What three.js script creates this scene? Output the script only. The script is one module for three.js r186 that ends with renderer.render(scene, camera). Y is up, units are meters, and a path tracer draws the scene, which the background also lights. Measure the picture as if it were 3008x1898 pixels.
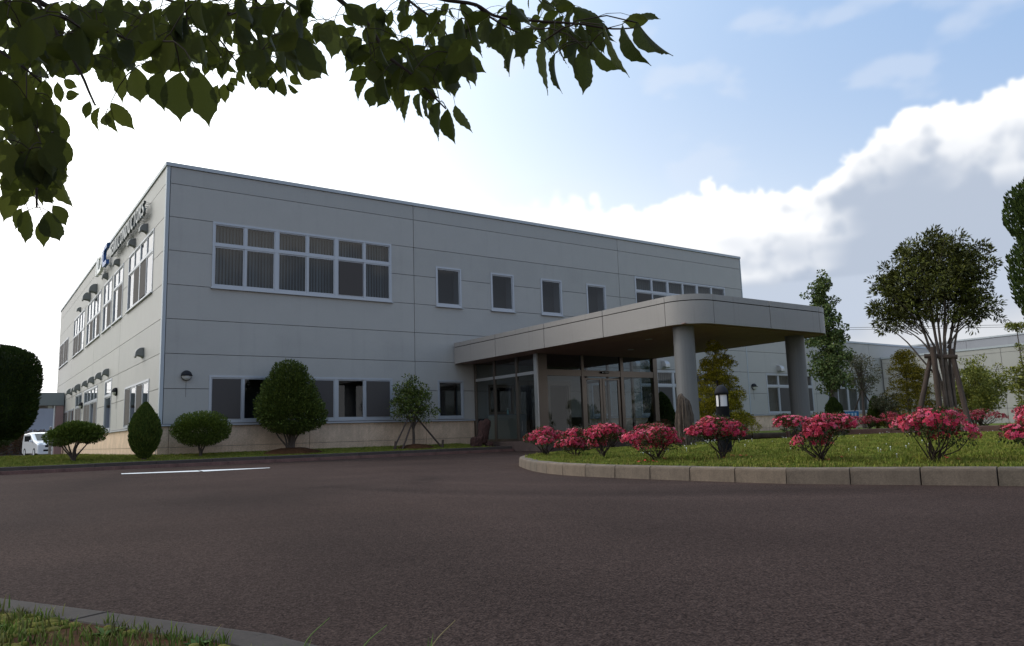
import * as THREE from 'three';
import { mergeGeometries, toCreasedNormals } from 'three/addons/utils/BufferGeometryUtils.js';
import { RoundedBoxGeometry } from 'three/addons/geometries/RoundedBoxGeometry.js';
import { FontLoader } from 'three/addons/loaders/FontLoader.js';
import { TextGeometry } from 'three/addons/geometries/TextGeometry.js';

// ---------------------------------------------------------------- camera, sky, sun, exposure
const scene = new THREE.Scene();
const renderer = new THREE.WebGLRenderer({ antialias: true });
renderer.setSize(1024, 646);
renderer.toneMapping = THREE.LinearToneMapping;
renderer.toneMappingExposure = 1.0;
renderer.shadowMap.enabled = true;

const camera = new THREE.PerspectiveCamera(45.504, 1024 / 646, 0.05, 900);
{
  const yaw = 0.6206, pitch = 0.144, roll = 0.0316;
  const fwd = new THREE.Vector3(Math.sin(yaw) * Math.cos(pitch), Math.sin(pitch), -Math.cos(yaw) * Math.cos(pitch));
  const right = new THREE.Vector3(Math.cos(yaw), 0, Math.sin(yaw));
  const up = new THREE.Vector3().crossVectors(right, fwd);
  camera.position.set(-4.03, 0.48, 21.012);
  camera.up.copy(up.multiplyScalar(Math.cos(roll)).addScaledVector(right, Math.sin(roll)));
  camera.lookAt(camera.position.clone().add(fwd));
}

// random numbers and value noise
function rngOf(seed) {
  let a = seed >>> 0;
  return () => { a = (a + 0x6D2B79F5) | 0; let t = Math.imul(a ^ (a >>> 15), 1 | a); t = (t + Math.imul(t ^ (t >>> 7), 61 | t)) ^ t; return ((t ^ (t >>> 14)) >>> 0) / 4294967296; };
}
const hash3 = (x, y, z) => { let h = Math.imul(x, 374761393) ^ Math.imul(y, 668265263) ^ Math.imul(z, 2147483647 - 1013904223); h = Math.imul(h ^ (h >>> 13), 1274126177); h ^= h >>> 16; return (h >>> 0) / 4294967296; };
const sm = t => t * t * (3 - 2 * t);
function noise3(x, y, z) {
  const xi = Math.floor(x), yi = Math.floor(y), zi = Math.floor(z), u = sm(x - xi), v = sm(y - yi), w = sm(z - zi);
  const L = (a, b, t) => a + (b - a) * t;
  return L(L(L(hash3(xi, yi, zi), hash3(xi + 1, yi, zi), u), L(hash3(xi, yi + 1, zi), hash3(xi + 1, yi + 1, zi), u), v),
    L(L(hash3(xi, yi, zi + 1), hash3(xi + 1, yi, zi + 1), u), L(hash3(xi, yi + 1, zi + 1), hash3(xi + 1, yi + 1, zi + 1), u), v), w) * 2 - 1;
}
const fbm = (x, y, z, o = 4) => { let s = 0, a = 0.5; for (let i = 0; i < o; i++) { s += a * noise3(x, y, z); x *= 2.03; y *= 2.03; z *= 2.03; a *= 0.5; } return s; };
const clamp = (v, a = 0, b = 1) => Math.min(b, Math.max(a, v));
const step = (a, b, v) => sm(clamp((v - a) / (b - a)));
const lerp = (a, b, t) => a + (b - a) * t;

const SUN_AZ = -34, SUN_EL = 40;                                     // degrees from -z towards +x, and above the horizon
const rad = Math.PI / 180;
const sunDir = new THREE.Vector3(Math.sin(SUN_AZ * rad) * Math.cos(SUN_EL * rad), Math.sin(SUN_EL * rad), -Math.cos(SUN_AZ * rad) * Math.cos(SUN_EL * rad));
{
  const W = 2048, H = 1024, data = new Float32Array(W * H * 4);
  const top = [[-180, 15], [-150, 20], [-120, 16], [-90, 15], [-60, 16], [-30, 17], [0, 17], [20, 17], [31, 16.6], [44, 17.1], [52, 17.1], [57.6, 16.4], [60.1, 18], [62, 19.6], [64, 20.6], [66, 19.7], [68.4, 19.8], [69.7, 20.6], [71, 20.9], [80, 23], [95, 19], [120, 14], [150, 18], [180, 15]];
  const topAt = az => { for (let i = 1; i < top.length; i++) if (az <= top[i][0]) return lerp(top[i - 1][1], top[i][1], (az - top[i - 1][0]) / (top[i][0] - top[i - 1][0])); return 15; };
  for (let j = 0; j < H; j++) for (let i = 0; i < W; i++) {
    const th = ((i + 0.5) / W - 0.5) * 2 * Math.PI, el = ((j + 0.5) / H - 0.5) * Math.PI;
    const ce = Math.cos(el), dx = Math.cos(th) * ce, dy = Math.sin(el), dz = Math.sin(th) * ce;
    const az = Math.atan2(dx, -dz) / rad, e = el / rad;
    const g = Math.acos(clamp(dx * sunDir.x + dy * sunDir.y + dz * sunDir.z, -1, 1)) / rad;
    const w = Math.min(1.35, Math.exp(-(g - 46.5) / 13)), da = (((az - SUN_AZ) % 360) + 540) % 360 - 180;
    const haze = 3.4 * Math.exp(-((Math.max(e, 0) / 17) ** 2)) * Math.exp(-((da / 76) ** 2));
    const hz = Math.exp(-Math.max(e, 0) / 14);
    let c = [0.25 + 1.0 * w + 0.16 * hz + 0.75 * haze, 0.43 + 0.98 * w + 0.15 * hz + 0.62 * haze, 0.75 + 0.82 * w + 0.06 * hz + 0.36 * haze];
    const aur = 2.2 * Math.exp(-g / 11); c = c.map(v => v + aur);
    // cumulus bank along the horizon
    if (e < -4) { const o = (j * W + i) * 4; data[o] = 0.2; data[o + 1] = 0.19; data[o + 2] = 0.18; data[o + 3] = 1; continue; }
    const n1 = fbm(dx * 9, dy * 9 + 3, dz * 9, 5), n2 = fbm(dx * 30 + 7, dy * 30, dz * 30, 5), n3 = fbm(dx * 5 + 1, dy * 13, dz * 5 + 9, 4);
    const t = topAt(az) + n1 * 1.8 + Math.abs(n2) * 2.6 - 0.5;
    const soft = lerp(0.16, 3.5, step(46, 22, az) * step(-70, -20, az));
    let d = step(-soft, soft, t - e);
    const h = clamp(e / t);
    let s = step(0.66, 0.92, h + 0.40 * n3 + 0.10 * n2);
    const low = step(0.42, 0.16, h + 0.15 * n3);
    const sunward = step(74, 56, g);
    s = Math.max(s, sunward);
    let cl = [lerp(0.50, 1.14, s), lerp(0.57, 1.14, s), lerp(0.69, 1.14, s)];
    cl = [lerp(cl[0], 0.80, low * (1 - s)), lerp(cl[1], 0.81, low * (1 - s)), lerp(cl[2], 0.83, low * (1 - s))];
    cl = cl.map(v => v * (1 + 1.5 * w * 0.36 * step(70, 45, g)));
    // thin wisps and scattered puffs higher up
    const wn = fbm(dx * 10 + 4, dy * 26, dz * 10, 5);
    const wisp = 0.30 * step(0.16, 0.42, wn) * step(12, 24, e) * step(24, 58, g);
    c = c.map((v, k) => lerp(v, [0.86, 0.9, 0.98][k], wisp));
    const puff = step(0.02, 0.2, fbm(dx * 3.1 + 11, dy * 4.5, dz * 3.1, 5)) * step(22, 36, e) * step(78, 104, g) * 0.9;
    c = c.map((v, k) => lerp(v, [0.84, 0.83, 0.84][k], puff));
    c = c.map((v, k) => lerp(v, cl[k], d));
    if (e < 0) c = c.map((v, k) => lerp(v, [0.2, 0.19, 0.18][k], step(0, -3, e)));
    const o = (j * W + i) * 4; data[o] = c[0]; data[o + 1] = c[1]; data[o + 2] = c[2]; data[o + 3] = 1;
  }
  const sky = new THREE.DataTexture(data, W, H, THREE.RGBAFormat, THREE.FloatType);
  sky.mapping = THREE.EquirectangularReflectionMapping; sky.magFilter = THREE.LinearFilter; sky.minFilter = THREE.LinearFilter; sky.needsUpdate = true;
  scene.background = sky; scene.environment = sky;
}
const sun = new THREE.DirectionalLight(new THREE.Color(1, 0.93, 0.83), 0.85);
sun.position.copy(sunDir).multiplyScalar(120); sun.castShadow = true; sun.shadow.radius = 26;
sun.shadow.mapSize.set(2048, 2048);
Object.assign(sun.shadow.camera, { left: -60, right: 60, top: 60, bottom: -60, near: 1, far: 300 });
sun.target.position.set(6, 0, 6); scene.add(sun); scene.add(sun.target);

// ---------------------------------------------------------------- helpers
const used = {};
function numbered(name) { const k = used[name] = (used[name] ?? -1) + 1; return k ? `${name}_${String(k).padStart(3, '0')}` : name; }
function tag(o, label, category, group) { o.userData.label = label; o.userData.category = category; if (group) o.userData.group = group; return o; }
function thing(name, label, category, pos = [0, 0, 0], turn = 0, group) {
  const o = new THREE.Group(); o.name = numbered(name); o.position.set(...pos); o.rotation.y = turn; scene.add(o); return tag(o, label, category, group);
}
function clean(g) {
  if (g.index) g = g.toNonIndexed();
  for (const k of Object.keys(g.attributes)) if (!['position', 'normal', 'uv'].includes(k)) g.deleteAttribute(k);
  if (!g.attributes.uv) g.setAttribute('uv', new THREE.BufferAttribute(new Float32Array(g.attributes.position.count * 2), 2));
  if (!g.attributes.normal) g.computeVertexNormals();
  g.morphAttributes = {}; g.clearGroups(); return g;
}
const mg = list => Array.isArray(list) ? (list.length === 1 ? clean(list[0]) : mergeGeometries(list.map(clean))) : list;
function part(name, geo, mat, parent) { const m = new THREE.Mesh(mg(geo), mat); m.name = parent === scene ? numbered(name) : name; parent.add(m); return m; }
function single(name, geo, mat, label, category, group) { return tag(part(name, geo, mat, scene), label, category, group); }
function struct(name, geo, mat) { const m = part(name, geo, mat, scene); m.userData.kind = 'structure'; return m; }
const box = (x0, x1, y0, y1, z0, z1) => { const g = new THREE.BoxGeometry(x1 - x0, y1 - y0, z1 - z0); g.translate((x0 + x1) / 2, (y0 + y1) / 2, (z0 + z1) / 2); return uvm(g); };
function uvm(g) { // uv in metres by dominant axis
  const p = g.attributes.position, n = g.attributes.normal, uv = new Float32Array(p.count * 2);
  for (let i = 0; i < p.count; i++) {
    const ax = Math.abs(n.getX(i)), ay = Math.abs(n.getY(i)), az = Math.abs(n.getZ(i));
    const x = p.getX(i), y = p.getY(i), z = p.getZ(i);
    if (ay >= ax && ay >= az) { uv[2 * i] = x; uv[2 * i + 1] = z; } else if (ax >= az) { uv[2 * i] = z; uv[2 * i + 1] = y; } else { uv[2 * i] = x; uv[2 * i + 1] = y; }
  }
  g.setAttribute('uv', new THREE.BufferAttribute(uv, 2)); return g;
}
const V = (x, y, z) => new THREE.Vector3(x, y, z);
function tube(pts, r0, r1, radial = 7, seg = 0) { // tapered tube along a smooth path
  const c = new THREE.CatmullRomCurve3(pts.map(p => p.isVector3 ? p : V(...p)), false, 'centripetal');
  const n = seg || Math.max(2, (pts.length - 1) * 4), pos = [], nor = [], uv = [], idx = [];
  const P = c.getPoints(n), fr = c.computeFrenetFrames(n, false);
  let len = 0;
  for (let i = 0; i <= n; i++) {
    const r = lerp(r0, r1, i / n); if (i) len += P[i].distanceTo(P[i - 1]);
    for (let k = 0; k <= radial; k++) {
      const a = k / radial * Math.PI * 2, d = fr.normals[i].clone().multiplyScalar(Math.cos(a)).addScaledVector(fr.binormals[i], Math.sin(a));
      pos.push(P[i].x + d.x * r, P[i].y + d.y * r, P[i].z + d.z * r); nor.push(d.x, d.y, d.z); uv.push(k / radial * r0 * 6.28, len);
    }
  }
  for (let i = 0; i < n; i++) for (let k = 0; k < radial; k++) { const a = i * (radial + 1) + k, b = a + radial + 1; idx.push(a, a + 1, b, b, a + 1, b + 1); }
  const end = (n) * (radial + 1), ci = pos.length / 3, E = P[n]; pos.push(E.x, E.y, E.z); const T = fr.tangents[n]; nor.push(T.x, T.y, T.z); uv.push(0, len);
  for (let k = 0; k < radial; k++) idx.push(end + k, end + k + 1, ci);
  const g = new THREE.BufferGeometry(); g.setAttribute('position', new THREE.Float32BufferAttribute(pos, 3)); g.setAttribute('normal', new THREE.Float32BufferAttribute(nor, 3)); g.setAttribute('uv', new THREE.Float32BufferAttribute(uv, 2)); g.setIndex(idx); return g;
}
const rod = (a, b, r0, r1 = r0, radial = 8) => tube([a, b], r0, r1, radial, 1);
function texture(size, fn, srgb = true) { // fn(u, v) -> [r,g,b] 0..255, tiles
  const d = new Uint8Array(size * size * 4);
  for (let j = 0; j < size; j++) for (let i = 0; i < size; i++) { const c = fn(i / size, j / size, i, j), o = (j * size + i) * 4; for (let k = 0; k < 3; k++) d[o + k] = clamp(c[k], 0, 255); d[o + 3] = 255; }
  const t = new THREE.DataTexture(d, size, size); t.wrapS = t.wrapT = THREE.RepeatWrapping; t.magFilter = THREE.LinearFilter; t.minFilter = THREE.LinearMipmapLinearFilter; t.generateMipmaps = true; t.anisotropy = 8;
  if (srgb) t.colorSpace = THREE.SRGBColorSpace; t.needsUpdate = true; return t;
}
// periodic noise: blends four shifted copies so that a texture tiles
function tile(u, v, fx, fy, oct, seed) {
  const f = (a, b) => fbm(a * fx + seed, b * fy, seed * 1.7, oct);
  const su = sm(u), sv = sm(v);
  return lerp(lerp(f(u, v), f(u - 1, v), su), lerp(f(u, v - 1), f(u - 1, v - 1), su), sv);
}
const scaled = (t, sx, sy = sx) => { const c = t.clone(); c.repeat.set(sx, sy); c.needsUpdate = true; return c; };
const lin = (r, g, b) => new THREE.Color().setRGB(r, g, b);
const matte = (r, g, b, spec, extra = {}) => new THREE.MeshPhysicalMaterial({ color: lin(r, g, b), roughness: 1, specularIntensity: spec, ...extra });
const M = (r, g, b, rough = 0.8, extra = {}) => new THREE.MeshStandardMaterial({ color: lin(r, g, b), roughness: rough, ...extra });

// ---------------------------------------------------------------- textures and materials
const panelTex = texture(512, (u, v) => { const n = tile(u, v, 5, 5, 4, 3), f = tile(u, v, 90, 90, 2, 9), st = tile(u, v, 26, 2.2, 3, 21); const k = 243 + n * 9 + f * 5 + Math.min(0, st + 0.12) * 16; return [k, k, k - 1]; });
const streakTex = texture(512, (u, v) => { const n = tile(u, v, 4, 4, 4, 5), st = tile(u, v, 42, 1.4, 3, 8), f = tile(u, v, 110, 110, 2, 31); const k = 234 + n * 13 + Math.min(0, st + 0.05) * 62 + f * 7; return [k, k - 1, k - 3]; });
const concTex = texture(512, (u, v) => { const n = tile(u, v, 6, 6, 5, 41), f = tile(u, v, 120, 120, 2, 4), st = tile(u, v, 30, 5, 3, 17); const k = 208 + n * 46 + f * 38 + st * 22; return [k, k - 3, k - 8]; });
const barkTex = texture(256, (u, v) => { const n = tile(u, v, 26, 6, 4, 71), m = tile(u, v, 5, 9, 3, 14); const k = 190 + n * 90 + m * 40; return [k, k - 6, k - 12]; });
const grainRng = rngOf(99);
const asphaltBump = new Uint8Array(1024 * 1024);
const asphaltTex = (() => {
  const h = new Float32Array(1024 * 1024); for (let i = 0; i < h.length; i++) h[i] = grainRng();
  return texture(1024, (u, v, i, j) => {
    const at = (a, b) => h[((b & 1023) << 10) | (a & 1023)];
    const s = (at(i, j) * 2 + at(i + 1, j) + at(i, j + 1) + at(i + 1, j + 1) * 0.5) / 4.5;      // aggregate of about 4 mm
    const q = at(i >> 2, (j >> 2) + 311), big = at((i >> 1) + 77, j >> 1);
    let k = 205 + (s - 0.5) * 190 + (q - 0.5) * 60;
    if (big > 0.985) k += 70; if (big < 0.03) k -= 70;
    const pit = at(i >> 2, (j >> 2) + 131) > 0.9965 ? 115 : 0;
    asphaltBump[j * 1024 + i] = clamp(110 + (s - 0.5) * 220, 0, 255);
    return [k + pit, k - 5 + pit, k - 5 + pit];
  });
})();
const asphaltBumpTex = texture(1024, (u, v, i, j) => { const k = asphaltBump[j * 1024 + i]; return [k, k, k]; }, false);
const grassTex = texture(512, (u, v) => { const n = tile(u, v, 7, 7, 5, 61), f = tile(u, v, 130, 130, 2, 12), y = tile(u, v, 16, 16, 3, 33); return [150 + n * 60 + f * 60 + y * 45, 168 + n * 55 + f * 60, 84 + n * 40 + f * 40]; });
const soilTex = texture(256, (u, v) => { const n = tile(u, v, 9, 9, 4, 2), f = tile(u, v, 70, 70, 2, 6); return [150 + n * 60 + f * 60, 118 + n * 52 + f * 50, 92 + n * 45 + f * 40]; });
const rockTex = texture(512, (u, v) => { const n = tile(u, v, 7, 3, 5, 81), f = tile(u, v, 60, 24, 3, 16), w = tile(u, v, 18, 2, 3, 55); const k = 170 + n * 70 + f * 60 + w * 60; return [k, k - 12, k - 22]; });

const m = {
  panel: M(0.425, 0.405, 0.375, 0.55, { map: scaled(panelTex, 0.31, 0.37) }),
  panelB: M(0.402, 0.385, 0.357, 0.55, { map: scaled(panelTex, 0.29, 0.33) }),
  joint: M(0.16, 0.15, 0.14, 0.9),
  trim: M(0.40, 0.425, 0.44, 0.45),
  plinth: M(0.92, 0.68, 0.50, 0.8, { map: scaled(concTex, 0.5) }),
  alu: M(0.40, 0.415, 0.44, 0.38, { metalness: 0.25 }),
  aluDull: M(0.42, 0.42, 0.44, 0.5, { metalness: 0.2 }),
  reveal: M(0.16, 0.16, 0.17, 0.8),
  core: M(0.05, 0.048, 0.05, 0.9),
  blind: M(0.20, 0.215, 0.23, 0.8, { side: THREE.DoubleSide }),
  curtain: M(0.17, 0.155, 0.14, 0.9, { side: THREE.DoubleSide }),
  screen: M(0.075, 0.064, 0.058, 0.9),
  glass: new THREE.MeshPhysicalMaterial({ color: lin(0.56, 0.61, 0.62), roughness: 0.0, transmission: 1, thickness: 0, ior: 1.5 }),
  hood: M(0.20, 0.205, 0.195, 0.45, { metalness: 0.15 }),
  steelHood: M(0.45, 0.44, 0.43, 0.35, { metalness: 0.5 }),
  black: matte(0.010, 0.010, 0.011, 0.25),
  darkMetal: matte(0.026, 0.026, 0.03, 0.5),
  lampGlass: M(0.55, 0.54, 0.52, 0.35),
  fascia: M(0.37, 0.34, 0.322, 0.5, { map: scaled(streakTex, 0.33, 0.5) }),
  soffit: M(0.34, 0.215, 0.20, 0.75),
  column: M(0.19, 0.187, 0.19, 0.5, { map: scaled(streakTex, 0.5, 0.3) }),
  stainless: M(0.20, 0.165, 0.14, 0.34, { metalness: 0.85 }),
  stainlessLight: M(0.6, 0.6, 0.6, 0.3, { metalness: 0.8 }),
  asphalt: matte(0.080, 0.054, 0.045, 0.16, { map: asphaltTex, bumpMap: asphaltBumpTex, bumpScale: 0.006, vertexColors: true }),
  farGround: M(0.10, 0.098, 0.10, 0.95),
  kerb: [M(0.20, 0.155, 0.12, 0.9, { map: scaled(concTex, 1.3) }), M(0.175, 0.14, 0.108, 0.9, { map: scaled(concTex, 1.1) }), M(0.225, 0.172, 0.13, 0.9, { map: scaled(concTex, 1.5) })],
  kerbDark: [M(0.095, 0.076, 0.068, 0.9, { map: scaled(concTex, 1.2) }), M(0.11, 0.088, 0.078, 0.9, { map: scaled(concTex, 1.5) })],
  vergeKerb: [M(0.075, 0.055, 0.047, 0.95, { map: scaled(concTex, 1.6) }), M(0.066, 0.049, 0.042, 0.95, { map: scaled(concTex, 1.9) })],
  gutter: M(0.26, 0.14, 0.12, 0.9, { map: scaled(concTex, 0.9) }),
  paint: M(0.86, 0.86, 0.86, 0.7, { map: scaled(panelTex, 0.8) }),
  lawn: matte(0.34, 0.315, 0.24, 0.2, { map: scaled(grassTex, 0.6) }),
  verge: matte(0.17, 0.19, 0.16, 0.2, { map: scaled(grassTex, 1.5) }),
  soil: matte(0.22, 0.17, 0.13, 0.2, { map: scaled(soilTex, 1.2) }),
  twig: matte(0.040, 0.030, 0.024, 0.2),
  groove: matte(0.015, 0.013, 0.012, 0.2),
  bark: M(0.15, 0.12, 0.10, 0.95, { map: scaled(barkTex, 3, 1.5) }),
  barkPale: M(0.20, 0.165, 0.15, 0.95, { map: scaled(barkTex, 3, 1.5) }),
  stake: M(0.13, 0.095, 0.08, 0.95, { map: scaled(barkTex, 4, 0.8) }),
  stone: M(0.20, 0.17, 0.145, 0.95, { map: scaled(rockTex, 1) }),
  redRock: M(0.145, 0.07, 0.062, 0.9, { map: scaled(rockTex, 0.7) }),
  cream: M(0.42, 0.40, 0.33, 0.6),
  cabinet: M(0.25, 0.27, 0.28, 0.5),
  floor: M(0.16, 0.11, 0.10, 0.7, { map: scaled(concTex, 1) }),
  letter: M(0.10, 0.115, 0.115, 0.35),
  letterSide: M(0.45, 0.44, 0.42, 0.4, { metalness: 0.4 }),
  white: M(0.78, 0.78, 0.77, 0.4),
  blue: M(0.02, 0.09, 0.30, 0.35),
  leaf: new THREE.MeshPhysicalMaterial({ vertexColors: true, roughness: 0.6, specularIntensity: 0.35, side: THREE.DoubleSide }),
  needle: new THREE.MeshPhysicalMaterial({ vertexColors: true, roughness: 0.9, specularIntensity: 0.15, side: THREE.DoubleSide }),
  petal: new THREE.MeshPhysicalMaterial({ vertexColors: true, roughness: 0.9, side: THREE.DoubleSide, transmission: 0.25, thickness: 0 }),
  grass: new THREE.MeshPhysicalMaterial({ color: 0xffffff, roughness: 0.9, specularIntensity: 0.2, side: THREE.DoubleSide }),
  hallWall: M(0.33, 0.335, 0.36, 0.8, { map: scaled(panelTex, 0.2) }),
  carPaint: new THREE.MeshPhysicalMaterial({ color: lin(0.75, 0.75, 0.76), roughness: 0.3, clearcoat: 1, clearcoatRoughness: 0.05 }),
  carGlass: M(0.02, 0.025, 0.03, 0.05, { metalness: 0.2 }),
  tyre: M(0.02, 0.02, 0.02, 0.9),
};

// ---------------------------------------------------------------- ground, road, kerbs
{
  const g = new THREE.PlaneGeometry(1400, 1400); g.rotateX(-Math.PI / 2); g.translate(0, -0.06, 0); struct('ground', g, m.farGround);
  const axis = (list) => { const o = []; for (const [a, b, s] of list) for (let v = a; v < b - 1e-6; v += s) o.push(v); o.push(list[list.length - 1][1]); return o; };
  const xs = axis([[-60, -8, 3], [-8, 8, 0.13], [8, 60, 2.5]]), zs = axis([[-90, 2, 4], [2, 21.4, 0.13], [21.4, 60, 2.5]]);
  const pos = [], uv = [], col = [], idx = [];
  const arc = (x, z, cx, cz, r, w, a0, a1) => { const d = Math.abs(Math.hypot(x - cx, z - cz) - r), a = Math.atan2(z - cz, x - cx); return a > a0 && a < a1 ? Math.exp(-d * d / (w * w)) : 0; };
  for (const z of zs) for (const x of xs) {
    pos.push(x, 0, z); uv.push(x / 2.4, z / 2.4);
    const n = fbm(x * 0.35, 2, z * 0.35, 4), n2 = fbm(x * 1.6 + 5, 7, z * 1.6, 3), str = fbm(x * 0.9 + z * 0.25, 4, z * 0.14, 3);
    let k = 1 + 0.34 * n + 0.16 * n2 + 0.26 * str;
    k += 0.20 * (arc(x, z, 5.2, 13.2, 5.0, 0.12, 2.2, 4) + arc(x, z, 5.6, 13.4, 6.6, 0.14, 2.3, 4.1) - 1.2 * arc(x, z, 5.0, 13.0, 5.9, 0.3, 2.0, 4.2));
    k -= 0.3 * Math.exp(-((x - 0.4 + (z - 13) * 0.6) ** 2 / 0.04 + (z - 13.2) ** 2 / 0.5));   // tar patch
    const red = 0.02 * fbm(x * 0.5 + 9, 1, z * 0.5, 3);
    col.push(k * (1 + red), k, k * (1 - red));
  }
  const W = xs.length;
  for (let j = 0; j < zs.length - 1; j++) for (let i = 0; i < W - 1; i++) { const a = j * W + i; idx.push(a, a + W, a + 1, a + 1, a + W, a + W + 1); }
  const r = new THREE.BufferGeometry(); r.setAttribute('position', new THREE.Float32BufferAttribute(pos, 3)); r.setAttribute('uv', new THREE.Float32BufferAttribute(uv, 2)); r.setAttribute('color', new THREE.Float32BufferAttribute(col, 3)); r.setIndex(idx); r.computeVertexNormals();
  struct('road', r, m.asphalt);
  // worn white line painted on the road
  const flat = (pts, y, uvs = 1) => { const s = new THREE.Shape(pts.map(p => new THREE.Vector2(p[0], -p[1]))); const f = new THREE.ShapeGeometry(s); f.rotateX(-Math.PI / 2); f.translate(0, y, 0); return uvm(f); };
  struct('road_marking', [flat([[-1.66, 5.62], [-1.6, 5.2], [-0.38, 5.68], [-0.48, 6.3]], 0.005), flat([[-0.46, 6.42], [-0.35, 5.62], [0.82, 6.15], [0.74, 6.36]], 0.005)], m.paint);
}
// outline of the lawn island (x, z), outer face of its kerb
const islandPts = [[3.6, 21.6], [2.9, 20.4], [2.5, 19.5], [2.2, 18.5], [1.98, 17.85], [1.8, 17.4], [1.65, 16.98], [1.6, 16.3], [1.57, 15.5], [1.57, 14.8], [1.62, 14.2], [1.8, 13.5], [2.13, 12.76], [2.55, 12.0], [3.1, 11.1], [3.8, 10.3], [4.8, 9.6], [6.2, 9.0], [8, 8.6], [12, 8.45], [15.3, 8.4], [15.6, 10.5], [15.6, 13], [14.6, 16.5], [12, 20.5], [8, 23.5], [5, 23.2]];
const islandCurve = new THREE.CatmullRomCurve3(islandPts.map(p => V(p[0], 0, p[1])), true, 'centripetal');
const islandOut = islandCurve.getSpacedPoints(420).slice(0, 420);
function edgeDist(x, z) { let b = 1e9; for (const p of islandOut) { const d = (p.x - x) ** 2 + (p.z - z) ** 2; if (d < b) b = d; } return Math.sqrt(b); }
function inIsland(x, z) { let c = false; for (let i = 0, j = islandOut.length - 1; i < islandOut.length; j = i++) { const a = islandOut[i], b = islandOut[j]; if ((a.z > z) !== (b.z > z) && x < (b.x - a.x) * (z - a.z) / (b.z - a.z) + a.x) c = !c; } return c; }
const hIsland = (x, z) => 0.112 + 0.2 * (1 - Math.exp(-edgeDist(x, z) / 4)) + 0.012 * fbm(x * 1.2, 3, z * 1.2, 3);
{
  const rings = 34, n = islandOut.length, c = V(8.5, 0, 15), pos = [], uv = [], idx = [];
  for (let r = 0; r <= rings; r++) for (let i = 0; i < n; i++) {
    const t = (r / rings) ** 1.4 * 0.999, q = islandOut[i], d = 0.10;                 // starts inside the kerb
    const l = Math.hypot(q.x - c.x, q.z - c.z), k = (1 - d / l) * (1 - t), x = c.x + (q.x - c.x) * k, z = c.z + (q.z - c.z) * k;
    pos.push(x, hIsland(x, z), z); uv.push(x, z);
  }
  for (let r = 0; r < rings; r++) for (let i = 0; i < n; i++) { const a = r * n + i, b = r * n + (i + 1) % n, e = a + n, f = b + n; idx.push(a, b, e, e, b, f); }
  const g = new THREE.BufferGeometry(); g.setAttribute('position', new THREE.Float32BufferAttribute(pos, 3)); g.setAttribute('uv', new THREE.Float32BufferAttribute(uv, 2)); g.setIndex(idx); g.computeVertexNormals();
  if (g.attributes.normal.getY(n * 10) < 0) { idx.reverse(); g.setIndex(idx); g.computeVertexNormals(); }
  struct('island_lawn', g, m.lawn);
}
function kerbProfile(len, w, h, r = 0.022) { // a kerb stone: x from 0 (outer face) to w, along +z
  const s = new THREE.Shape(); s.moveTo(0, -0.05); s.lineTo(0.008, h - r); s.quadraticCurveTo(0.010, h, 0.010 + r, h); s.lineTo(w - 0.01, h); s.lineTo(w, h - 0.01); s.lineTo(w, -0.05); s.lineTo(0, -0.05);
  const g = new THREE.ExtrudeGeometry(s, { depth: len, bevelEnabled: true, bevelThickness: 0.003, bevelSize: 0.003, bevelSegments: 1, curveSegments: 3 }); return uvm(clean(g));
}
function kerbRun(name, pts, len, w, h, mats, seed) { // stones laid one by one along a line; the lawn side is on the right
  const rn = rngOf(seed), grp = new THREE.Group(); grp.name = numbered(name); grp.userData.kind = 'structure'; scene.add(grp);
  const curve = new THREE.CatmullRomCurve3(pts.map(p => V(p[0], 0, p[1])), false, 'centripetal'), L = curve.getLength(), n = Math.round(L / len), geos = [0, 1, 2].map(() => kerbProfile(L / n - 0.014, w, h + (rn() - 0.5) * 0.004));
  const P = curve.getSpacedPoints(n);
  for (let i = 0; i < n; i++) {
    const a = P[i], b = P[i + 1], o = new THREE.Mesh(geos[(rn() * 3) | 0], mats[(rn() * mats.length) | 0]); o.name = 'kerb_stone';
    o.position.set(a.x, (rn() - 0.5) * 0.006, a.z); o.rotation.y = Math.atan2(b.x - a.x, b.z - a.z); grp.add(o);
  }
  return grp;
}
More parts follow.
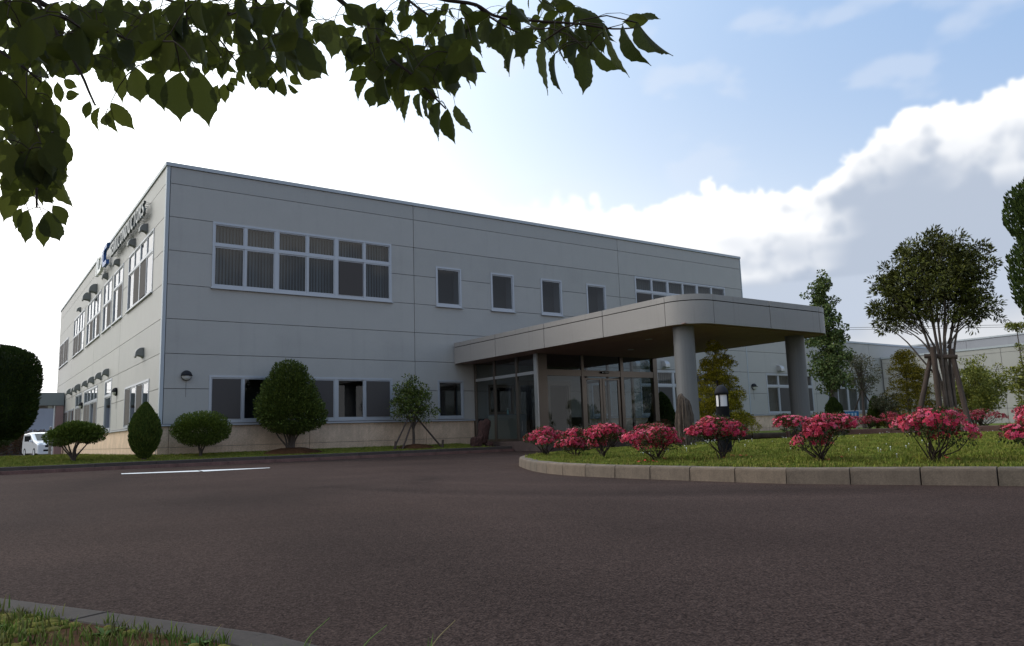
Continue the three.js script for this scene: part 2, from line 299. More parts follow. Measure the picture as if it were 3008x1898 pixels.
// island kerb: walk so that the lawn lies to +x of the direction of travel
kerbRun('island_kerb', islandPts.slice(0, 21).reverse(), 0.5, 0.15, 0.127, m.kerb, 5);
{
  // planting bed in front of and beside the building, its kerb and gutter
  const bedH = (x, z) => 0.115 + 0.12 * step(2, -0.2, z) + 0.008 * fbm(x, 1, z, 3);
  const patch = (x0, x1, z0, z1, nx, nz) => { const g = new THREE.PlaneGeometry(x1 - x0, z1 - z0, nx, nz); g.rotateX(-Math.PI / 2); g.translate((x0 + x1) / 2, 0, (z0 + z1) / 2); const p = g.attributes.position; for (let i = 0; i < p.count; i++) p.setY(i, bedH(p.getX(i), p.getZ(i))); g.computeVertexNormals(); const uv = g.attributes.uv; for (let i = 0; i < p.count; i++) uv.setXY(i, p.getX(i), p.getZ(i)); return g; };
  struct('planting_bed', [patch(-26, -0.02, -20, 1.9, 60, 60), patch(-0.02, 9.3, -0.05, 1.9, 60, 16)], m.lawn);
  kerbRun('roadside_kerb', [[-26, 2.02], [-8, 2.02], [9.3, 2.02]].reverse(), 1.2, 0.12, 0.15, m.kerbDark, 8);
  struct('gutter', [box(-26, 9.3, -0.05, 0.072, 2.035, 2.26)], m.gutter);
  // shrub bed behind the island lawn, along the single-storey wing
  const sb = new THREE.Shape([[15.66, -8.42], [15.9, -10.5], [15.9, -13], [14.9, -16.5], [33.9, -16.5], [33.9, -0.05], [14.6, -0.05], [14.6, -7.9]].map(p => new THREE.Vector2(...p)));
  const g = new THREE.ShapeGeometry(sb); g.rotateX(-Math.PI / 2); g.translate(0, 0.31, 0); struct('shrub_bed', uvm(g), m.lawn);
  kerbRun('bed_edging', [[14.7, 16.6], [15.7, 13], [15.7, 10.5], [15.4, 8.3], [14.6, 7.8]], 0.6, 0.1, 0.34, [m.gutter, m.kerbDark[1]], 12);
  // verge at the camera's feet with its flush kerb
  const vp = [[-9, 12.2], [-5.0, 15.8], [-3.98, 17.9], [-3.76, 18.36], [-3.49, 18.9], [-3.33, 19.3], [-3.2, 19.9], [-3.0, 20.8], [-1.4, 22.4], [4, 24]];
  kerbRun('verge_kerb', vp.slice().reverse(), 0.6, 0.13, 0.035, m.vergeKerb, 3);
  const vs = new THREE.Shape([...vp.map(([x, z]) => { return new THREE.Vector2(x - 0.09 - 0.03 * Math.sin(z * 9), -z - 0.05); }), new THREE.Vector2(4, -40), new THREE.Vector2(-30, -40), new THREE.Vector2(-30, -12)]);
  const vg = new THREE.ShapeGeometry(vs); vg.rotateX(-Math.PI / 2); vg.translate(0, 0.034, 0); struct('verge', uvm(vg), m.soil);
}
const bedY = (x, z) => 0.115 + 0.12 * step(2, -0.2, z) + 0.008 * fbm(x, 1, z, 3);

// ---------------------------------------------------------------- buildings
// A wall plane: u runs along it, v is height, w points outwards. frame() turns wall coordinates into world ones.
const frontWall = z => new THREE.Matrix4().makeBasis(V(1, 0, 0), V(0, 1, 0), V(0, 0, 1)).setPosition(0, 0, z);
const leftWall = x => new THREE.Matrix4().makeBasis(V(0, 0, 1), V(0, 1, 0), V(-1, 0, 0)).setPosition(x, 0, 0);
const on = (F, geo) => { const g = geo.clone(); g.applyMatrix4(F); return g; };
function cut(u0, u1, v0, v1, holes) { // rectangle minus rectangles -> list of rectangles
  const us = [u0, u1], vs = [v0, v1];
  for (const h of holes) { for (const a of [h[0], h[1]]) if (a > u0 && a < u1) us.push(a); for (const a of [h[2], h[3]]) if (a > v0 && a < v1) vs.push(a); }
  us.sort((a, b) => a - b); vs.sort((a, b) => a - b); const out = [];
  for (let j = 0; j < vs.length - 1; j++) { let run = null;
    for (let i = 0; i < us.length - 1; i++) {
      if (us[i + 1] - us[i] < 1e-4 || vs[j + 1] - vs[j] < 1e-4) continue;
      const cu = (us[i] + us[i + 1]) / 2, cv = (vs[j] + vs[j + 1]) / 2, hole = holes.some(h => cu > h[0] && cu < h[1] && cv > h[2] && cv < h[3]);
      if (hole) { run = null; continue; }
      if (run) run[1] = us[i + 1]; else { run = [us[i], us[i + 1], vs[j], vs[j + 1]]; out.push(run); }
    } }
  return out;
}
function panelWall(owner, F, uj, vj, holes, seed, mats = [m.panel, m.panelB, m.panel], name = 'wall_panel', depth = 0.06, gap = 0.009, w0 = 0) {
  const rn = rngOf(seed);
  for (let j = 0; j < vj.length - 1; j++) for (let i = 0; i < uj.length - 1; i++) {
    const r = cut(uj[i] + gap, uj[i + 1] - gap, vj[j] + gap * 0.8, vj[j + 1] - gap * 0.8, holes); if (!r.length) continue;
    const mt = mats[(rn() * mats.length) | 0], touch = (a, b) => { const du = Math.min(a[1], b[1]) - Math.max(a[0], b[0]), dv = Math.min(a[3], b[3]) - Math.max(a[2], b[2]); return (du > -1e-5 && dv > 1e-4) || (dv > -1e-5 && du > 1e-4); };
    while (r.length) { const run = [r.pop()]; for (let k = 0; k < run.length; k++) for (let q = r.length - 1; q >= 0; q--) if (touch(run[k], r[q])) run.push(...r.splice(q, 1)); part(name, run.map(q => on(F, box(q[0], q[1], q[2], q[3], w0 - depth, w0))), mt, owner); }
  }
  part('wall_backing', cut(uj[0], uj[uj.length - 1], vj[0], vj[vj.length - 1], holes).map(q => on(F, box(q[0], q[1], q[2], q[3], w0 - depth - 0.1, w0 - depth - 0.002))), m.joint, owner);
}
// Window: cols = sash boundaries, heavy = indices of thick mullions, transom = height of the cross bar or null
function windowIn(owner, F, { cols, v0, v1, heavy = [], transom = null, blinds = 'slats', screens = [], sill = true, seed = 1, label, frameMat = m.alu }) {
  const rn = rngOf(seed), u0 = cols[0], u1 = cols[cols.length - 1], fr = [], ow = 0.055;
  fr.push(box(u0, u1, v1 - ow, v1, -0.10, 0.018), box(u0, u1, v0, v0 + ow, -0.10, 0.018), box(u0, u0 + ow, v0 + ow, v1 - ow, -0.10, 0.016), box(u1 - ow, u1, v0 + ow, v1 - ow, -0.10, 0.016));
  if (sill) fr.push(box(u0 - 0.03, u1 + 0.03, v0 - 0.028, v0 - 0.001, -0.02, 0.065));
  const bays = transom ? [[v0 + ow, transom - 0.03, 0], [transom + 0.03, v1 - ow, 1]] : [[v0 + ow, v1 - ow, 0]];
  if (transom) fr.push(box(u0 + ow, u1 - ow, transom - 0.03, transom + 0.03, -0.09, 0.015));
  cols.slice(1, -1).forEach((u, i) => {
    const h = heavy.includes(i + 1) ? 0.05 : 0.018;
    for (const [a, b, upper] of bays) fr.push(box(u - (upper ? Math.max(h, 0.03) : h), u + (upper ? Math.max(h, 0.03) : h), a, b, -0.085, h > 0.03 ? 0.014 : 0.010));
  });
  const panes = [];
  for (let i = 0; i < cols.length - 1; i++) for (const [a, b, upper] of bays) {
    const hl = i === 0 ? ow : heavy.includes(i) ? 0.05 : (upper ? 0.03 : 0.018), hr = i === cols.length - 2 ? ow : heavy.includes(i + 1) ? 0.05 : (upper ? 0.03 : 0.018);
    const p = cols[i] + hl, q = cols[i + 1] - hr, s = upper ? 0.028 : 0.034, w = upper ? -0.012 : (i % 2 ? -0.008 : -0.022);
    fr.push(box(p, q, b - s, b, w - 0.015, w + 0.011), box(p, q, a, a + s * 1.5, w - 0.015, w + 0.011), box(p, p + s, a + s * 1.5, b - s, w - 0.015, w + 0.011), box(q - s, q, a + s * 1.5, b - s, w - 0.015, w + 0.011));
    panes.push([p + s, q - s, a + s * 1.5, b - s, w, i, upper]);
  }
  // reveal boards behind the frame
  const rv = [box(u0, u1, v0, v0 + 0.02, -0.45, -0.101), box(u0, u1, v1 - 0.02, v1, -0.45, -0.101), box(u0, u0 + 0.02, v0 + 0.021, v1 - 0.021, -0.45, -0.101), box(u1 - 0.02, u1, v0 + 0.021, v1 - 0.021, -0.45, -0.101)];
  const win = part('window', fr.map(g => on(F, g)), frameMat, owner); if (label) win.userData.label = label;
  part('reveal', rv.map(g => on(F, g)), m.reveal, win);
  for (const [p, q, a, b, w, i, upper] of panes) {
    const g = new THREE.PlaneGeometry(q - p, b - a); g.translate((p + q) / 2, (a + b) / 2, w); part('pane', on(F, g), m.glass, win);
    if (!upper && screens.includes(i)) { const s = new THREE.BoxGeometry(q - p, b - a, 0.004); s.translate((p + q) / 2, (a + b) / 2, 0.0085 + 0.002 * (i % 2)); part('insect_screen', on(F, s), m.screen, win); }
  }
  if (blinds === 'slats') {
    const sl = []; for (let u = u0 + 0.06; u < u1 - 0.1; u += 0.088) { const g = new THREE.BoxGeometry(0.084, v1 - v0 - 0.14, 0.002); g.rotateY(0.62 + (rn() - 0.5) * 0.25); g.translate(u + 0.045, (v0 + v1) / 2, -0.2 + (rn() - 0.5) * 0.008); sl.push(on(F, g)); }
    part('vertical_blind', sl, m.blind, win);
  } else if (blinds === 'curtain') {
    const n = Math.round((u1 - u0) / 0.035), g = new THREE.PlaneGeometry(u1 - u0 - 0.06, v1 - v0 - 0.1, n, 1), p = g.attributes.position;
    for (let k = 0; k < p.count; k++) p.setZ(k, 0.022 * Math.sin(p.getX(k) * 52 + 2 * Math.sin(p.getX(k) * 6)));
    g.translate((u0 + u1) / 2, (v0 + v1) / 2, -0.24); g.computeVertexNormals(); part('curtain', on(F, g), m.curtain, win);
  }
  return win;
}
const split = (a, b, n) => Array.from({ length: n + 1 }, (_, i) => a + (b - a) * i / n);

const J = [1.014, 1.914, 2.814, 3.714, 4.614, 5.514, 6.414, 7.314, 7.77];      // heights of the panel joints
const office = thing('office_building', 'two-storey grey panelled office building with strip windows', 'building');
{
  const F = frontWall(0), L = leftWall(0);
  const big = [1.19, 2.06, 2.93, 3.82, 4.70, 5.59, 6.49], bigR = [16.87, 17.79, 18.68, 19.56, 20.42, 21.31, 22.18];
  const smallU = [8.05, 10.16, 12.27, 14.38];
  const holes = [[1.19, 6.49, 4.61, 6.42], [16.87, 22.18, 4.61, 6.40], ...smallU.map(u => [u, u + 0.95, 4.6, 5.89]), [1.19, 6.49, 1.03, 2.27], [8.05, 9.0, 1.03, 2.25], [14.41, 15.36, 1.03, 2.24], [16.87, 22.18, 1.03, 2.77],
    [9.95, 10.95, 1.13, 2.12], [11.15, 13.40, 0.2, 2.28]];
  panelWall(office, F, [0.09, 7.27, 16.05, 23.3], J, holes, 4);
  const lw = [
    { cols: split(-5.3, -1.42, 4), v0: 4.63, v1: 6.43, heavy: [2], transom: 5.83, screens: [1, 2] },
    { cols: split(-8.2, -6.3, 2), v0: 4.63, v1: 6.43, transom: 5.83, screens: [1] },
    { cols: split(-10.5, -8.6, 2), v0: 4.63, v1: 6.43, transom: 5.62, screens: [1] },
    { cols: split(-15.0, -11.2, 4), v0: 4.63, v1: 6.40, heavy: [2], transom: 5.58, screens: [1, 3] },
    { cols: split(-19.7, -15.9, 4), v0: 4.63, v1: 6.40, heavy: [2], transom: 5.56, screens: [0, 1, 2] },
    { cols: split(-25.7, -21.8, 4), v0: 4.65, v1: 5.88, heavy: [2], screens: [0, 1, 2, 3] },
    { cols: split(-5.1, -1.38, 4), v0: 1.03, v1: 2.27, heavy: [2], screens: [0, 2] },
    { cols: [-9.2, -7.75], v0: 1.03, v1: 2.78, transom: 2.22 },
    { cols: split(-14.8, -11.05, 4), v0: 1.03, v1: 2.78, heavy: [2], transom: 2.23, screens: [0, 1, 3] },
    { cols: split(-17.7, -15.6, 2), v0: 1.03, v1: 2.78, transom: 2.22, screens: [0, 1] },
    { cols: split(-20.3, -18.2, 2), v0: 1.03, v1: 2.25, screens: [0] },
    { cols: split(-22.3, -20.55, 2), v0: 1.03, v1: 2.25, screens: [0, 1] }];
  panelWall(office, L, [-26.3, -20.0, -12.65, -6.5, -0.14], J, lw.map(w => [w.cols[0], w.cols[w.cols.length - 1], w.v0, w.v1]), 6);
  // corner trim, copings, sill ledges
  part('corner_trim', [box(-0.004, 0.081, 1.02, 7.77, -0.08, 0.006), box(-0.006, 0.05, 1.02, 7.77, -0.131, -0.0795)], m.trim, office); part('corner_trim', [box(23.31, 23.36, 1.02, 7.77, -0.08, 0.006)], m.trim, office);
  part('coping', [box(-0.035, 23.36, 7.775, 7.872, -0.2, 0.035), box(-0.037, 0.2, 7.773, 7.87, -26.35, -0.201)], m.trim, office);
  part('sill_ledge', [box(-0.035, 9.40, 0.965, 1.008, -0.09, 0.036), box(-0.036, 0.09, 0.965, 1.006, -26.3, -0.089)], m.aluDull, office); part('sill_ledge', [box(14.22, 23.32, 0.965, 1.008, -0.09, 0.036)], m.aluDull, office);
  // plinth panels below the ledge
  panelWall(office, F, [-0.02, 0.25, 3.93, 7.64, 9.40], [0.0, 0.43, 0.962], [], 9, [m.plinth], 'plinth_panel', 0.06, 0.006, -0.02);
  panelWall(office, F, [14.22, 17.4, 20.9, 23.3], [0.0, 0.43, 0.962], [], 10, [m.plinth], 'plinth_panel', 0.06, 0.006, -0.02);
  panelWall(office, L, [-26.3, -21.6, -16.6, -11.6, -6.55, -0.085], [0.0, 0.43, 0.962], [], 11, [m.plinth], 'plinth_panel', 0.06, 0.006, -0.02);
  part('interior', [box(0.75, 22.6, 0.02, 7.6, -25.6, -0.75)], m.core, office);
  part('rear_wall', [box(0.1, 23.28, 0, 7.77, -26.35, -26.2), box(23.1, 23.3, 0, 7.77, -26.19, -0.18)], m.panelB, office);
  part('roof', [box(0.1, 23.2, 7.55, 7.7, -26.18, -0.18)], m.aluDull, office);
  // windows
  windowIn(office, F, { cols: big, v0: 4.61, v1: 6.42, heavy: [2, 4], transom: 5.78, screens: [4], seed: 2, label: 'wide upper window with vertical blinds' });
  windowIn(office, F, { cols: bigR, v0: 4.61, v1: 6.40, heavy: [2, 4], transom: 5.82, blinds: 'curtain', screens: [0], seed: 3 });
  smallU.forEach((u, i) => windowIn(office, F, { cols: [u, u + 0.95], v0: 4.6, v1: 5.89, blinds: 'none', seed: 10 + i }));
  windowIn(office, F, { cols: big, v0: 1.03, v1: 2.27, heavy: [2, 4], blinds: 'none', screens: [0, 3, 5], seed: 4, sill: false, label: 'wide ground floor window partly hidden by shrubs' });
  windowIn(office, F, { cols: [8.05, 9.0], v0: 1.03, v1: 2.25, blinds: 'none', sill: false });
  windowIn(office, F, { cols: [14.41, 15.36], v0: 1.03, v1: 2.24, blinds: 'none', sill: false });
  windowIn(office, F, { cols: bigR, v0: 1.03, v1: 2.77, heavy: [2, 4], transom: 2.19, blinds: 'curtain', screens: [1, 3], seed: 6, sill: false });
  lw.forEach((w, i) => windowIn(office, L, { ...w, blinds: 'curtain', seed: 30 + i, sill: w.v0 > 2 }));
  // entrance in the wall behind the vestibule: reception window, two dark glass doors
  windowIn(office, F, { cols: [9.95, 10.95], v0: 1.13, v1: 2.12, blinds: 'none', sill: false, frameMat: m.stainless });
  const d = part('inner_door', [box(11.15, 13.4, 2.12, 2.28, -0.12, 0.05), box(11.15, 11.23, 0.2, 2.12, -0.1, 0.04), box(12.36, 12.46, 0.2, 2.12, -0.1, 0.04), box(13.32, 13.4, 0.2, 2.12, -0.1, 0.04), box(12.46, 13.32, 0.29, 0.37, -0.06, 0.0), box(12.46, 12.52, 0.37, 2.12, -0.06, 0), box(13.26, 13.32, 0.37, 2.12, -0.06, 0)], m.stainless, office);
  for (const [a, b] of [[11.23, 12.36], [12.52, 13.26]]) { const g = new THREE.PlaneGeometry(b - a, 1.75); g.translate((a + b) / 2, 1.245, -0.03); part('pane', g, m.glass, d); }
  part('door_handle', [rod([12.25, 0.95, 0.03], [12.25, 1.3, 0.03], 0.012)], m.stainlessLight, d);
}
const wing = thing('single_storey_wing', 'low grey office wing set back behind the trees', 'building');
{
  const F = frontWall(-0.012), jr = [1.014, 1.914, 2.814, 3.714, 4.42];
  const ws = [{ cols: split(24.56, 27.95, 4), v0: 1.03, v1: 2.79, heavy: [2], transom: 2.23, screens: [1, 3] }, { cols: split(29.1, 32.5, 4), v0: 1.03, v1: 2.79, heavy: [2], transom: 2.23, screens: [0] }];
  panelWall(wing, F, [23.38, 28.2, 33.0, 37.42, 42], jr, ws.map(w => [w.cols[0], w.cols[4], w.v0, w.v1]), 14);
  ws.forEach((w, i) => windowIn(wing, F, { ...w, blinds: 'curtain', seed: 60 + i, sill: false }));
  part('coping', [box(23.38, 42.02, 4.425, 4.51, -0.25, 0.02)], m.trim, wing);
  part('sill_ledge', [box(23.38, 33.95, 0.965, 1.008, -0.09, 0.024)], m.aluDull, wing);
  panelWall(wing, F, [23.38, 24.55, 27.9, 31.2, 33.95], [0, 0.43, 0.962], [], 15, [m.plinth], 'plinth_panel', 0.06, 0.006, -0.02);
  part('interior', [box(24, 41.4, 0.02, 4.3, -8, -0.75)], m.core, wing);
  part('roof', [box(23.4, 42, 4.31, 4.40, -8.2, -0.19)], m.aluDull, wing);
  part('rear_wall', [box(41.85, 42, 0, 4.3, -8.2, -0.19), box(23.4, 41.84, 0, 4.3, -8.4, -8.21)], m.panelB, wing);
}
const lowWing = thing('low_side_wing', 'low grey side wing behind the right-hand shrubs', 'building');
{
  const F = leftWall(34), w = { cols: [4.1, 5.05], v0: 1.4, v1: 2.74 };
  panelWall(lowWing, F, [0.05, 5.6, 11.2, 17], [0.0, 0.96, 1.86, 2.72, 3.46, 3.68], [[4.1, 5.05, 1.4, 2.74]], 17);
  windowIn(lowWing, F, { ...w, blinds: 'none', sill: false });
  part('coping', [box(33.97, 34.25, 3.69, 3.78, 0.02, 17.02)], m.trim, lowWing);
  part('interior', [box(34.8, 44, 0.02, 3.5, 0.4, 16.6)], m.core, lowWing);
  part('roof', [box(34.2, 44.5, 3.55, 3.66, 0.05, 17)], m.aluDull, lowWing);
  part('rear_wall', [box(34.2, 44.5, 0, 3.54, 16.85, 17)], m.panelB, lowWing);
}
{
  const hall = thing('distant_hall', 'taller grey hall rising beyond the low wings at right', 'building');
  panelWall(hall, leftWall(54), split(-34, 10, 6), [0, 3.2, 4.1, 5.05, 6.1], [], 19, [m.hallWall]);
  part('coping', [box(53.95, 54.3, 6.11, 6.22, -34, 10)], m.trim, hall);
  part('shell', [box(54.25, 70, 0, 6.0, -34, 10)], m.hallWall, hall);
  const wh = thing('distant_warehouse', 'far bluish-grey warehouse seen past the side porch', 'building');
  part('wall', [box(-30, 14, 2.35, 6.2, -80, -76)], m.hallWall, wh);
  part('awning', [box(-30, 14, 2.2, 2.34, -76, -74.4)], m.aluDull, wh);
  part('base_wall', [box(-30, 14, -0.06, 2.19, -80, -76.3)], m.core, wh);
  for (let i = 0; i < 6; i++) part('post', [box(-18 + i * 5, -17.8 + i * 5, -0.06, 2.19, -74.7, -74.5)], m.aluDull, wh);
}

// ---------------------------------------------------------------- entrance canopy and vestibule
function strip(path, y0, y1, t) { // wall of thickness t along a path of [x, z], outer side on the left of travel
  const n = path.length, out = [], inn = [];
  for (let i = 0; i < n; i++) { const a = path[Math.max(0, i - 1)], b = path[Math.min(n - 1, i + 1)], dx = b[0] - a[0], dz = b[1] - a[1], l = Math.hypot(dx, dz); out.push(path[i]); inn.push([path[i][0] - dz / l * t, path[i][1] + dx / l * t]); }
  const pos = [], q = (a, b, c, d) => pos.push(...a, ...b, ...c, ...a, ...c, ...d), P = (p, y) => [p[0], y, p[1]];
  for (let i = 0; i < n - 1; i++) { const a = out[i], b = out[i + 1], c = inn[i], d = inn[i + 1];
    q(P(a, y0), P(b, y0), P(b, y1), P(a, y1)); q(P(d, y0), P(c, y0), P(c, y1), P(d, y1)); q(P(a, y1), P(b, y1), P(d, y1), P(c, y1)); q(P(b, y0), P(a, y0), P(c, y0), P(d, y0)); }
  q(P(inn[0], y0), P(out[0], y0), P(out[0], y1), P(inn[0], y1)); q(P(out[n - 1], y0), P(inn[n - 1], y0), P(inn[n - 1], y1), P(out[n - 1], y1));
  const g = new THREE.BufferGeometry(); g.setAttribute('position', new THREE.Float32BufferAttribute(pos, 3)); g.computeVertexNormals();
  return uvm(toCreasedNormals(g, 0.5));
}
const canopy = thing('entrance_canopy', 'deep flat entrance canopy with rounded corners on two round columns', 'canopy');
{
  const x0 = 8.66, x1 = 14.16, z1 = 9.9, R = 0.75, yb = 2.77, ym = 3.292, yt = 3.43, g = 0.010;
  const arc = (cx, cz, a0, a1) => Array.from({ length: 13 }, (_, i) => { const a = a0 + (a1 - a0) * i / 12; return [cx + R * Math.cos(a), cz + R * Math.sin(a)]; });
  const segs = [];
  const zj = [0.03, 2.37, 4.72, 7.08, z1 - R];
  for (let i = 0; i < 4; i++) segs.push([[x0, zj[i] + g], [x0, zj[i + 1] - g]]);
  segs.push(arc(x0 + R, z1 - R, Math.PI - 0.005, Math.PI / 2 + 0.005));
  const xj = [x0 + R, 11.42, x1 - R]; for (let i = 0; i < 2; i++) segs.push([[xj[i] + g, z1], [xj[i + 1] - g, z1]]);
  segs.push(arc(x1 - R, z1 - R, Math.PI / 2 - 0.005, 0.005));
  const zr = [z1 - R, 6.9, 4.6, 2.3, 0.03]; for (let i = 0; i < 4; i++) segs.push([[x1, zr[i] - g], [x1, zr[i + 1] + g]]);
  for (const s of segs) { const back = s.map(p => p); part('fascia_panel', strip(back, yb, ym - 0.010, -0.03), m.fascia, canopy); part('coping_panel', strip(back, ym + 0.010, yt, -0.03), m.fascia, canopy); }
  const inset = 0.034, sh = new THREE.Shape(); const r = R - inset, a = x0 + inset, b = x1 - inset, c = z1 - inset;
  sh.moveTo(a, -0.03); sh.lineTo(a, -(c - r)); sh.absarc(a + r, -(c - r), r, Math.PI, Math.PI * 1.5, false); sh.lineTo(b - r, -c); sh.absarc(b - r, -(c - r), r, Math.PI * 1.5, Math.PI * 2, false); sh.lineTo(b, -0.03); sh.lineTo(a, -0.03);
  const slab = (y0, y1) => { const e = new THREE.ExtrudeGeometry(sh, { depth: y1 - y0, bevelEnabled: false, curveSegments: 10 }); e.rotateX(-Math.PI / 2); e.translate(0, y0, 0); return uvm(clean(e)); };
  part('roof_deck', slab(2.865, 3.36), m.groove, canopy);
  // soffit boards below a plain backing
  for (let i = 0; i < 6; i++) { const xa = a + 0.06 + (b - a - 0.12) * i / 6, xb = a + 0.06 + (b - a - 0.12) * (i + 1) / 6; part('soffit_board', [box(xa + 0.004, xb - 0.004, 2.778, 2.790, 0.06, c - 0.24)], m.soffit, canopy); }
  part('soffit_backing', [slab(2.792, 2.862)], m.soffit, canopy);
  for (const [x, z] of [[10.1, 7.2], [12.6, 7.2], [11.4, 5.2]]) part('downlight', [new THREE.CylinderGeometry(0.09, 0.09, 0.02, 18).translate(x, 2.774, z)], m.stainlessLight, canopy);
  for (const [x, z] of [[9.17, 9.2], [13.44, 9.12]]) {
    const col = part('column', [new THREE.CylinderGeometry(0.235, 0.235, 2.45, 40, 1, false, Math.PI * 1.19, Math.PI * 1.985).translate(x, 1.585, z)], m.column, canopy);
    part('joint_strip', [new THREE.CylinderGeometry(0.226, 0.226, 2.44, 24).translate(x, 1.585, z)], m.joint, col);
    part('base_ring', [new THREE.CylinderGeometry(0.29, 0.30, 0.30, 32).translate(x, 0.21, z)], m.kerbDark[1], col);
  }
}
const vest = thing('entrance_vestibule', 'glazed entrance vestibule with metal posts under the canopy', 'vestibule');
{
  const X0 = 9.41, X1 = 14.2, Z = 3.45, yb = 0.29, yt = 2.80;
  part('floor_slab', [box(9.35, 14.35, -0.02, 0.285, 0.0, 3.7)], m.floor, vest);
  part('step', [box(9.9, 13.6, -0.02, 0.15, 3.702, 4.1)], m.floor, vest);
  const post = (x0, x1, z0, z1, mat = m.stainless) => part('post', [box(x0, x1, yb, yt, z0, z1)], mat, vest);
  post(9.41, 9.72, 3.30, 3.45); post(9.36, 9.409, 3.28, 3.43, m.stainlessLight); post(14.06, 14.24, 3.30, 3.45);
  post(11.03, 11.12, 3.36, 3.45); post(12.62, 12.74, 3.36, 3.45);
  for (const z of [0.06, 1.16, 2.35]) { post(9.40, 9.47, z - 0.04, z + 0.04); post(14.13, 14.2, z - 0.04, z + 0.04); }
  part('transom_bar', [box(9.72, 11.03, 2.15, 2.33, 3.35, 3.44)], m.stainless, vest); part('transom_bar', [box(11.12, 12.62, 2.15, 2.33, 3.33, 3.44)], m.stainless, vest); part('transom_bar', [box(12.74, 14.06, 2.15, 2.33, 3.35, 3.44)], m.stainless, vest);
  const zs = [0.10, 1.12, 1.20, 2.31, 2.39, 3.28];
  for (let i = 0; i < 6; i += 2) for (const x of [9.41, 14.14]) part('transom_bar', [box(x, x + 0.05, 2.20, 2.29, zs[i], zs[i + 1])], m.stainlessLight, vest);
  part('base_rail', [box(9.42, 9.47, 0.288, 0.36, 0.1, 3.28)], m.stainless, vest);
  // glass panes
  const paneZ = (x, z0, z1, y0, y1) => { const g = new THREE.PlaneGeometry(z1 - z0, y1 - y0); g.rotateY(-Math.PI / 2); g.translate(x, (y0 + y1) / 2, (z0 + z1) / 2); part('pane', g, m.glass, vest); };
  const paneX = (x0, x1, z, y0, y1) => { const g = new THREE.PlaneGeometry(x1 - x0, y1 - y0); g.translate((x0 + x1) / 2, (y0 + y1) / 2, z); part('pane', g, m.glass, vest); };
  for (let i = 0; i < 6; i += 2) { paneZ(9.435, zs[i], zs[i + 1], 0.36, 2.2); paneZ(9.435, zs[i], zs[i + 1], 2.29, 2.79); paneZ(14.165, zs[i], zs[i + 1], 0.3, 2.2); paneZ(14.165, zs[i], zs[i + 1], 2.29, 2.79); }
  for (const [a, b] of [[9.72, 11.03], [11.12, 12.62], [12.74, 14.06]]) paneX(a, b, 3.41, 2.33, 2.79);
  paneX(9.72, 11.03, 3.41, 0.29, 2.15); paneX(12.74, 14.06, 3.41, 0.29, 2.15);
  for (const [a, b] of [[11.14, 11.86], [11.88, 12.60]]) { // sliding door leaves
    const d = part('door_leaf', [box(a, a + 0.09, 0.30, 2.10, 3.37, 3.41), box(b - 0.09, b, 0.30, 2.10, 3.37, 3.41), box(a + 0.09, b - 0.09, 0.30, 0.40, 3.37, 3.41), box(a + 0.09, b - 0.09, 2.05, 2.10, 3.37, 3.41)], m.stainless, vest);
    const g = new THREE.PlaneGeometry(b - a - 0.18, 1.65); g.translate((a + b) / 2, 1.225, 3.39); part('pane', g, m.glass, d);
  }
  part('door_sensor', [new RoundedBoxGeometry(0.30, 0.065, 0.06, 3, 0.015).translate(11.94, 2.275, 3.475)], m.black, vest);
  part('sensor_light', [box(11.80, 11.86, 2.262, 2.29, 3.506, 3.509), box(11.90, 12.06, 2.262, 2.29, 3.506, 3.509)], m.lampGlass, vest);
}
{
  const c = thing('reception_cabinet', 'cream and grey cabinet standing inside the glass vestibule', 'cabinet', [9.85, 0.287, 0.1]);
  part('body', [box(0, 0.88, 0, 0.82, 0, 0.4)], m.cream, c); part('side_unit', [box(0.885, 1.22, 0, 0.82, 0, 0.4)], m.cabinet, c); part('top', [box(-0.015, 1.235, 0.822, 0.85, -0.01, 0.415)], m.cabinet, c);
  part('door_handle', [rod([1.05, 0.3, 0.42], [1.05, 0.62, 0.42], 0.01)], m.stainlessLight, c);
  const b = thing('hand_bottle', 'small pale bottle on the reception cabinet', 'bottle', [10.5, 1.138, 0.3]);
  part('body', [new THREE.LatheGeometry([[0, 0], [0.035, 0], [0.037, 0.1], [0.03, 0.13], [0.012, 0.15], [0.012, 0.17]].map(p => new THREE.Vector2(...p)), 16)], M(0.35, 0.6, 0.6, 0.3), b); part('pump', [new THREE.CylinderGeometry(0.012, 0.014, 0.03, 10).translate(0, 0.185, 0), rod([0, 0.2, 0], [0.05, 0.2, 0], 0.006)], m.white, b);
}

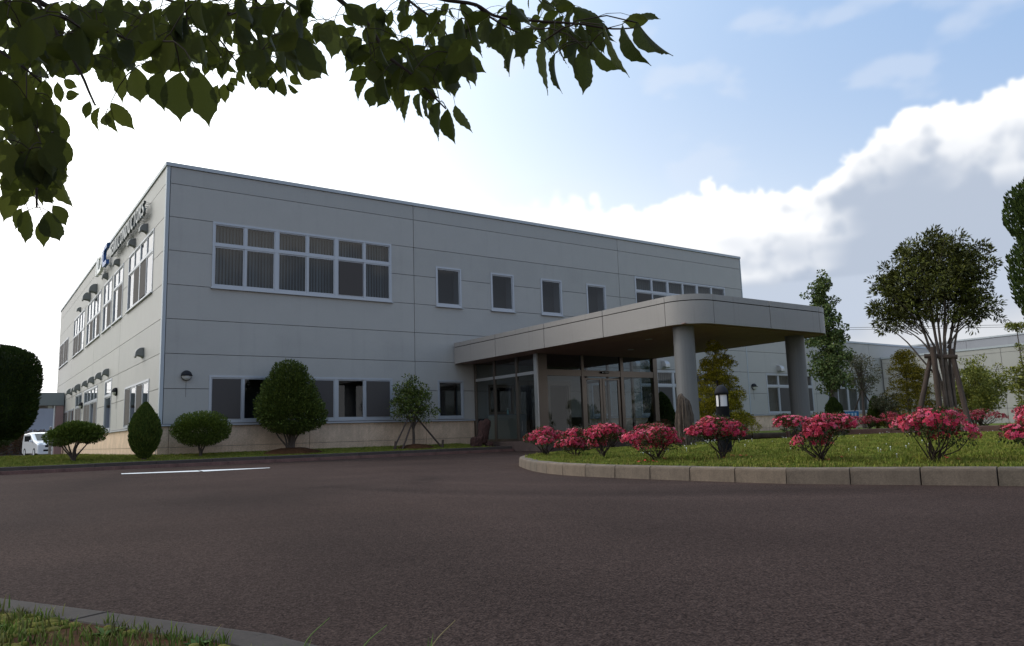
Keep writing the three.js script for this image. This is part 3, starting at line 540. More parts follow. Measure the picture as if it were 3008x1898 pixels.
// ---------------------------------------------------------------- fittings on the walls
function hoodGeo(w, h, d) { // weather hood: round-backed cowl, open at the bottom
  const s = new THREE.Shape(); s.moveTo(0, 0); s.lineTo(0, h); s.bezierCurveTo(d * 0.55, h, d, h * 0.75, d, h * 0.28); s.lineTo(d, 0.02); s.lineTo(d * 0.93, 0.0); s.lineTo(d * 0.86, 0.06); s.lineTo(0.03, 0.03); s.lineTo(0, 0);
  const g = new THREE.ExtrudeGeometry(s, { depth: w - 0.06, bevelEnabled: true, bevelThickness: 0.03, bevelSize: 0.018, bevelSegments: 3, curveSegments: 8 }); g.translate(0.018, 0, -(w - 0.06) / 2); return clean(g);
}
const hood = (() => { const gs = {}; return (pos, turn, s, mat, label, group) => {
  const o = thing('vent_hood', label, 'vent hood', pos, turn, group), k = s.toFixed(2); gs[k] ??= [hoodGeo(0.26 * s, 0.30 * s, 0.22 * s), clean(new THREE.BoxGeometry(0.012, 0.34 * s, 0.30 * s).translate(0.006, 0.15 * s, 0)), clean(new THREE.BoxGeometry(0.10 * s, 0.004, 0.16 * s).translate(0.10 * s, 0.045 * s, 0))];
  part('cowl', gs[k][0], mat, o); part('flange', gs[k][1], mat, o); part('grille', gs[k][2], m.black, o); }; })();
{
  const TL = Math.PI, near = 'vent hoods on the side wall';                 // local +x points out of the wall
  const up = [[-2.5, 6.54, 0.8], [-4.4, 6.54, 0.8], [-7.3, 6.53, 0.72], [-9.8, 6.53, 0.72], [-12.6, 6.48, 1.15], [-14.5, 6.48, 1.15], [-17.5, 6.48, 0.6]];
  const upL = ['vent hood above upper side window nearest the corner, under the word end', 'second vent hood from the corner above the nearest upper side window', 'vent hood above the second upper side window, below the sign gap', 'vent hood above the third upper side window, below the blue logo', 'large vent hood nearer the corner above the fourth upper side window', 'large vent hood farther from the corner above the fourth upper side window', 'smallest vent hood, above the fifth upper side window'];
  up.forEach(([z, y, s], i) => hood([-0.002, y, z], TL, s, m.hood, upL[i], near));
  const lo = [[-2.4, 2.94, 0.85], [-8.65, 2.92, 0.78], [-10.3, 2.92, 0.82], [-12.25, 2.92, 0.82], [-14.1, 2.92, 0.78], [-16.5, 2.92, 0.88], [-17.7, 2.92, 0.8], [-19.4, 2.92, 0.88]];
  const loL = ['lone vent hood midway up the side wall near the corner', 'vent hood above the tall narrow side window', 'vent hood between the narrow side window and the wide one', 'vent hood above the near half of the wide lower side window', 'vent hood above the far half of the wide lower side window', 'nearer hood of the close pair on the lower side wall', 'farther hood of the close pair on the lower side wall', 'lower side wall vent hood farthest from the corner'];
  lo.forEach(([z, y, s], i) => hood([-0.002, y, z], TL, s, m.hood, loL[i], near));
  const fr = [[16.62, 2.86], [17.28, 2.86], [18.2, 2.88], [25.5, 2.88]];
  const frL = ['steel vent hood seen through the vestibule glass, left of two', 'steel vent hood seen through the vestibule glass, right of two', 'steel vent hood on the wall just right of the vestibule', 'steel vent hood above the wing window left of the far column'];
  fr.forEach(([x, y], i) => hood([x, y, x > 23 ? -0.010 : 0.002], -Math.PI / 2, 0.9, m.steelHood, frL[i], 'vent hoods on the front wall'));
  const lamp = (pos, turn, label) => {
    const o = thing('wall_lamp', label, 'wall lamp', pos, turn, 'round bulkhead wall lamps');
    part('base', [new THREE.CylinderGeometry(0.128, 0.132, 0.05, 32).rotateZ(Math.PI / 2).translate(0.026, 0, 0)], m.black, o);
    const half = () => { const g = new THREE.SphereGeometry(0.122, 28, 14, 0, Math.PI * 2, 0, Math.PI / 2); g.rotateZ(-Math.PI / 2); g.scale(0.72, 1, 1); g.translate(0.05, 0, 0); return g; };
    part('diffuser', [half()], m.lampGlass, o);
    const e = new THREE.SphereGeometry(0.130, 28, 20, Math.PI / 2, Math.PI, 0, Math.PI / 2); e.scale(0.74, 1, 1); e.translate(0.05, 0.002, 0); part('hood_shell', [e], m.darkMetal, o);
    part('bar', [box(0.05, 0.147, -0.012, 0.006, -0.126, 0.126)], m.black, o);
    part('cable', [rod([0.006, -0.13, 0], [0.006, -0.55, 0], 0.004)], m.joint, o);
  };
  lamp([0.62, 2.25, 0.002], -Math.PI / 2, 'round black bulkhead lamp left of the wide ground floor window');
  lamp([-0.002, 2.25, -6.65], Math.PI, 'round black bulkhead lamp on the side wall beside the narrow window');
  lamp([-0.002, 2.23, -15.3], Math.PI, 'round black bulkhead lamp far along the side wall');
  lamp([23.62, 2.2, -0.010], -Math.PI / 2, 'small round bulkhead lamp on the wing wall right of the golden conifer');
}
// sign on the side wall
{
  const font = await new FontLoader().loadAsync('fonts/droid/droid_sans_bold.typeface.json');
  const s = thing('wall_sign', 'raised letter sign high on the side wall', 'sign');
  const F = leftWall(-0.14), text = 'SEMICONDUCTORS', H = 0.44, y = 6.93, z0 = -8.0, z1 = -1.95;
  const mk = (c) => new TextGeometry(c, { font, size: H * 1.0, depth: 0.055, curveSegments: 5, bevelEnabled: true, bevelThickness: 0.006, bevelSize: 0.005, bevelSegments: 1 });
  const widths = [...text].map(c => font.data.glyphs[c].ha / font.data.resolution), tot = widths.reduce((a, b) => a + b, 0);
  let u = z0; const k = (z1 - z0) / tot;
  [...text].forEach((c, i) => { const g = mk(c); g.computeBoundingBox(); const b = g.boundingBox; g.translate(-b.min.x, -b.min.y, 0); g.scale((widths[i] * k * 0.86) / (b.max.x - b.min.x), H / (b.max.y - b.min.y), 1); g.translate(u, y, 0); const l = part('letter', on(F, clean(g)), m.letter, s);
    part('pin', [0.25, 0.75].flatMap(f => [0.12, 0.85].map(v => on(F, rod([u + widths[i] * k * f * 0.86, y + H * v, -0.14], [u + widths[i] * k * f * 0.86, y + H * v, 0.002], 0.008, 0.008, 5)))), m.letterSide, l); u += widths[i] * k; });
  const logo = (pts, hole, mat) => { const sh = new THREE.Shape(pts.map(p => new THREE.Vector2(...p))); if (hole) sh.holes.push(new THREE.Path(hole.map(p => new THREE.Vector2(...p)))); const g = new THREE.ExtrudeGeometry(sh, { depth: 0.09, bevelEnabled: true, bevelSize: 0.006, bevelThickness: 0.006, bevelSegments: 1 }); const l = part('logo_letter', on(F, clean(g)), mat, s); const xs = pts.map(p => p[0]), a = Math.min(...xs), b = Math.max(...xs);
    part('pin', [0.3, 0.7].map(f => on(F, rod([lerp(a, b, f), 6.93, -0.14], [lerp(a, b, f), 6.93, 0.002], 0.01, 0.01, 5))), m.letterSide, l); };
  logo([[-11.2, 6.86], [-11.02, 6.86], [-10.82, 7.52], [-11.0, 7.52]], null, m.white);
  logo([[-10.85, 6.86], [-10.05, 6.86], [-9.72, 7.05], [-9.72, 7.38], [-9.95, 7.52], [-10.65, 7.52]], [[-10.62, 6.98], [-10.5, 7.40], [-10.05, 7.40], [-9.92, 7.32], [-9.92, 7.10], [-10.12, 6.98]], m.white);
  logo([[-9.5, 6.90], [-9.3, 6.86], [-8.62, 6.86], [-8.62, 7.0], [-9.2, 7.0], [-9.3, 7.05], [-9.3, 7.36], [-9.2, 7.44], [-8.62, 7.44], [-8.5, 7.58], [-9.25, 7.58], [-9.5, 7.44]], null, m.blue);
}
// side porch far along the left wall
{
  const p = thing('side_porch', 'flat-roofed grey side porch at the far end of the building', 'porch');
  part('roof_slab', [box(-4.6, -0.04, 2.56, 3.17, -25.2, -22.0)], M(0.22, 0.24, 0.25, 0.6, { map: panelTex }), p);
  part('pier', [box(-0.36, -0.045, 0.1, 2.55, -22.5, -22.05)], m.soffit, p); part('pier', [box(-4.5, -4.2, 0.1, 2.55, -22.5, -22.05)], m.soffit, p);
  part('downpipe', [rod([-0.42, 0.1, -22.1], [-0.42, 2.55, -22.1], 0.035)], m.white, p); part('lamp', [new RoundedBoxGeometry(0.2, 0.12, 0.16, 2, 0.03).translate(-0.6, 2.49, -22.2)], m.lampGlass, p);
  const wp = thing('sign_post', 'slim pale post on the lawn in front of the parked car', 'post', [-0.62, 0.2, -21.0]);
  part('shaft', [new RoundedBoxGeometry(0.11, 1.3, 0.11, 2, 0.012).translate(0, 0.65, 0)], M(0.30, 0.26, 0.22, 0.8), wp); part('cap', [new THREE.ConeGeometry(0.085, 0.06, 4).rotateY(Math.PI / 4).translate(0, 1.33, 0)], m.aluDull, wp);
}
// small sign plate in the shrub bed
{
  const s = thing('notice_plate', 'small blue notice plate with white lettering behind the back azaleas', 'sign', [20.2, 0.3, 6.3], -0.55);
  const cv = document.createElement('canvas'); cv.width = 256; cv.height = 80; const c = cv.getContext('2d'); c.fillStyle = '#1b6fa8'; c.fillRect(0, 0, 256, 80); c.strokeStyle = '#e8eef2'; c.lineWidth = 5;
  const r = rngOf(4); for (let k = 0; k < 6; k++) { const x = 20 + k * 37; c.beginPath(); for (let q = 0; q < 3; q++) { const yy = 22 + q * 17; c.moveTo(x, yy); c.lineTo(x + 28, yy); } c.moveTo(x + 8 + r() * 12, 16); c.lineTo(x + 8 + r() * 12, 62); c.stroke(); }
  const t = new THREE.CanvasTexture(cv); t.colorSpace = THREE.SRGBColorSpace;
  part('board', [new THREE.BoxGeometry(0.78, 0.24, 0.02).translate(0, 0.48, -0.012)], m.blue, s);
  part('lettering', new THREE.PlaneGeometry(0.77, 0.23).translate(0, 0.48, 0.002), new THREE.MeshStandardMaterial({ map: t, roughness: 0.6 }), s);
  for (const x of [-0.3, 0.3]) part('leg', [box(x - 0.015, x + 0.015, -0.02, 0.36, -0.035, -0.023)], m.aluDull, s);
}
// bollard light
{
  const b = thing('bollard_light', 'black bollard light with domed cap on the lawn', 'bollard light', [3.18, 0.17, 15.08]);
  part('shaft', [new THREE.CylinderGeometry(0.076, 0.078, 0.57, 36).translate(0, 0.275, 0)], m.black, b);
  part('lens', [new THREE.CylinderGeometry(0.066, 0.066, 0.135, 32).translate(0, 0.6255, 0)], M(0.62, 0.60, 0.60, 0.3), b);
  for (let k = 0; k < 4; k++) { const a = k * Math.PI / 2 + 0.25; part('rib', [new THREE.BoxGeometry(0.014, 0.135, 0.012).translate(0.072, 0.6255, 0).rotateY(a)], m.black, b); }
  part('cap', [new THREE.LatheGeometry([[0.0, 0.115], [0.02, 0.112], [0.045, 0.098], [0.066, 0.07], [0.078, 0.035], [0.08, 0], [0.0, 0]].map(p => new THREE.Vector2(p[0], p[1])), 36).translate(0, 0.694, 0)], m.darkMetal, b);
}
// stones
function rockGeo(fn, detail = 5) { const g = new THREE.IcosahedronGeometry(1, detail * 6), p = g.attributes.position, v = V(0, 0, 0), uv = g.attributes.uv; for (let i = 0; i < p.count; i++) { v.fromBufferAttribute(p, i).normalize(); const q = fn(v.clone()); p.setXYZ(i, q.x, q.y, q.z); uv.setXY(i, Math.atan2(v.z, v.x) / 6.283 * 1.2, q.y); } const k = toCreasedNormals(g, 0.7); return k; }
single('standing_stone', [rockGeo(v => {
  const a = Math.atan2(v.z, v.x), el = Math.asin(clamp(v.y, -1, 1)), y = el < 0 ? 0.5 + el / Math.PI : 0, q = Math.sin(el);
  const t = clamp((el / (Math.PI / 2) + 1) / 2), prof = Math.min(1, Math.cos(el) ** 0.42) * lerp(1.12, 0.86, t);      // rounded top, slight taper
  const ridges = 0.030 * fbm(Math.cos(a) * 3.4, t * 1.6, Math.sin(a) * 3.4 + 2, 4) + 0.016 * fbm(Math.cos(a) * 12, t * 4, Math.sin(a) * 12, 3);
  const w = 0.118 * prof + ridges * 1.6 * Math.min(1, Math.cos(el) * 2.5);
  const h = Math.sign(q) * (1 - Math.cos(el) ** 1.9) * 0.12 + q * 0.34;
  return V(5.36 + Math.cos(a) * w * 1.12 + 0.02 * t + 0.02 * fbm(t * 2, 1, 1, 2), 0.545 + h + 0.05 * Math.cos(a + 2.6) * Math.max(0, q) ** 3, 12.52 + Math.sin(a) * w);
})], m.stone, 'tall weathered brown standing stone on the lawn in front of the column', 'stone');
{
  const o = thing('red_rock', 'dark red jagged garden rock beside the vestibule', 'rock', [8.75, 0.12, 1.35]);
  const lump = (cx, cy, cz, sx, sy, sz, lean, seed) => rockGeo(v => { const n = 0.28 * fbm(v.x * 1.7 + seed, v.y * 1.7, v.z * 1.7, 4) + 0.06 * fbm(v.x * 7, v.y * 7 + seed, v.z * 7, 3); const k = 1 + n, f = 1 / Math.max(Math.abs(v.x), Math.abs(v.y), Math.abs(v.z)) ** 0.55; return V(cx + v.x * sx * k * f + lean * v.y * sy, cy + v.y * sy * k * f * 0.95, cz + v.z * sz * k * f); }, 4);
  part('upright_slab', lump(0.09, 0.46, 0, 0.17, 0.40, 0.16, 0.22, 3), m.redRock, o); part('side_block', lump(-0.2, 0.15, 0.02, 0.15, 0.20, 0.16, 0, 9), m.redRock, o); part('foot_block', lump(0.22, 0.08, 0.08, 0.11, 0.10, 0.12, 0, 14), m.redRock, o);
}
// parked car, seen from the front, far left
{
  const c = thing('parked_car', 'small white car parked far beyond the lawn at left', 'car', [0.62, 0, -41], 0.18);
  const prof = [[-1.75, 0.28], [-1.74, 0.75], [-1.6, 0.86], [-0.85, 1.0], [-0.05, 1.50], [0.3, 1.56], [1.5, 1.50], [1.76, 1.05], [1.8, 0.55], [1.75, 0.28]];
  const sh = new THREE.Shape(prof.map(p => new THREE.Vector2(...p))); const body = new THREE.ExtrudeGeometry(sh, { depth: 1.35, bevelEnabled: true, bevelSize: 0.09, bevelThickness: 0.15, bevelSegments: 4 }); body.translate(0, 0, -0.675); body.rotateY(Math.PI / 2); 
  part('body', [clean(body)], m.carPaint, c);
  const ws = new THREE.PlaneGeometry(1.22, 0.84); ws.rotateX(-1.02); ws.translate(0, 1.335, 0.505); part('windscreen', [ws], m.carGlass, c);
  for (const s of [-1, 1]) { part('headlight', [new THREE.SphereGeometry(0.15, 16, 10).scale(1.2, 0.75, 0.6).translate(s * 0.6, 0.80, 1.72)], M(0.5, 0.52, 0.55, 0.1, { metalness: 0.5 }), c); part('side_window', [box(s > 0 ? 0.826 : -0.83, s > 0 ? 0.83 : -0.826, 1.05, 1.42, -1.3, 0.2)], m.carGlass, c); part('mirror', [new RoundedBoxGeometry(0.18, 0.13, 0.1, 2, 0.03).translate(s * 0.92, 1.05, 0.62)], m.carPaint, c);
    for (const z of [1.1, -1.15]) { const w = part('wheel', [new THREE.CylinderGeometry(0.3, 0.3, 0.19, 24).rotateZ(Math.PI / 2).translate(s * 0.74, 0.3, z)], m.tyre, c); part('rim', [new THREE.CylinderGeometry(0.18, 0.18, 0.2, 16).rotateZ(Math.PI / 2).translate(s * 0.745, 0.3, z)], m.aluDull, w); } }
  part('grille', [new RoundedBoxGeometry(0.75, 0.14, 0.06, 2, 0.02).translate(0, 0.70, 1.82)], m.black, c); part('lower_intake', [new RoundedBoxGeometry(0.95, 0.14, 0.06, 2, 0.02).translate(0, 0.42, 1.81)], m.black, c); part('number_plate', [box(-0.17, 0.17, 0.51, 0.60, 1.84, 1.86)], m.white, c);
}
// overhead wires
{
  const wire = (a, b, sag, label) => { const pts = []; for (let i = 0; i <= 10; i++) { const t = i / 10; pts.push([lerp(a[0], b[0], t), lerp(a[1], b[1], t) - sag * 4 * t * (1 - t), lerp(a[2], b[2], t)]); } single('power_line', [tube(pts, 0.016, 0.016, 5, 20)], m.black, label, 'wire', 'overhead wires'); };
  wire([49, 9.9, -30], [66, 6.6, 8], 0.12, 'upper overhead wire crossing the sky behind the right-hand tree'); wire([49, 9.72, -30], [66, 6.44, 8], 0.12, 'lower overhead wire crossing the sky behind the right-hand tree');
  wire([-6, 8.85, -49], [24, 9.9, -52], 0.2, 'top overhead wire in the white sky left of the building'); wire([-6, 7.9, -49], [24, 9.0, -52], 0.2, 'middle overhead wire in the white sky left of the building'); wire([-6, 5.1, -49], [24, 5.2, -50], 0.1, 'lowest overhead wire left of the building above the porch');
}

// ---------------------------------------------------------------- vegetation
const G = {
  azalea: [[0.045, 0.07, 0.018], [0.06, 0.075, 0.02], [0.09, 0.07, 0.025], [0.035, 0.055, 0.015]],
  clipped: [[0.075, 0.105, 0.014], [0.10, 0.135, 0.018], [0.055, 0.085, 0.012], [0.125, 0.16, 0.024]],
  glossy: [[0.06, 0.085, 0.014], [0.08, 0.11, 0.017], [0.045, 0.066, 0.012], [0.105, 0.13, 0.024]],
  camellia: [[0.075, 0.105, 0.018], [0.10, 0.13, 0.024], [0.05, 0.075, 0.015], [0.15, 0.17, 0.04]],
  gold: [[0.33, 0.29, 0.025], [0.24, 0.22, 0.02], [0.45, 0.37, 0.04], [0.14, 0.14, 0.018]],
  darkGold: [[0.15, 0.12, 0.016], [0.085, 0.08, 0.014], [0.22, 0.17, 0.02]],
  conifer: [[0.035, 0.055, 0.014], [0.05, 0.07, 0.016], [0.028, 0.045, 0.012]],
  conifer2: [[0.075, 0.105, 0.02], [0.055, 0.085, 0.018], [0.10, 0.125, 0.025]],
  gum: [[0.09, 0.13, 0.035], [0.12, 0.16, 0.045], [0.065, 0.10, 0.026], [0.16, 0.185, 0.06]],
  osmanthus: [[0.055, 0.06, 0.016], [0.075, 0.08, 0.018], [0.042, 0.045, 0.013], [0.12, 0.125, 0.022]],
  olive: [[0.11, 0.11, 0.06], [0.085, 0.09, 0.045], [0.14, 0.12, 0.065]],
  light: [[0.18, 0.19, 0.035], [0.13, 0.15, 0.03], [0.24, 0.235, 0.045]],
  red: [[0.14, 0.055, 0.03], [0.10, 0.075, 0.03], [0.08, 0.05, 0.025]],
};
function foliage(N, seed, sample, o) { // N small folded leaves as one geometry with vertex colours
  const rn = rngOf(seed), pos = new Float32Array(N * 12), nor = new Float32Array(N * 12), col = new Float32Array(N * 12), idx = new Uint32Array(N * 6);
  const d = V(0, 0, 0), s = V(0, 0, 0), n = V(0, 0, 0), r = V(0, 0, 0);
  for (let i = 0; i < N; i++) {
    const q = sample(rn), L = lerp(o.len[0], o.len[1], rn()), W = L * lerp(o.wid[0], o.wid[1], rn());
    d.set(q.n[0] * o.out + (rn() - 0.5) * o.rand, q.n[1] * o.out + o.up + (rn() - 0.5) * o.rand, q.n[2] * o.out + (rn() - 0.5) * o.rand).normalize();
    r.set(rn() - 0.5, rn() - 0.5 + (o.flat ?? 0), rn() - 0.5).normalize(); s.crossVectors(d, r).normalize(); n.crossVectors(s, d).normalize(); if (n.y < 0) { n.negate(); s.negate(); }
    const b = q.p, f = W * 0.22, P = [[0, 0, 0], [0.5, 1, f], [1, 0, -(o.droop ?? 0) * L], [0.5, -1, f]];
    const pal = (q.c ?? o.col), c = pal[(rn() * pal.length) | 0], k = lerp(0.7, 1.25, rn());
    for (let v = 0; v < 4; v++) { const j = i * 12 + v * 3, a = P[v][0] * L, e = P[v][1] * W / 2, h = P[v][2];
      pos[j] = b[0] + d.x * a + s.x * e + n.x * h; pos[j + 1] = b[1] + d.y * a + s.y * e + n.y * h; pos[j + 2] = b[2] + d.z * a + s.z * e + n.z * h;
      const t = P[v][1] * 0.35; nor[j] = n.x - s.x * t; nor[j + 1] = n.y - s.y * t; nor[j + 2] = n.z - s.z * t;
      col[j] = c[0] * k; col[j + 1] = c[1] * k; col[j + 2] = c[2] * k; }
    idx.set([i * 4, i * 4 + 1, i * 4 + 2, i * 4, i * 4 + 2, i * 4 + 3], i * 6);
  }
  const g = new THREE.BufferGeometry(); g.setAttribute('position', new THREE.BufferAttribute(pos, 3)); g.setAttribute('normal', new THREE.BufferAttribute(nor, 3)); g.setAttribute('color', new THREE.BufferAttribute(col, 3)); g.setIndex(new THREE.BufferAttribute(idx, 1)); return g;
}
function unit(rn) { const z = rn() * 2 - 1, a = rn() * 6.2832, r = Math.sqrt(1 - z * z); return [r * Math.cos(a), z, r * Math.sin(a)]; }
// points through blobs [cx,cy,cz, rx,ry,rz]: mostly in an outer shell, with a bumpy outline
function blobSampler(blobs, { shell = 0.35, amp = 0.12, freq = 3, seed = 0 } = {}) {
  const w = blobs.map(b => b[3] * b[4] + b[4] * b[5] + b[3] * b[5]), tot = w.reduce((a, b) => a + b, 0);
  return rn => { let t = rn() * tot, i = 0; while (t > w[i] && i < w.length - 1) t -= w[i++]; const b = blobs[i], u = unit(rn);
    const k = (1 + amp * 2 * fbm(u[0] * freq + seed + b[0], u[1] * freq + b[1], u[2] * freq + b[2], 3)) * (1 - shell * rn() ** 1.6);
    const n = [u[0] / b[3], u[1] / b[4], u[2] / b[5]], l = Math.hypot(...n);
    return { p: [b[0] + u[0] * b[3] * k, b[1] + u[1] * b[4] * k, b[2] + u[2] * b[5] * k], n: n.map(v => v / l) }; };
}
// points in clumps scattered through blobs, so that gaps stay open between the clumps
function clumpSampler(blobs, K, size, seed, o = {}) {
  const rn = rngOf(seed), base = blobSampler(blobs, { shell: o.shell ?? 0.8, amp: o.amp ?? 0.15, seed }), cl = [];
  for (let i = 0; i < K; i++) { const q = base(rn); cl.push({ ...q, r: size * lerp(0.6, 1.35, rn()), c: o.tints ? o.tints[(rn() * o.tints.length) | 0] : undefined }); }
  const f = r => { const c = cl[(r() * K) | 0], u = unit(r), k = c.r * Math.cbrt(r()); return { p: [c.p[0] + u[0] * k, c.p[1] + u[1] * k * 0.8, c.p[2] + u[2] * k], n: [c.n[0] * 0.5 + u[0], c.n[1] * 0.5 + u[1], c.n[2] * 0.5 + u[2]], c: c.c }; };
  f.clumps = cl; return f;
}
const jit = (rn, a) => (rn() - 0.5) * a;
// stems that fork from the ground up to given points
function stems(targets, rn, r0, r1, base = [0, 0, 0], bend = 0.12) {
  return targets.map(t => { const mid = [lerp(base[0], t[0], 0.45) + jit(rn, bend), lerp(base[1], t[1], 0.5) + jit(rn, bend * 0.5), lerp(base[2], t[2], 0.45) + jit(rn, bend)], q = [lerp(base[0], t[0], 0.12) + jit(rn, bend * 0.4), lerp(base[1], t[1], 0.2), lerp(base[2], t[2], 0.12) + jit(rn, bend * 0.4)]; return tube([[base[0] + jit(rn, r0), base[1] - 0.04, base[2] + jit(rn, r0)], q, mid, t], r0 * lerp(0.7, 1.1, rn()), r1, 6, 9); });
}
// ---- azaleas
function flowerGeo(N, seed, sample, size, pal) { // five-petalled open funnels
  const rn = rngOf(seed), pos = [], nor = [], col = [];
  const d = V(0, 0, 0), s = V(0, 0, 0), t = V(0, 0, 0);
  for (let i = 0; i < N; i++) {
    const q = sample(rn), r = size * lerp(0.7, 1.15, rn()); d.set(q.n[0] + jit(rn, 0.9), q.n[1] + 0.25 + jit(rn, 0.9), q.n[2] + jit(rn, 0.9)).normalize();
    s.crossVectors(d, V(jit(rn, 1), jit(rn, 1), jit(rn, 1))).normalize(); t.crossVectors(d, s); const c = pal[(rn() * pal.length) | 0], k = lerp(0.8, 1.2, rn()), b = q.p, a0 = rn() * 6;
    for (let p = 0; p < 5; p++) {
      const A = (a, rr, h) => { const x = Math.cos(a) * rr, y = Math.sin(a) * rr; return [b[0] + s.x * x + t.x * y + d.x * h, b[1] + s.y * x + t.y * y + d.y * h, b[2] + s.z * x + t.z * y + d.z * h]; };
      const a = a0 + p * 1.2566, o = A(a, 0, -r * 0.35), l = A(a - 0.5, r * 0.72, r * 0.18), m1 = A(a, r * 1.05, r * 0.22 + jit(rn, r * 0.3)), e = A(a + 0.5, r * 0.72, r * 0.18);
      for (const v of [o, l, m1, o, m1, e]) { pos.push(...v); nor.push(d.x, d.y, d.z); const sh = v === o ? 0.55 : 1; col.push(c[0] * k * sh, c[1] * k * sh, c[2] * k * sh); }
    }
  }
  const g = new THREE.BufferGeometry(); g.setAttribute('position', new THREE.Float32BufferAttribute(pos, 3)); g.setAttribute('normal', new THREE.Float32BufferAttribute(nor, 3)); g.setAttribute('color', new THREE.Float32BufferAttribute(col, 3)); return g;
}
const pinks = [[0.62, 0.022, 0.085], [0.70, 0.036, 0.125], [0.56, 0.016, 0.055], [0.78, 0.12, 0.22], [0.48, 0.014, 0.04]], reds = [[0.42, 0.02, 0.05], [0.5, 0.03, 0.07], [0.36, 0.015, 0.035]];
function azalea(x, z, y, w, h, seed, label, o = {}) {
  const rn = rngOf(seed), root = thing('azalea_bush', label, 'azalea', [x, y, z], 0, o.group ?? 'azaleas in bloom');
  const lobes = o.lobes ?? 4, bl = [], tg = [];
  for (let i = 0; i < lobes; i++) { const a = i / lobes * 6.283 + rn() * 1.3, r = w * 0.31 * lerp(0.5, 1.2, rn()), hh = h * lerp(0.42, 0.82, rn()); bl.push([Math.cos(a) * r, hh, Math.sin(a) * r, w * lerp(0.2, 0.29, rn()), h * lerp(0.16, 0.25, rn()), w * lerp(0.2, 0.29, rn())]); }
  bl.push([jit(rn, w * 0.15), h * 0.74, jit(rn, w * 0.15), w * 0.27, h * 0.25, w * 0.27]);
  for (const b of bl) for (let k = 0; k < 3; k++) tg.push([b[0] + jit(rn, b[3] * 1.3), b[1] + jit(rn, b[4]) - b[4] * 0.2, b[2] + jit(rn, b[5] * 1.3)]);
  part('stems', stems(tg, rn, 0.0085 * (h / 0.4), 0.0025, [0, 0, 0], w * 0.16), m.twig, root);
  part('leaves', foliage(o.far ? 900 : 2300, seed + 1, blobSampler(bl, { shell: 0.75, amp: 0.16, freq: 4, seed }), { len: [0.018, 0.034], wid: [0.4, 0.55], out: 0.8, up: 0.3, rand: 1.2, col: G.azalea }), m.leaf, root);
  const fs = blobSampler(bl, { shell: 0.16, amp: 0.16, freq: 4, seed });
  part('flowers', flowerGeo(o.n ?? 330, seed + 2, rn2 => { let q; for (let k = 0; k < 8; k++) { q = fs(rn2); if (q.n[1] > -0.55 && fbm(q.p[0] * 9 + seed, q.p[1] * 9, q.p[2] * 9, 2) > -0.12) break; } return q; }, o.size ?? 0.021, o.pal ?? pinks), m.petal, root);
  return root;
}
const island = (x, z) => hIsland(x, z) - 0.01;
[['A1', 3.37, 11.47, 0.60, 0.44, 'leftmost azalea bush at the rounded tip of the lawn island'], ['A2', 2.85, 12.79, 0.52, 0.38, 'second azalea bush from the island tip, behind the kerb'], ['A3', 2.40, 13.84, 0.50, 0.41, 'third azalea bush from the island tip, with a low side branch'], ['A6', 2.12, 15.02, 0.66, 0.36, 'pale pink azalea bush left of the standing stone'], ['A7', 2.38, 15.68, 0.70, 0.43, 'two-lobed azalea bush right in front of the bollard light'], ['A8', 2.28, 16.88, 0.62, 0.42, 'full azalea bush in front of the far canopy column'], ['A9', 2.52, 17.77, 0.68, 0.41, 'widest front azalea bush, below the staked tree'], ['A10', 2.95, 18.42, 0.58, 0.44, 'azalea bush cut off by the right edge of the photo']]
  .forEach(([k, x, z, w, h, l], i) => azalea(x, z, island(x, z), w * 1.1, h * 1.08, 101 + i * 17, l, { group: 'azaleas along the island kerb', lobes: i === 4 ? 2 : 4, n: 800 }));
[[4.6, 11.0, 0.62, 0.40, 'azalea just behind the tip azaleas, in front of the vestibule door'], [6.0, 10.1, 0.75, 0.42, 'azalea at the back of the lawn before the vestibule door posts'], [7.4, 9.7, 0.80, 0.48, 'azalea at the back of the lawn left of the standing stone']]
  .forEach(([x, z, w, h, l], i) => azalea(x, z, island(x, z), w, h, 401 + i * 13, l, { group: 'azaleas at the back of the lawn', n: 430, lobes: 5 }));
[[16.78, 8.35, 0.9, 0.44, 'far azalea left of the blue notice plate'], [17.2, 8.75, 0.8, 0.40, 'dark red far azalea right of the blue notice plate', reds], [17.1, 9.5, 0.85, 0.47, 'rounded far azalea in front of the small cone conifer'], [17.3, 10.2, 0.7, 0.42, 'far azalea left of the slanted tree prop'], [18.0, 10.8, 0.75, 0.5, 'far azalea between the tree props'], [16.3, 12.25, 1.05, 0.46, 'broad far azalea right of the tree props'], [15.9, 13.5, 0.95, 0.52, 'far azalea at the right edge behind the lawn'], [16.1, 7.7, 0.5, 0.34, 'lowest dark red far azalea beside the far column', reds]]
  .forEach(([x, z, w, h, l, pal], i) => azalea(x, z, 0.30, w, h, 501 + i * 11, l, { group: 'azaleas in the far bed', far: true, n: 420, lobes: 5, size: 0.026, pal: pal ?? [...reds, ...pinks.slice(0, 3)] }));
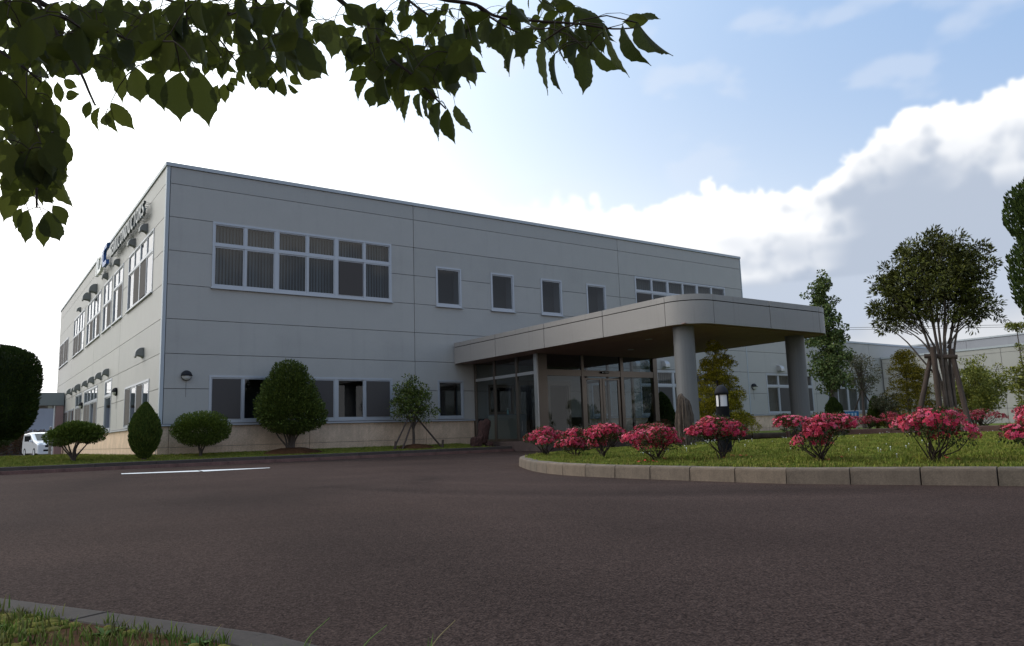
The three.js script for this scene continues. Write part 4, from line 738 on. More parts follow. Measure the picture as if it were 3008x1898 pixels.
// ---- clipped shrubs before the left part of the building
function shrub(name, label, category, pos, { blobs, n, leaf, len, wid = [0.4, 0.6], shell = 0.4, amp = 0.1, freq = 3, up = 0.3, out = 1, rand = 0.9, seed, stemTargets, r0 = 0.03, mat = m.leaf, group, base, bark = m.bark, flat }) {
  const rn = rngOf(seed), root = thing(name, label, category, pos, 0, group);
  part('foliage', foliage(n, seed, blobSampler(blobs, { shell, amp, freq, seed }), { len, wid, out, up, rand, col: leaf, flat }), mat, root);
  if (stemTargets) part('stems', stems(stemTargets, rn, r0, r0 * 0.35, base ?? [0, 0, 0], 0.12), bark, root);
  return root;
}
shrub('clipped_shrub', 'flat-topped clipped shrub with twisted bare stems at the lawn corner', 'shrub', [-1.92, bedY(-1.9, 0.8), 0.82], { seed: 21, n: 15000, leaf: G.clipped, len: [0.03, 0.055], shell: 0.6, amp: 0.1, freq: 3.4,
  blobs: [[0.05, 0.66, 0, 0.50, 0.22, 0.45], [-0.28, 0.56, 0.05, 0.34, 0.18, 0.34], [0.33, 0.62, 0, 0.32, 0.2, 0.34], [0.0, 0.74, 0.05, 0.3, 0.16, 0.3]], stemTargets: [[-0.35, 0.5, 0.1], [-0.15, 0.55, -0.1], [0.05, 0.5, 0.1], [0.2, 0.55, -0.1], [0.35, 0.52, 0.1], [-0.25, 0.5, -0.15], [0.12, 0.52, 0.2]], r0: 0.032 });
function flame(name, label, pos, H, R, seed, pal, o = {}) { // clipped conifer: a full cone or flame of upright sprays
  const rn = rngOf(seed), root = thing(name, label, 'conifer', pos, 0, o.group), prof = o.prof ?? (t => Math.sin(Math.PI * clamp(t * 0.86 + 0.12)) ** 0.8);
  const sample = r => { const t = o.tdist ? o.tdist(r()) : r(), a = r() * 6.283, k = (1 + (o.amp ?? 0.16) * 2 * fbm(Math.cos(a) * 3 + seed, t * (o.vf ?? 7), Math.sin(a) * 3, 3)) * (1 - 0.3 * r() ** 1.6), q = R * prof(t) * k, e = 0.02, sl = (prof(clamp(t - e)) - prof(clamp(t + e))) * R / (2 * e * H);
    return { p: [Math.cos(a) * q * (o.sx ?? 1), (o.y0 ?? 0.06) + t * (H - (o.y0 ?? 0.06)) , Math.sin(a) * q], n: [Math.cos(a), clamp(sl, -1, 2), Math.sin(a)] }; };
  part('foliage', foliage(o.n ?? 12000, seed, sample, { len: o.len ?? [0.05, 0.09], wid: [0.28, 0.42], out: o.out ?? 0.55, up: o.up ?? 1.1, rand: 0.55, col: pal }), m.needle, root);
  part('trunk', [tube([[0, -0.05, 0], [0.01, H * 0.3, 0], [0, H * 0.8, 0]], o.tr ?? 0.05, 0.012, 8)], m.bark, root);
  // dense inner twigs
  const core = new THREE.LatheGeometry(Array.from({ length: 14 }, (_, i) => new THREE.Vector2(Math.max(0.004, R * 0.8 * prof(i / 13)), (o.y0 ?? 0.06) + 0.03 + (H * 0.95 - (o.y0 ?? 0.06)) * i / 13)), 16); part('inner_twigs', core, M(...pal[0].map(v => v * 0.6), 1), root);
  return root;
}
flame('cone_conifer', 'bright green flame-shaped conifer at the building corner', [-0.54, bedY(-0.5, 1.3), 1.32], 1.30, 0.34, 31, G.conifer2, { n: 14000, prof: t => t < 0.45 ? 0.30 + 0.70 * Math.sin(t / 0.45 * Math.PI / 2) : Math.max(0, Math.cos((t - 0.45) / 0.55 * Math.PI / 2)) ** 0.85, amp: 0.1, tr: 0.06 });
shrub('clipped_shrub', 'round clipped shrub in front of the building corner', 'shrub', [0.83, bedY(0.8, 0.9), 0.85], { seed: 41, n: 21000, leaf: G.clipped, len: [0.03, 0.05], shell: 0.55, amp: 0.07, freq: 4,
  blobs: [[0, 0.72, 0, 0.69, 0.40, 0.58], [0, 0.62, 0, 0.66, 0.34, 0.55]], stemTargets: [[-0.2, 0.5, 0], [0.1, 0.5, 0.1], [0.25, 0.5, -0.1], [-0.05, 0.5, 0.15]], r0: 0.035 });
{
  const d = shrub('large_shrub', 'tall dome-shaped shrub before the wide ground floor window', 'shrub', [3.05, 0.2, 0.85], { seed: 51, n: 30000, leaf: G.glossy, len: [0.045, 0.075], wid: [0.4, 0.55], shell: 0.5, amp: 0.09, freq: 4.5, out: 0.9, up: 0.35,
    blobs: [[0.0, 1.15, 0, 0.90, 0.66, 0.74], [-0.02, 1.62, 0, 0.70, 0.58, 0.62], [-0.02, 2.02, 0, 0.48, 0.40, 0.46], [0.1, 0.95, 0.1, 0.86, 0.45, 0.7]], stemTargets: [[-0.55, 0.9, 0], [-0.35, 0.95, 0.2], [-0.15, 1.0, -0.1], [0.0, 1.4, 0], [0.2, 1.0, 0.2], [0.4, 0.95, 0], [0.55, 0.85, 0.1], [-0.25, 0.8, -0.2], [0.3, 0.8, -0.2]], r0: 0.038, bark: m.bark });
  part('trunk', [tube([[0.08, -0.05, 0], [0.08, 0.5, 0], [0.02, 1.3, 0]], 0.075, 0.04, 9)], m.bark, d);
  const mound = (x, z, rx, rz, h, label) => { const g = new THREE.SphereGeometry(1, 36, 12, 0, 6.2832, 0, Math.PI / 2), p = g.attributes.position; for (let i = 0; i < p.count; i++) { const k = 1 + 0.12 * fbm(p.getX(i) * 3 + x, 1, p.getZ(i) * 3, 3); p.setXYZ(i, x + p.getX(i) * rx * k, 0.13 + p.getY(i) * h * k, z + p.getZ(i) * rz * k); } g.computeVertexNormals(); const o = struct('soil_mound', uvm(g), m.soil); return o; };
  mound(3.1, 0.95, 0.80, 0.55, 0.20); mound(6.72, 0.95, 0.62, 0.5, 0.17);
}
{ // small staked camellia
  const t = thing('camellia_tree', 'small round camellia tree propped by three stakes', 'tree', [6.70, 0.25, 0.9]), rn = rngOf(61);
  const bl = [[-0.05, 1.42, 0, 0.52, 0.42, 0.5], [-0.3, 1.1, 0.05, 0.40, 0.34, 0.4], [0.38, 1.05, 0, 0.36, 0.34, 0.36], [0.28, 1.55, 0, 0.3, 0.3, 0.3], [-0.15, 1.72, 0, 0.3, 0.28, 0.3], [0.0, 0.95, 0, 0.5, 0.24, 0.42]];
  const cs = clumpSampler(bl, 150, 0.13, 62, { shell: 0.7 });
  part('leaves', foliage(5200, 63, cs, { len: [0.05, 0.085], wid: [0.42, 0.55], out: 0.8, up: 0.1, rand: 1, col: G.camellia }), m.leaf, t);
  part('trunk', [tube([[0, -0.08, 0], [0.01, 0.25, 0], [0.0, 0.5, 0]], 0.045, 0.036, 8)], m.bark, t);
  part('branches', stems([[-0.4, 1.2, 0], [-0.15, 1.5, 0.05], [0.1, 1.6, 0], [0.3, 1.3, 0.05], [0.42, 1.05, 0], [0.02, 1.2, -0.2], [-0.25, 1.0, 0.2]], rn, 0.026, 0.008, [0, 0.46, 0], 0.1), m.bark, t);
  const s = thing('tree_prop', 'three slanting timber props tied to the camellia tree', 'tree prop', [6.70, 0, 0.9]);
  for (const [a, b, r] of [[[-0.78, 0.15, 0.25], [-0.12, 1.15, 0.02], 0.026], [[-0.55, 0.15, 0.35], [0.02, 1.15, 0.08], 0.028], [[0.85, 0.15, 0.2], [0.10, 1.08, 0.0], 0.030]]) part('stake', [rod(a, b, r, r * 0.85)], m.stake, s);
  for (const [x, z] of [[-0.76, 0.33], [0.80, 0.28]]) part('peg', [rod([x, 0.1, z], [x + 0.02, 0.40, z], 0.034)], m.stake, s);
}
// ---- conifers at the far left and right
flame('clipped_conifer', 'huge dark clipped conifer at the left edge', [-3.42, 0.2, -3.0], 2.95, 1.02, 71, G.conifer, { n: 46000, y0: 0.55, len: [0.05, 0.09], amp: 0.07, vf: 3, tr: 0.14, out: 0.8, up: 0.6, prof: t => t < 0.3 ? 0.52 + 0.46 * Math.sin(t / 0.3 * Math.PI / 2) : t < 0.8 ? 1 - 0.05 * (t - 0.3) : 0.975 * Math.sqrt(Math.max(0, 1 - ((t - 0.8) / 0.205) ** 2)) * 0.9 + 0.08 });
flame('tall_conifer', 'tall dark columnar conifer cut off by the right edge', [10.35, 0.28, 16.75], 4.25, 1.12, 72, G.conifer, { n: 46000, y0: 0.8, len: [0.05, 0.1], amp: 0.12, vf: 4, tr: 0.16, out: 0.45, up: 1.1, prof: t => (0.62 + 0.36 * Math.sin(clamp(t / 0.42) * Math.PI / 2)) * (1 - 0.13 * Math.exp(-(((t - 0.66) / 0.055) ** 2))) * (t > 0.86 ? Math.sqrt(Math.max(0.02, (1 - t) / 0.14)) : 1) });
// ---- conifers by the canopy
{
  const g = thing('golden_conifer', 'golden-green irregular conifer between the two canopy columns', 'conifer', [11.4, 0.24, 8.2]), rn = rngOf(81), bl = [];
  const prof = t => 0.80 * (1 - t) ** 0.62 * (0.82 + 0.25 * Math.sin(t * 19)) + 0.06;
  for (let i = 0; i < 105; i++) { const t = rn() ** 1.15, a = rn() * 6.283, r = prof(t) * lerp(0.55, 1, rn()), s = lerp(0.13, 0.25, rn()) * (1 - t * 0.45); bl.push([Math.cos(a) * r, 0.25 + t * 2.12, Math.sin(a) * r, s * 1.2, s * 0.72, s * 1.2]); }
  part('foliage', foliage(46000, 82, blobSampler(bl, { shell: 0.32, amp: 0.22, freq: 5, seed: 8 }), { len: [0.025, 0.05], wid: [0.35, 0.5], out: 1, up: 0.35, rand: 0.9, col: G.gold }), m.needle, g);
  part('trunk', [tube([[0, -0.05, 0], [0.02, 0.8, 0], [0, 2.2, 0]], 0.05, 0.015, 8), tube([[0.1, -0.03, 0.02], [0.15, 0.3, 0], [0.3, 0.6, 0]], 0.02, 0.01, 6)], m.bark, g);
}
flame('dark_cone_conifer', 'dark rounded conifer right of the vestibule', [15.25, 0.25, 2.6], 1.45, 0.62, 91, G.conifer, { n: 12000, prof: t => Math.cos(t * Math.PI / 2) ** 0.75 * (0.9 + 0.1 * Math.sin(t * 9)), amp: 0.1 });
{ const rn = rngOf(95); for (const [x, z, w, h, l, pal] of [[12.9, 4.0, 0.5, 0.62, 'low dark red plant before the vestibule glass, left', G.red], [13.7, 4.1, 0.55, 0.75, 'taller dark red plant before the vestibule glass', G.red], [15.0, 4.3, 0.9, 0.42, 'low olive shrub under the dark conifer', G.olive]]) shrub('low_plant', l, 'plant', [x, 0.05, z], { seed: (x * 10) | 0, n: 1600, leaf: pal, len: [0.03, 0.06], shell: 0.8, blobs: [[0, h * 0.6, 0, w / 2, h * 0.4, w / 2]], stemTargets: [[-w * 0.2, h * 0.6, 0], [w * 0.2, h * 0.6, 0.05], [0, h * 0.7, -0.05]], r0: 0.012 }); }
shrub('small_shrub', 'little open shrub left of the far canopy column', 'shrub', [18.0, 0.3, 5.4], { seed: 97, n: 1800, leaf: G.olive, len: [0.03, 0.055], shell: 0.7, blobs: [[0, 0.44, 0, 0.34, 0.13, 0.3], [-0.14, 0.38, 0, 0.2, 0.1, 0.2]], stemTargets: [[-0.25, 0.36, 0], [0.25, 0.4, 0], [0.05, 0.42, 0.1], [-0.1, 0.4, -0.1]], r0: 0.014 });
// ---- upright sweetgum
{
  const t = thing('sweetgum_tree', 'slender upright broadleaf tree right of the canopy', 'tree', [18.1, 0.3, 7.1]), rn = rngOf(111), bl = [], tg = [];
  for (const [x, y, r, h] of [[0.05, 1.6, 0.62, 0.42], [-0.25, 2.0, 0.6, 0.4], [0.3, 2.25, 0.62, 0.42], [-0.1, 2.7, 0.6, 0.42], [0.22, 3.05, 0.52, 0.4], [-0.12, 3.5, 0.5, 0.35], [0.12, 4.0, 0.46, 0.4], [-0.18, 4.35, 0.36, 0.35], [0.25, 4.5, 0.28, 0.32], [-0.45, 3.75, 0.3, 0.16], [0.02, 4.7, 0.2, 0.25], [-0.2, 4.8, 0.12, 0.18], [0.25, 4.82, 0.12, 0.18], [0.72, 2.4, 0.25, 0.14]]) bl.push([x, y, jit(rn, 0.3), r, h, r * 0.9]);
  const cs = clumpSampler(bl, 230, 0.15, 112, { shell: 0.75 });
  part('leaves', foliage(12500, 113, cs, { len: [0.05, 0.085], wid: [0.7, 0.95], out: 0.6, up: -0.25, rand: 1.1, col: G.gum, droop: 0.15 }), m.leaf, t);
  part('trunk', [tube([[0, -0.05, 0], [0.05, 1.0, 0], [0.0, 2.4, 0], [0.03, 3.6, 0], [0, 4.7, 0]], 0.075, 0.012, 9)], m.barkPale, t);
  for (let i = 0; i < 60; i++) { const c = cs.clumps[(i * 7) % 230].p, y0 = Math.max(0.9, c[1] - 0.45); tg.push(tube([[0.02, y0, 0], [c[0] * 0.5, lerp(y0, c[1], 0.6), c[2] * 0.5], c], 0.014, 0.004, 5, 5)); }
  part('branches', tg, m.barkPale, t);
  flame('dark_base_shrub', 'dark conical shrub at the foot of the slender tree', [17.75, 0.28, 7.35], 0.98, 0.33, 118, G.conifer, { n: 5000, prof: t2 => Math.cos(t2 * Math.PI / 2) ** 0.6 });
}
// ---- the big staked osmanthus
{
  const t = thing('osmanthus_tree', 'broad dome-crowned multi-stemmed tree held by timber props', 'tree', [13.1, 0.28, 12.85]), rn = rngOf(121);
  const ux = 0.46, uz = 0.888;                                      // the crown is widest across this direction, in plan
  const B = (a, y, dpt, ra, h) => [a * ux + dpt * uz, y, a * uz - dpt * ux, ra, h, ra];
  const bl = [B(0.0, 3.05, 0, 1.05, 0.72), B(-0.62, 2.9, 0.1, 0.66, 0.66), B(0.6, 2.95, -0.1, 0.66, 0.72), B(0.15, 3.6, 0, 0.92, 0.62), B(-0.5, 3.4, 0, 0.62, 0.5), B(0.72, 3.45, 0, 0.6, 0.55), B(-0.82, 2.55, 0, 0.44, 0.42), B(0.85, 2.5, 0, 0.45, 0.4), B(0.1, 4.0, 0, 0.66, 0.34)];
  const cs = clumpSampler(bl, 860, 0.105, 122, { shell: 0.85, amp: 0.06, tints: [G.osmanthus, G.osmanthus, G.osmanthus, G.osmanthus, [[0.12, 0.135, 0.025], [0.15, 0.16, 0.03], [0.08, 0.09, 0.02]]] });
  part('leaves', foliage(24000, 123, cs, { len: [0.07, 0.115], wid: [0.26, 0.36], out: 0.9, up: 0.25, rand: 0.9, col: G.osmanthus, droop: 0.12 }), m.leaf, t);
  const trunks = [], at = (a, y, d) => [a * ux + d * uz, y, a * uz - d * ux];
  for (const [a0, a1, a2, r, d] of [[-0.02, -0.14, -0.3, 0.045, 0.05], [0.03, 0.0, -0.05, 0.055, 0], [0.06, 0.12, 0.2, 0.06, -0.05], [0.1, 0.22, 0.38, 0.05, 0.08], [0.0, 0.05, 0.05, 0.04, -0.1], [0.12, 0.3, 0.5, 0.035, 0.0]]) trunks.push(tube([at(a0 * 1.6 + 0.05, -0.08, d), at(a0 * 1.4 + 0.04, 0.8, d), at(a1, 1.7, d * 1.5), at(a2, 2.5, d * 2), at(a2 * 1.5, 3.4, d * 2)], r, 0.014, 8, 14));
  part('trunk', trunks, m.barkPale, t);
  const br = [[at(0.02, 1.0, 0), at(-0.3, 1.5, 0.05), at(-0.62, 2.0, 0.05), at(-0.98, 2.35, 0)], [at(-0.08, 1.55, 0), at(-0.3, 1.95, 0), at(-0.66, 2.3, 0)], [at(0.18, 1.75, 0), at(0.42, 2.1, 0), at(0.8, 2.38, 0)], [at(0.2, 1.85, 0.1), at(0.35, 2.2, 0.1), at(0.5, 2.6, 0.1)], [at(-0.05, 1.8, 0.2), at(-0.2, 2.2, 0.3), at(-0.4, 2.7, 0.4)], [at(0.1, 1.8, -0.2), at(0.2, 2.2, -0.3), at(0.3, 2.7, -0.4)]].map(p => tube(p, 0.024, 0.008, 6, 8));
  for (let i = 0; i < 90; i++) { const c = cs.clumps[i * 6].p, k = 0.55, y0 = Math.max(2.1, c[1] - 0.55); br.push(tube([[c[0] * 0.45, y0, c[2] * 0.45], [c[0] * 0.8, lerp(y0, c[1], 0.6), c[2] * 0.8], c], 0.011, 0.004, 5, 4)); }
  part('branches', br, m.barkPale, t);
  const s = thing('tree_prop', 'timber props and crossbar supporting the dome-crowned tree', 'tree prop', [13.1, 0.2, 12.85]);
  const A = (a, y, d) => at(a, y, d);
  part('upright_post', [rod(A(-0.10, 0, -0.22), A(-0.10, 1.86, -0.22), 0.062, 0.056, 12)], m.stake, s); part('upright_post', [rod(A(0.42, -0.05, -0.35), A(0.24, 1.80, -0.05), 0.058, 0.05, 12)], m.stake, s); part('slanting_post', [rod(A(-0.62, 0, -0.3), A(-0.14, 1.72, 0.0), 0.056, 0.048, 12)], m.stake, s);
  part('crossbar', [rod(A(-0.28, 1.68, -0.13), A(0.34, 1.62, -0.10), 0.05, 0.05, 12)], m.stake, s);
}
// ---- small trees and shrubs of the far bed
{
  const t = thing('young_olive_tree', 'small sparse grey-green tree on thin props before the wing', 'tree', [21.9, 0.35, 5.9]), rn = rngOf(131);
  const cs = clumpSampler([[0, 1.95, 0, 0.78, 0.62, 0.7], [-0.2, 2.3, 0, 0.5, 0.38, 0.5], [0.3, 1.6, 0, 0.5, 0.4, 0.5]], 170, 0.13, 132, { shell: 0.8 });
  part('leaves', foliage(4200, 133, cs, { len: [0.04, 0.075], wid: [0.35, 0.5], out: 0.8, up: 0.2, rand: 1, col: G.olive }), m.leaf, t); part('trunk', [tube([[0, -0.05, 0], [0, 0.6, 0], [0.02, 1.2, 0], [0, 2.2, 0]], 0.05, 0.014, 8)], m.bark, t);
  part('branches', cs.clumps.filter((_, i) => i % 4 === 0).map(c => tube([[0, Math.min(1.25, c.p[1] - 0.3), 0], [c.p[0] * 0.5, c.p[1] - 0.2, c.p[2] * 0.5], c.p], 0.014, 0.004, 5, 4)), m.bark, t);
  const s = thing('tree_prop', 'three thin dark props tied to the sparse grey-green tree', 'tree prop', [21.9, 0.3, 5.9]); for (const p of [[-0.75, 0, 0.35], [0.75, 0, 0.3], [0.1, 0, -0.7]]) part('stake', [rod(p, [p[0] * 0.02, 1.35, p[2] * 0.02], 0.022)], m.stake, s);
}
{
  const g = thing('dark_gold_conifer', 'broad dark gold conifer behind the slanted tree prop', 'conifer', [20.0, 0.3, 8.5]), rn = rngOf(141), bl = [];
  for (let i = 0; i < 110; i++) { const t = rn() ** 1.2, a = rn() * 6.283, r = (0.86 * (1 - t) ** 0.7 + 0.06) * lerp(0.5, 1, rn()), s = lerp(0.15, 0.28, rn()); bl.push([Math.cos(a) * r, 0.15 + t * 2.15, Math.sin(a) * r, s * 1.2, s * 0.6, s * 1.2]); }
  part('foliage', foliage(30000, 142, blobSampler(bl, { shell: 0.35, amp: 0.2, freq: 5, seed: 3 }), { len: [0.03, 0.06], wid: [0.35, 0.5], out: 1, up: 0.3, rand: 0.9, col: G.darkGold }), m.needle, g); part('trunk', [tube([[0, -0.05, 0], [0, 1, 0], [0, 2, 0]], 0.07, 0.02, 8)], m.bark, g);
}
flame('cone_conifer', 'small green cone conifer left of the dark gold conifer', [19.75, 0.3, 7.55], 1.0, 0.27, 151, G.conifer2, { n: 5000, prof: t => Math.cos(t * Math.PI / 2) ** 0.6 });
function leafy(name, label, pos, w, h, seed, pal, n) {
  const rn = rngOf(seed), t = thing(name, label, 'shrub', pos), bl = []; for (let i = 0; i < 9; i++) bl.push([jit(rn, w * 0.75), h * lerp(0.3, 0.82, rn()), jit(rn, w * 0.6), w * lerp(0.2, 0.32, rn()), h * lerp(0.13, 0.2, rn()), w * lerp(0.2, 0.3, rn())]);
  const cs = clumpSampler(bl, 150, 0.12, seed + 1, { shell: 0.8 }); part('leaves', foliage(n, seed + 2, cs, { len: [0.05, 0.085], wid: [0.38, 0.55], out: 0.8, up: 0.3, rand: 1, col: pal }), m.leaf, t);
  part('stems', stems(cs.clumps.filter((_, i) => i % 9 === 0).map(c => c.p), rn, 0.018, 0.005, [0, 0, 0], 0.25), m.bark, t); return t;
}
leafy('leafy_shrub', 'yellow-green leafy shrub right of the tree props', [18.2, 0.33, 11.3], 1.5, 1.65, 161, G.light, 7500);
leafy('leafy_shrub', 'yellow-green leafy shrub between dark gold conifer and tree props', [20.6, 0.33, 10.1], 1.5, 2.1, 171, G.light, 6500);
leafy('leafy_shrub', 'loose yellow-green shrub at the right edge of the bed', [16.9, 0.33, 13.4], 1.4, 1.95, 181, G.light, 6000);
leafy('leafy_shrub', 'dark leafy shrub left of the dark gold conifer', [19.6, 0.3, 8.0], 0.9, 1.1, 191, G.olive, 2500);
{
  const t = thing('thin_pruned_tree', 'thin pruned sapling with a tuft of leaves above the yellow-green shrub', 'tree', [20.5, 0.3, 11.6]), rn = rngOf(195);
  part('trunk', [tube([[0, 0, 0], [0.05, 1.2, 0], [-0.05, 2.0, 0], [-0.1, 2.75, 0]], 0.03, 0.012, 7)], m.barkPale, t);
  part('leaves', foliage(900, 196, clumpSampler([[-0.1, 2.78, 0, 0.26, 0.1, 0.26], [-0.04, 2.2, 0, 0.12, 0.08, 0.12]], 22, 0.09, 197), { len: [0.05, 0.08], wid: [0.4, 0.5], out: 0.8, up: 0.3, rand: 1, col: G.light }), m.leaf, t);
}
{ // hedge far left
  shrub('photinia_hedge', 'reddish trimmed hedge behind the far white car', 'hedge', [-1.2, 0, -49], { seed: 201, n: 16000, leaf: G.red, len: [0.07, 0.13], shell: 0.6, amp: 0.06, blobs: Array.from({ length: 9 }, (_, i) => [-3 + i * 0.66, 1.05, 0, 0.62, 0.95, 0.6]), stemTargets: [[-2, 0.8, 0], [0, 0.8, 0], [2, 0.8, 0]] });
  shrub('low_shrub', 'dark low shrub under the huge clipped conifer', 'shrub', [-3.4, 0.15, -9.5], { seed: 203, n: 7000, leaf: G.conifer, len: [0.05, 0.09], shell: 0.6, blobs: [[0, 0.7, 0, 0.6, 0.3, 0.6], [-0.9, 0.65, 0, 0.8, 0.32, 0.6], [0.45, 0.75, 0.1, 0.4, 0.22, 0.4]], stemTargets: [[0.6, 0.5, 0], [-0.5, 0.5, 0], [0.3, 0.5, 0.1], [0.85, 0.45, 0.1]], r0: 0.05 });
}

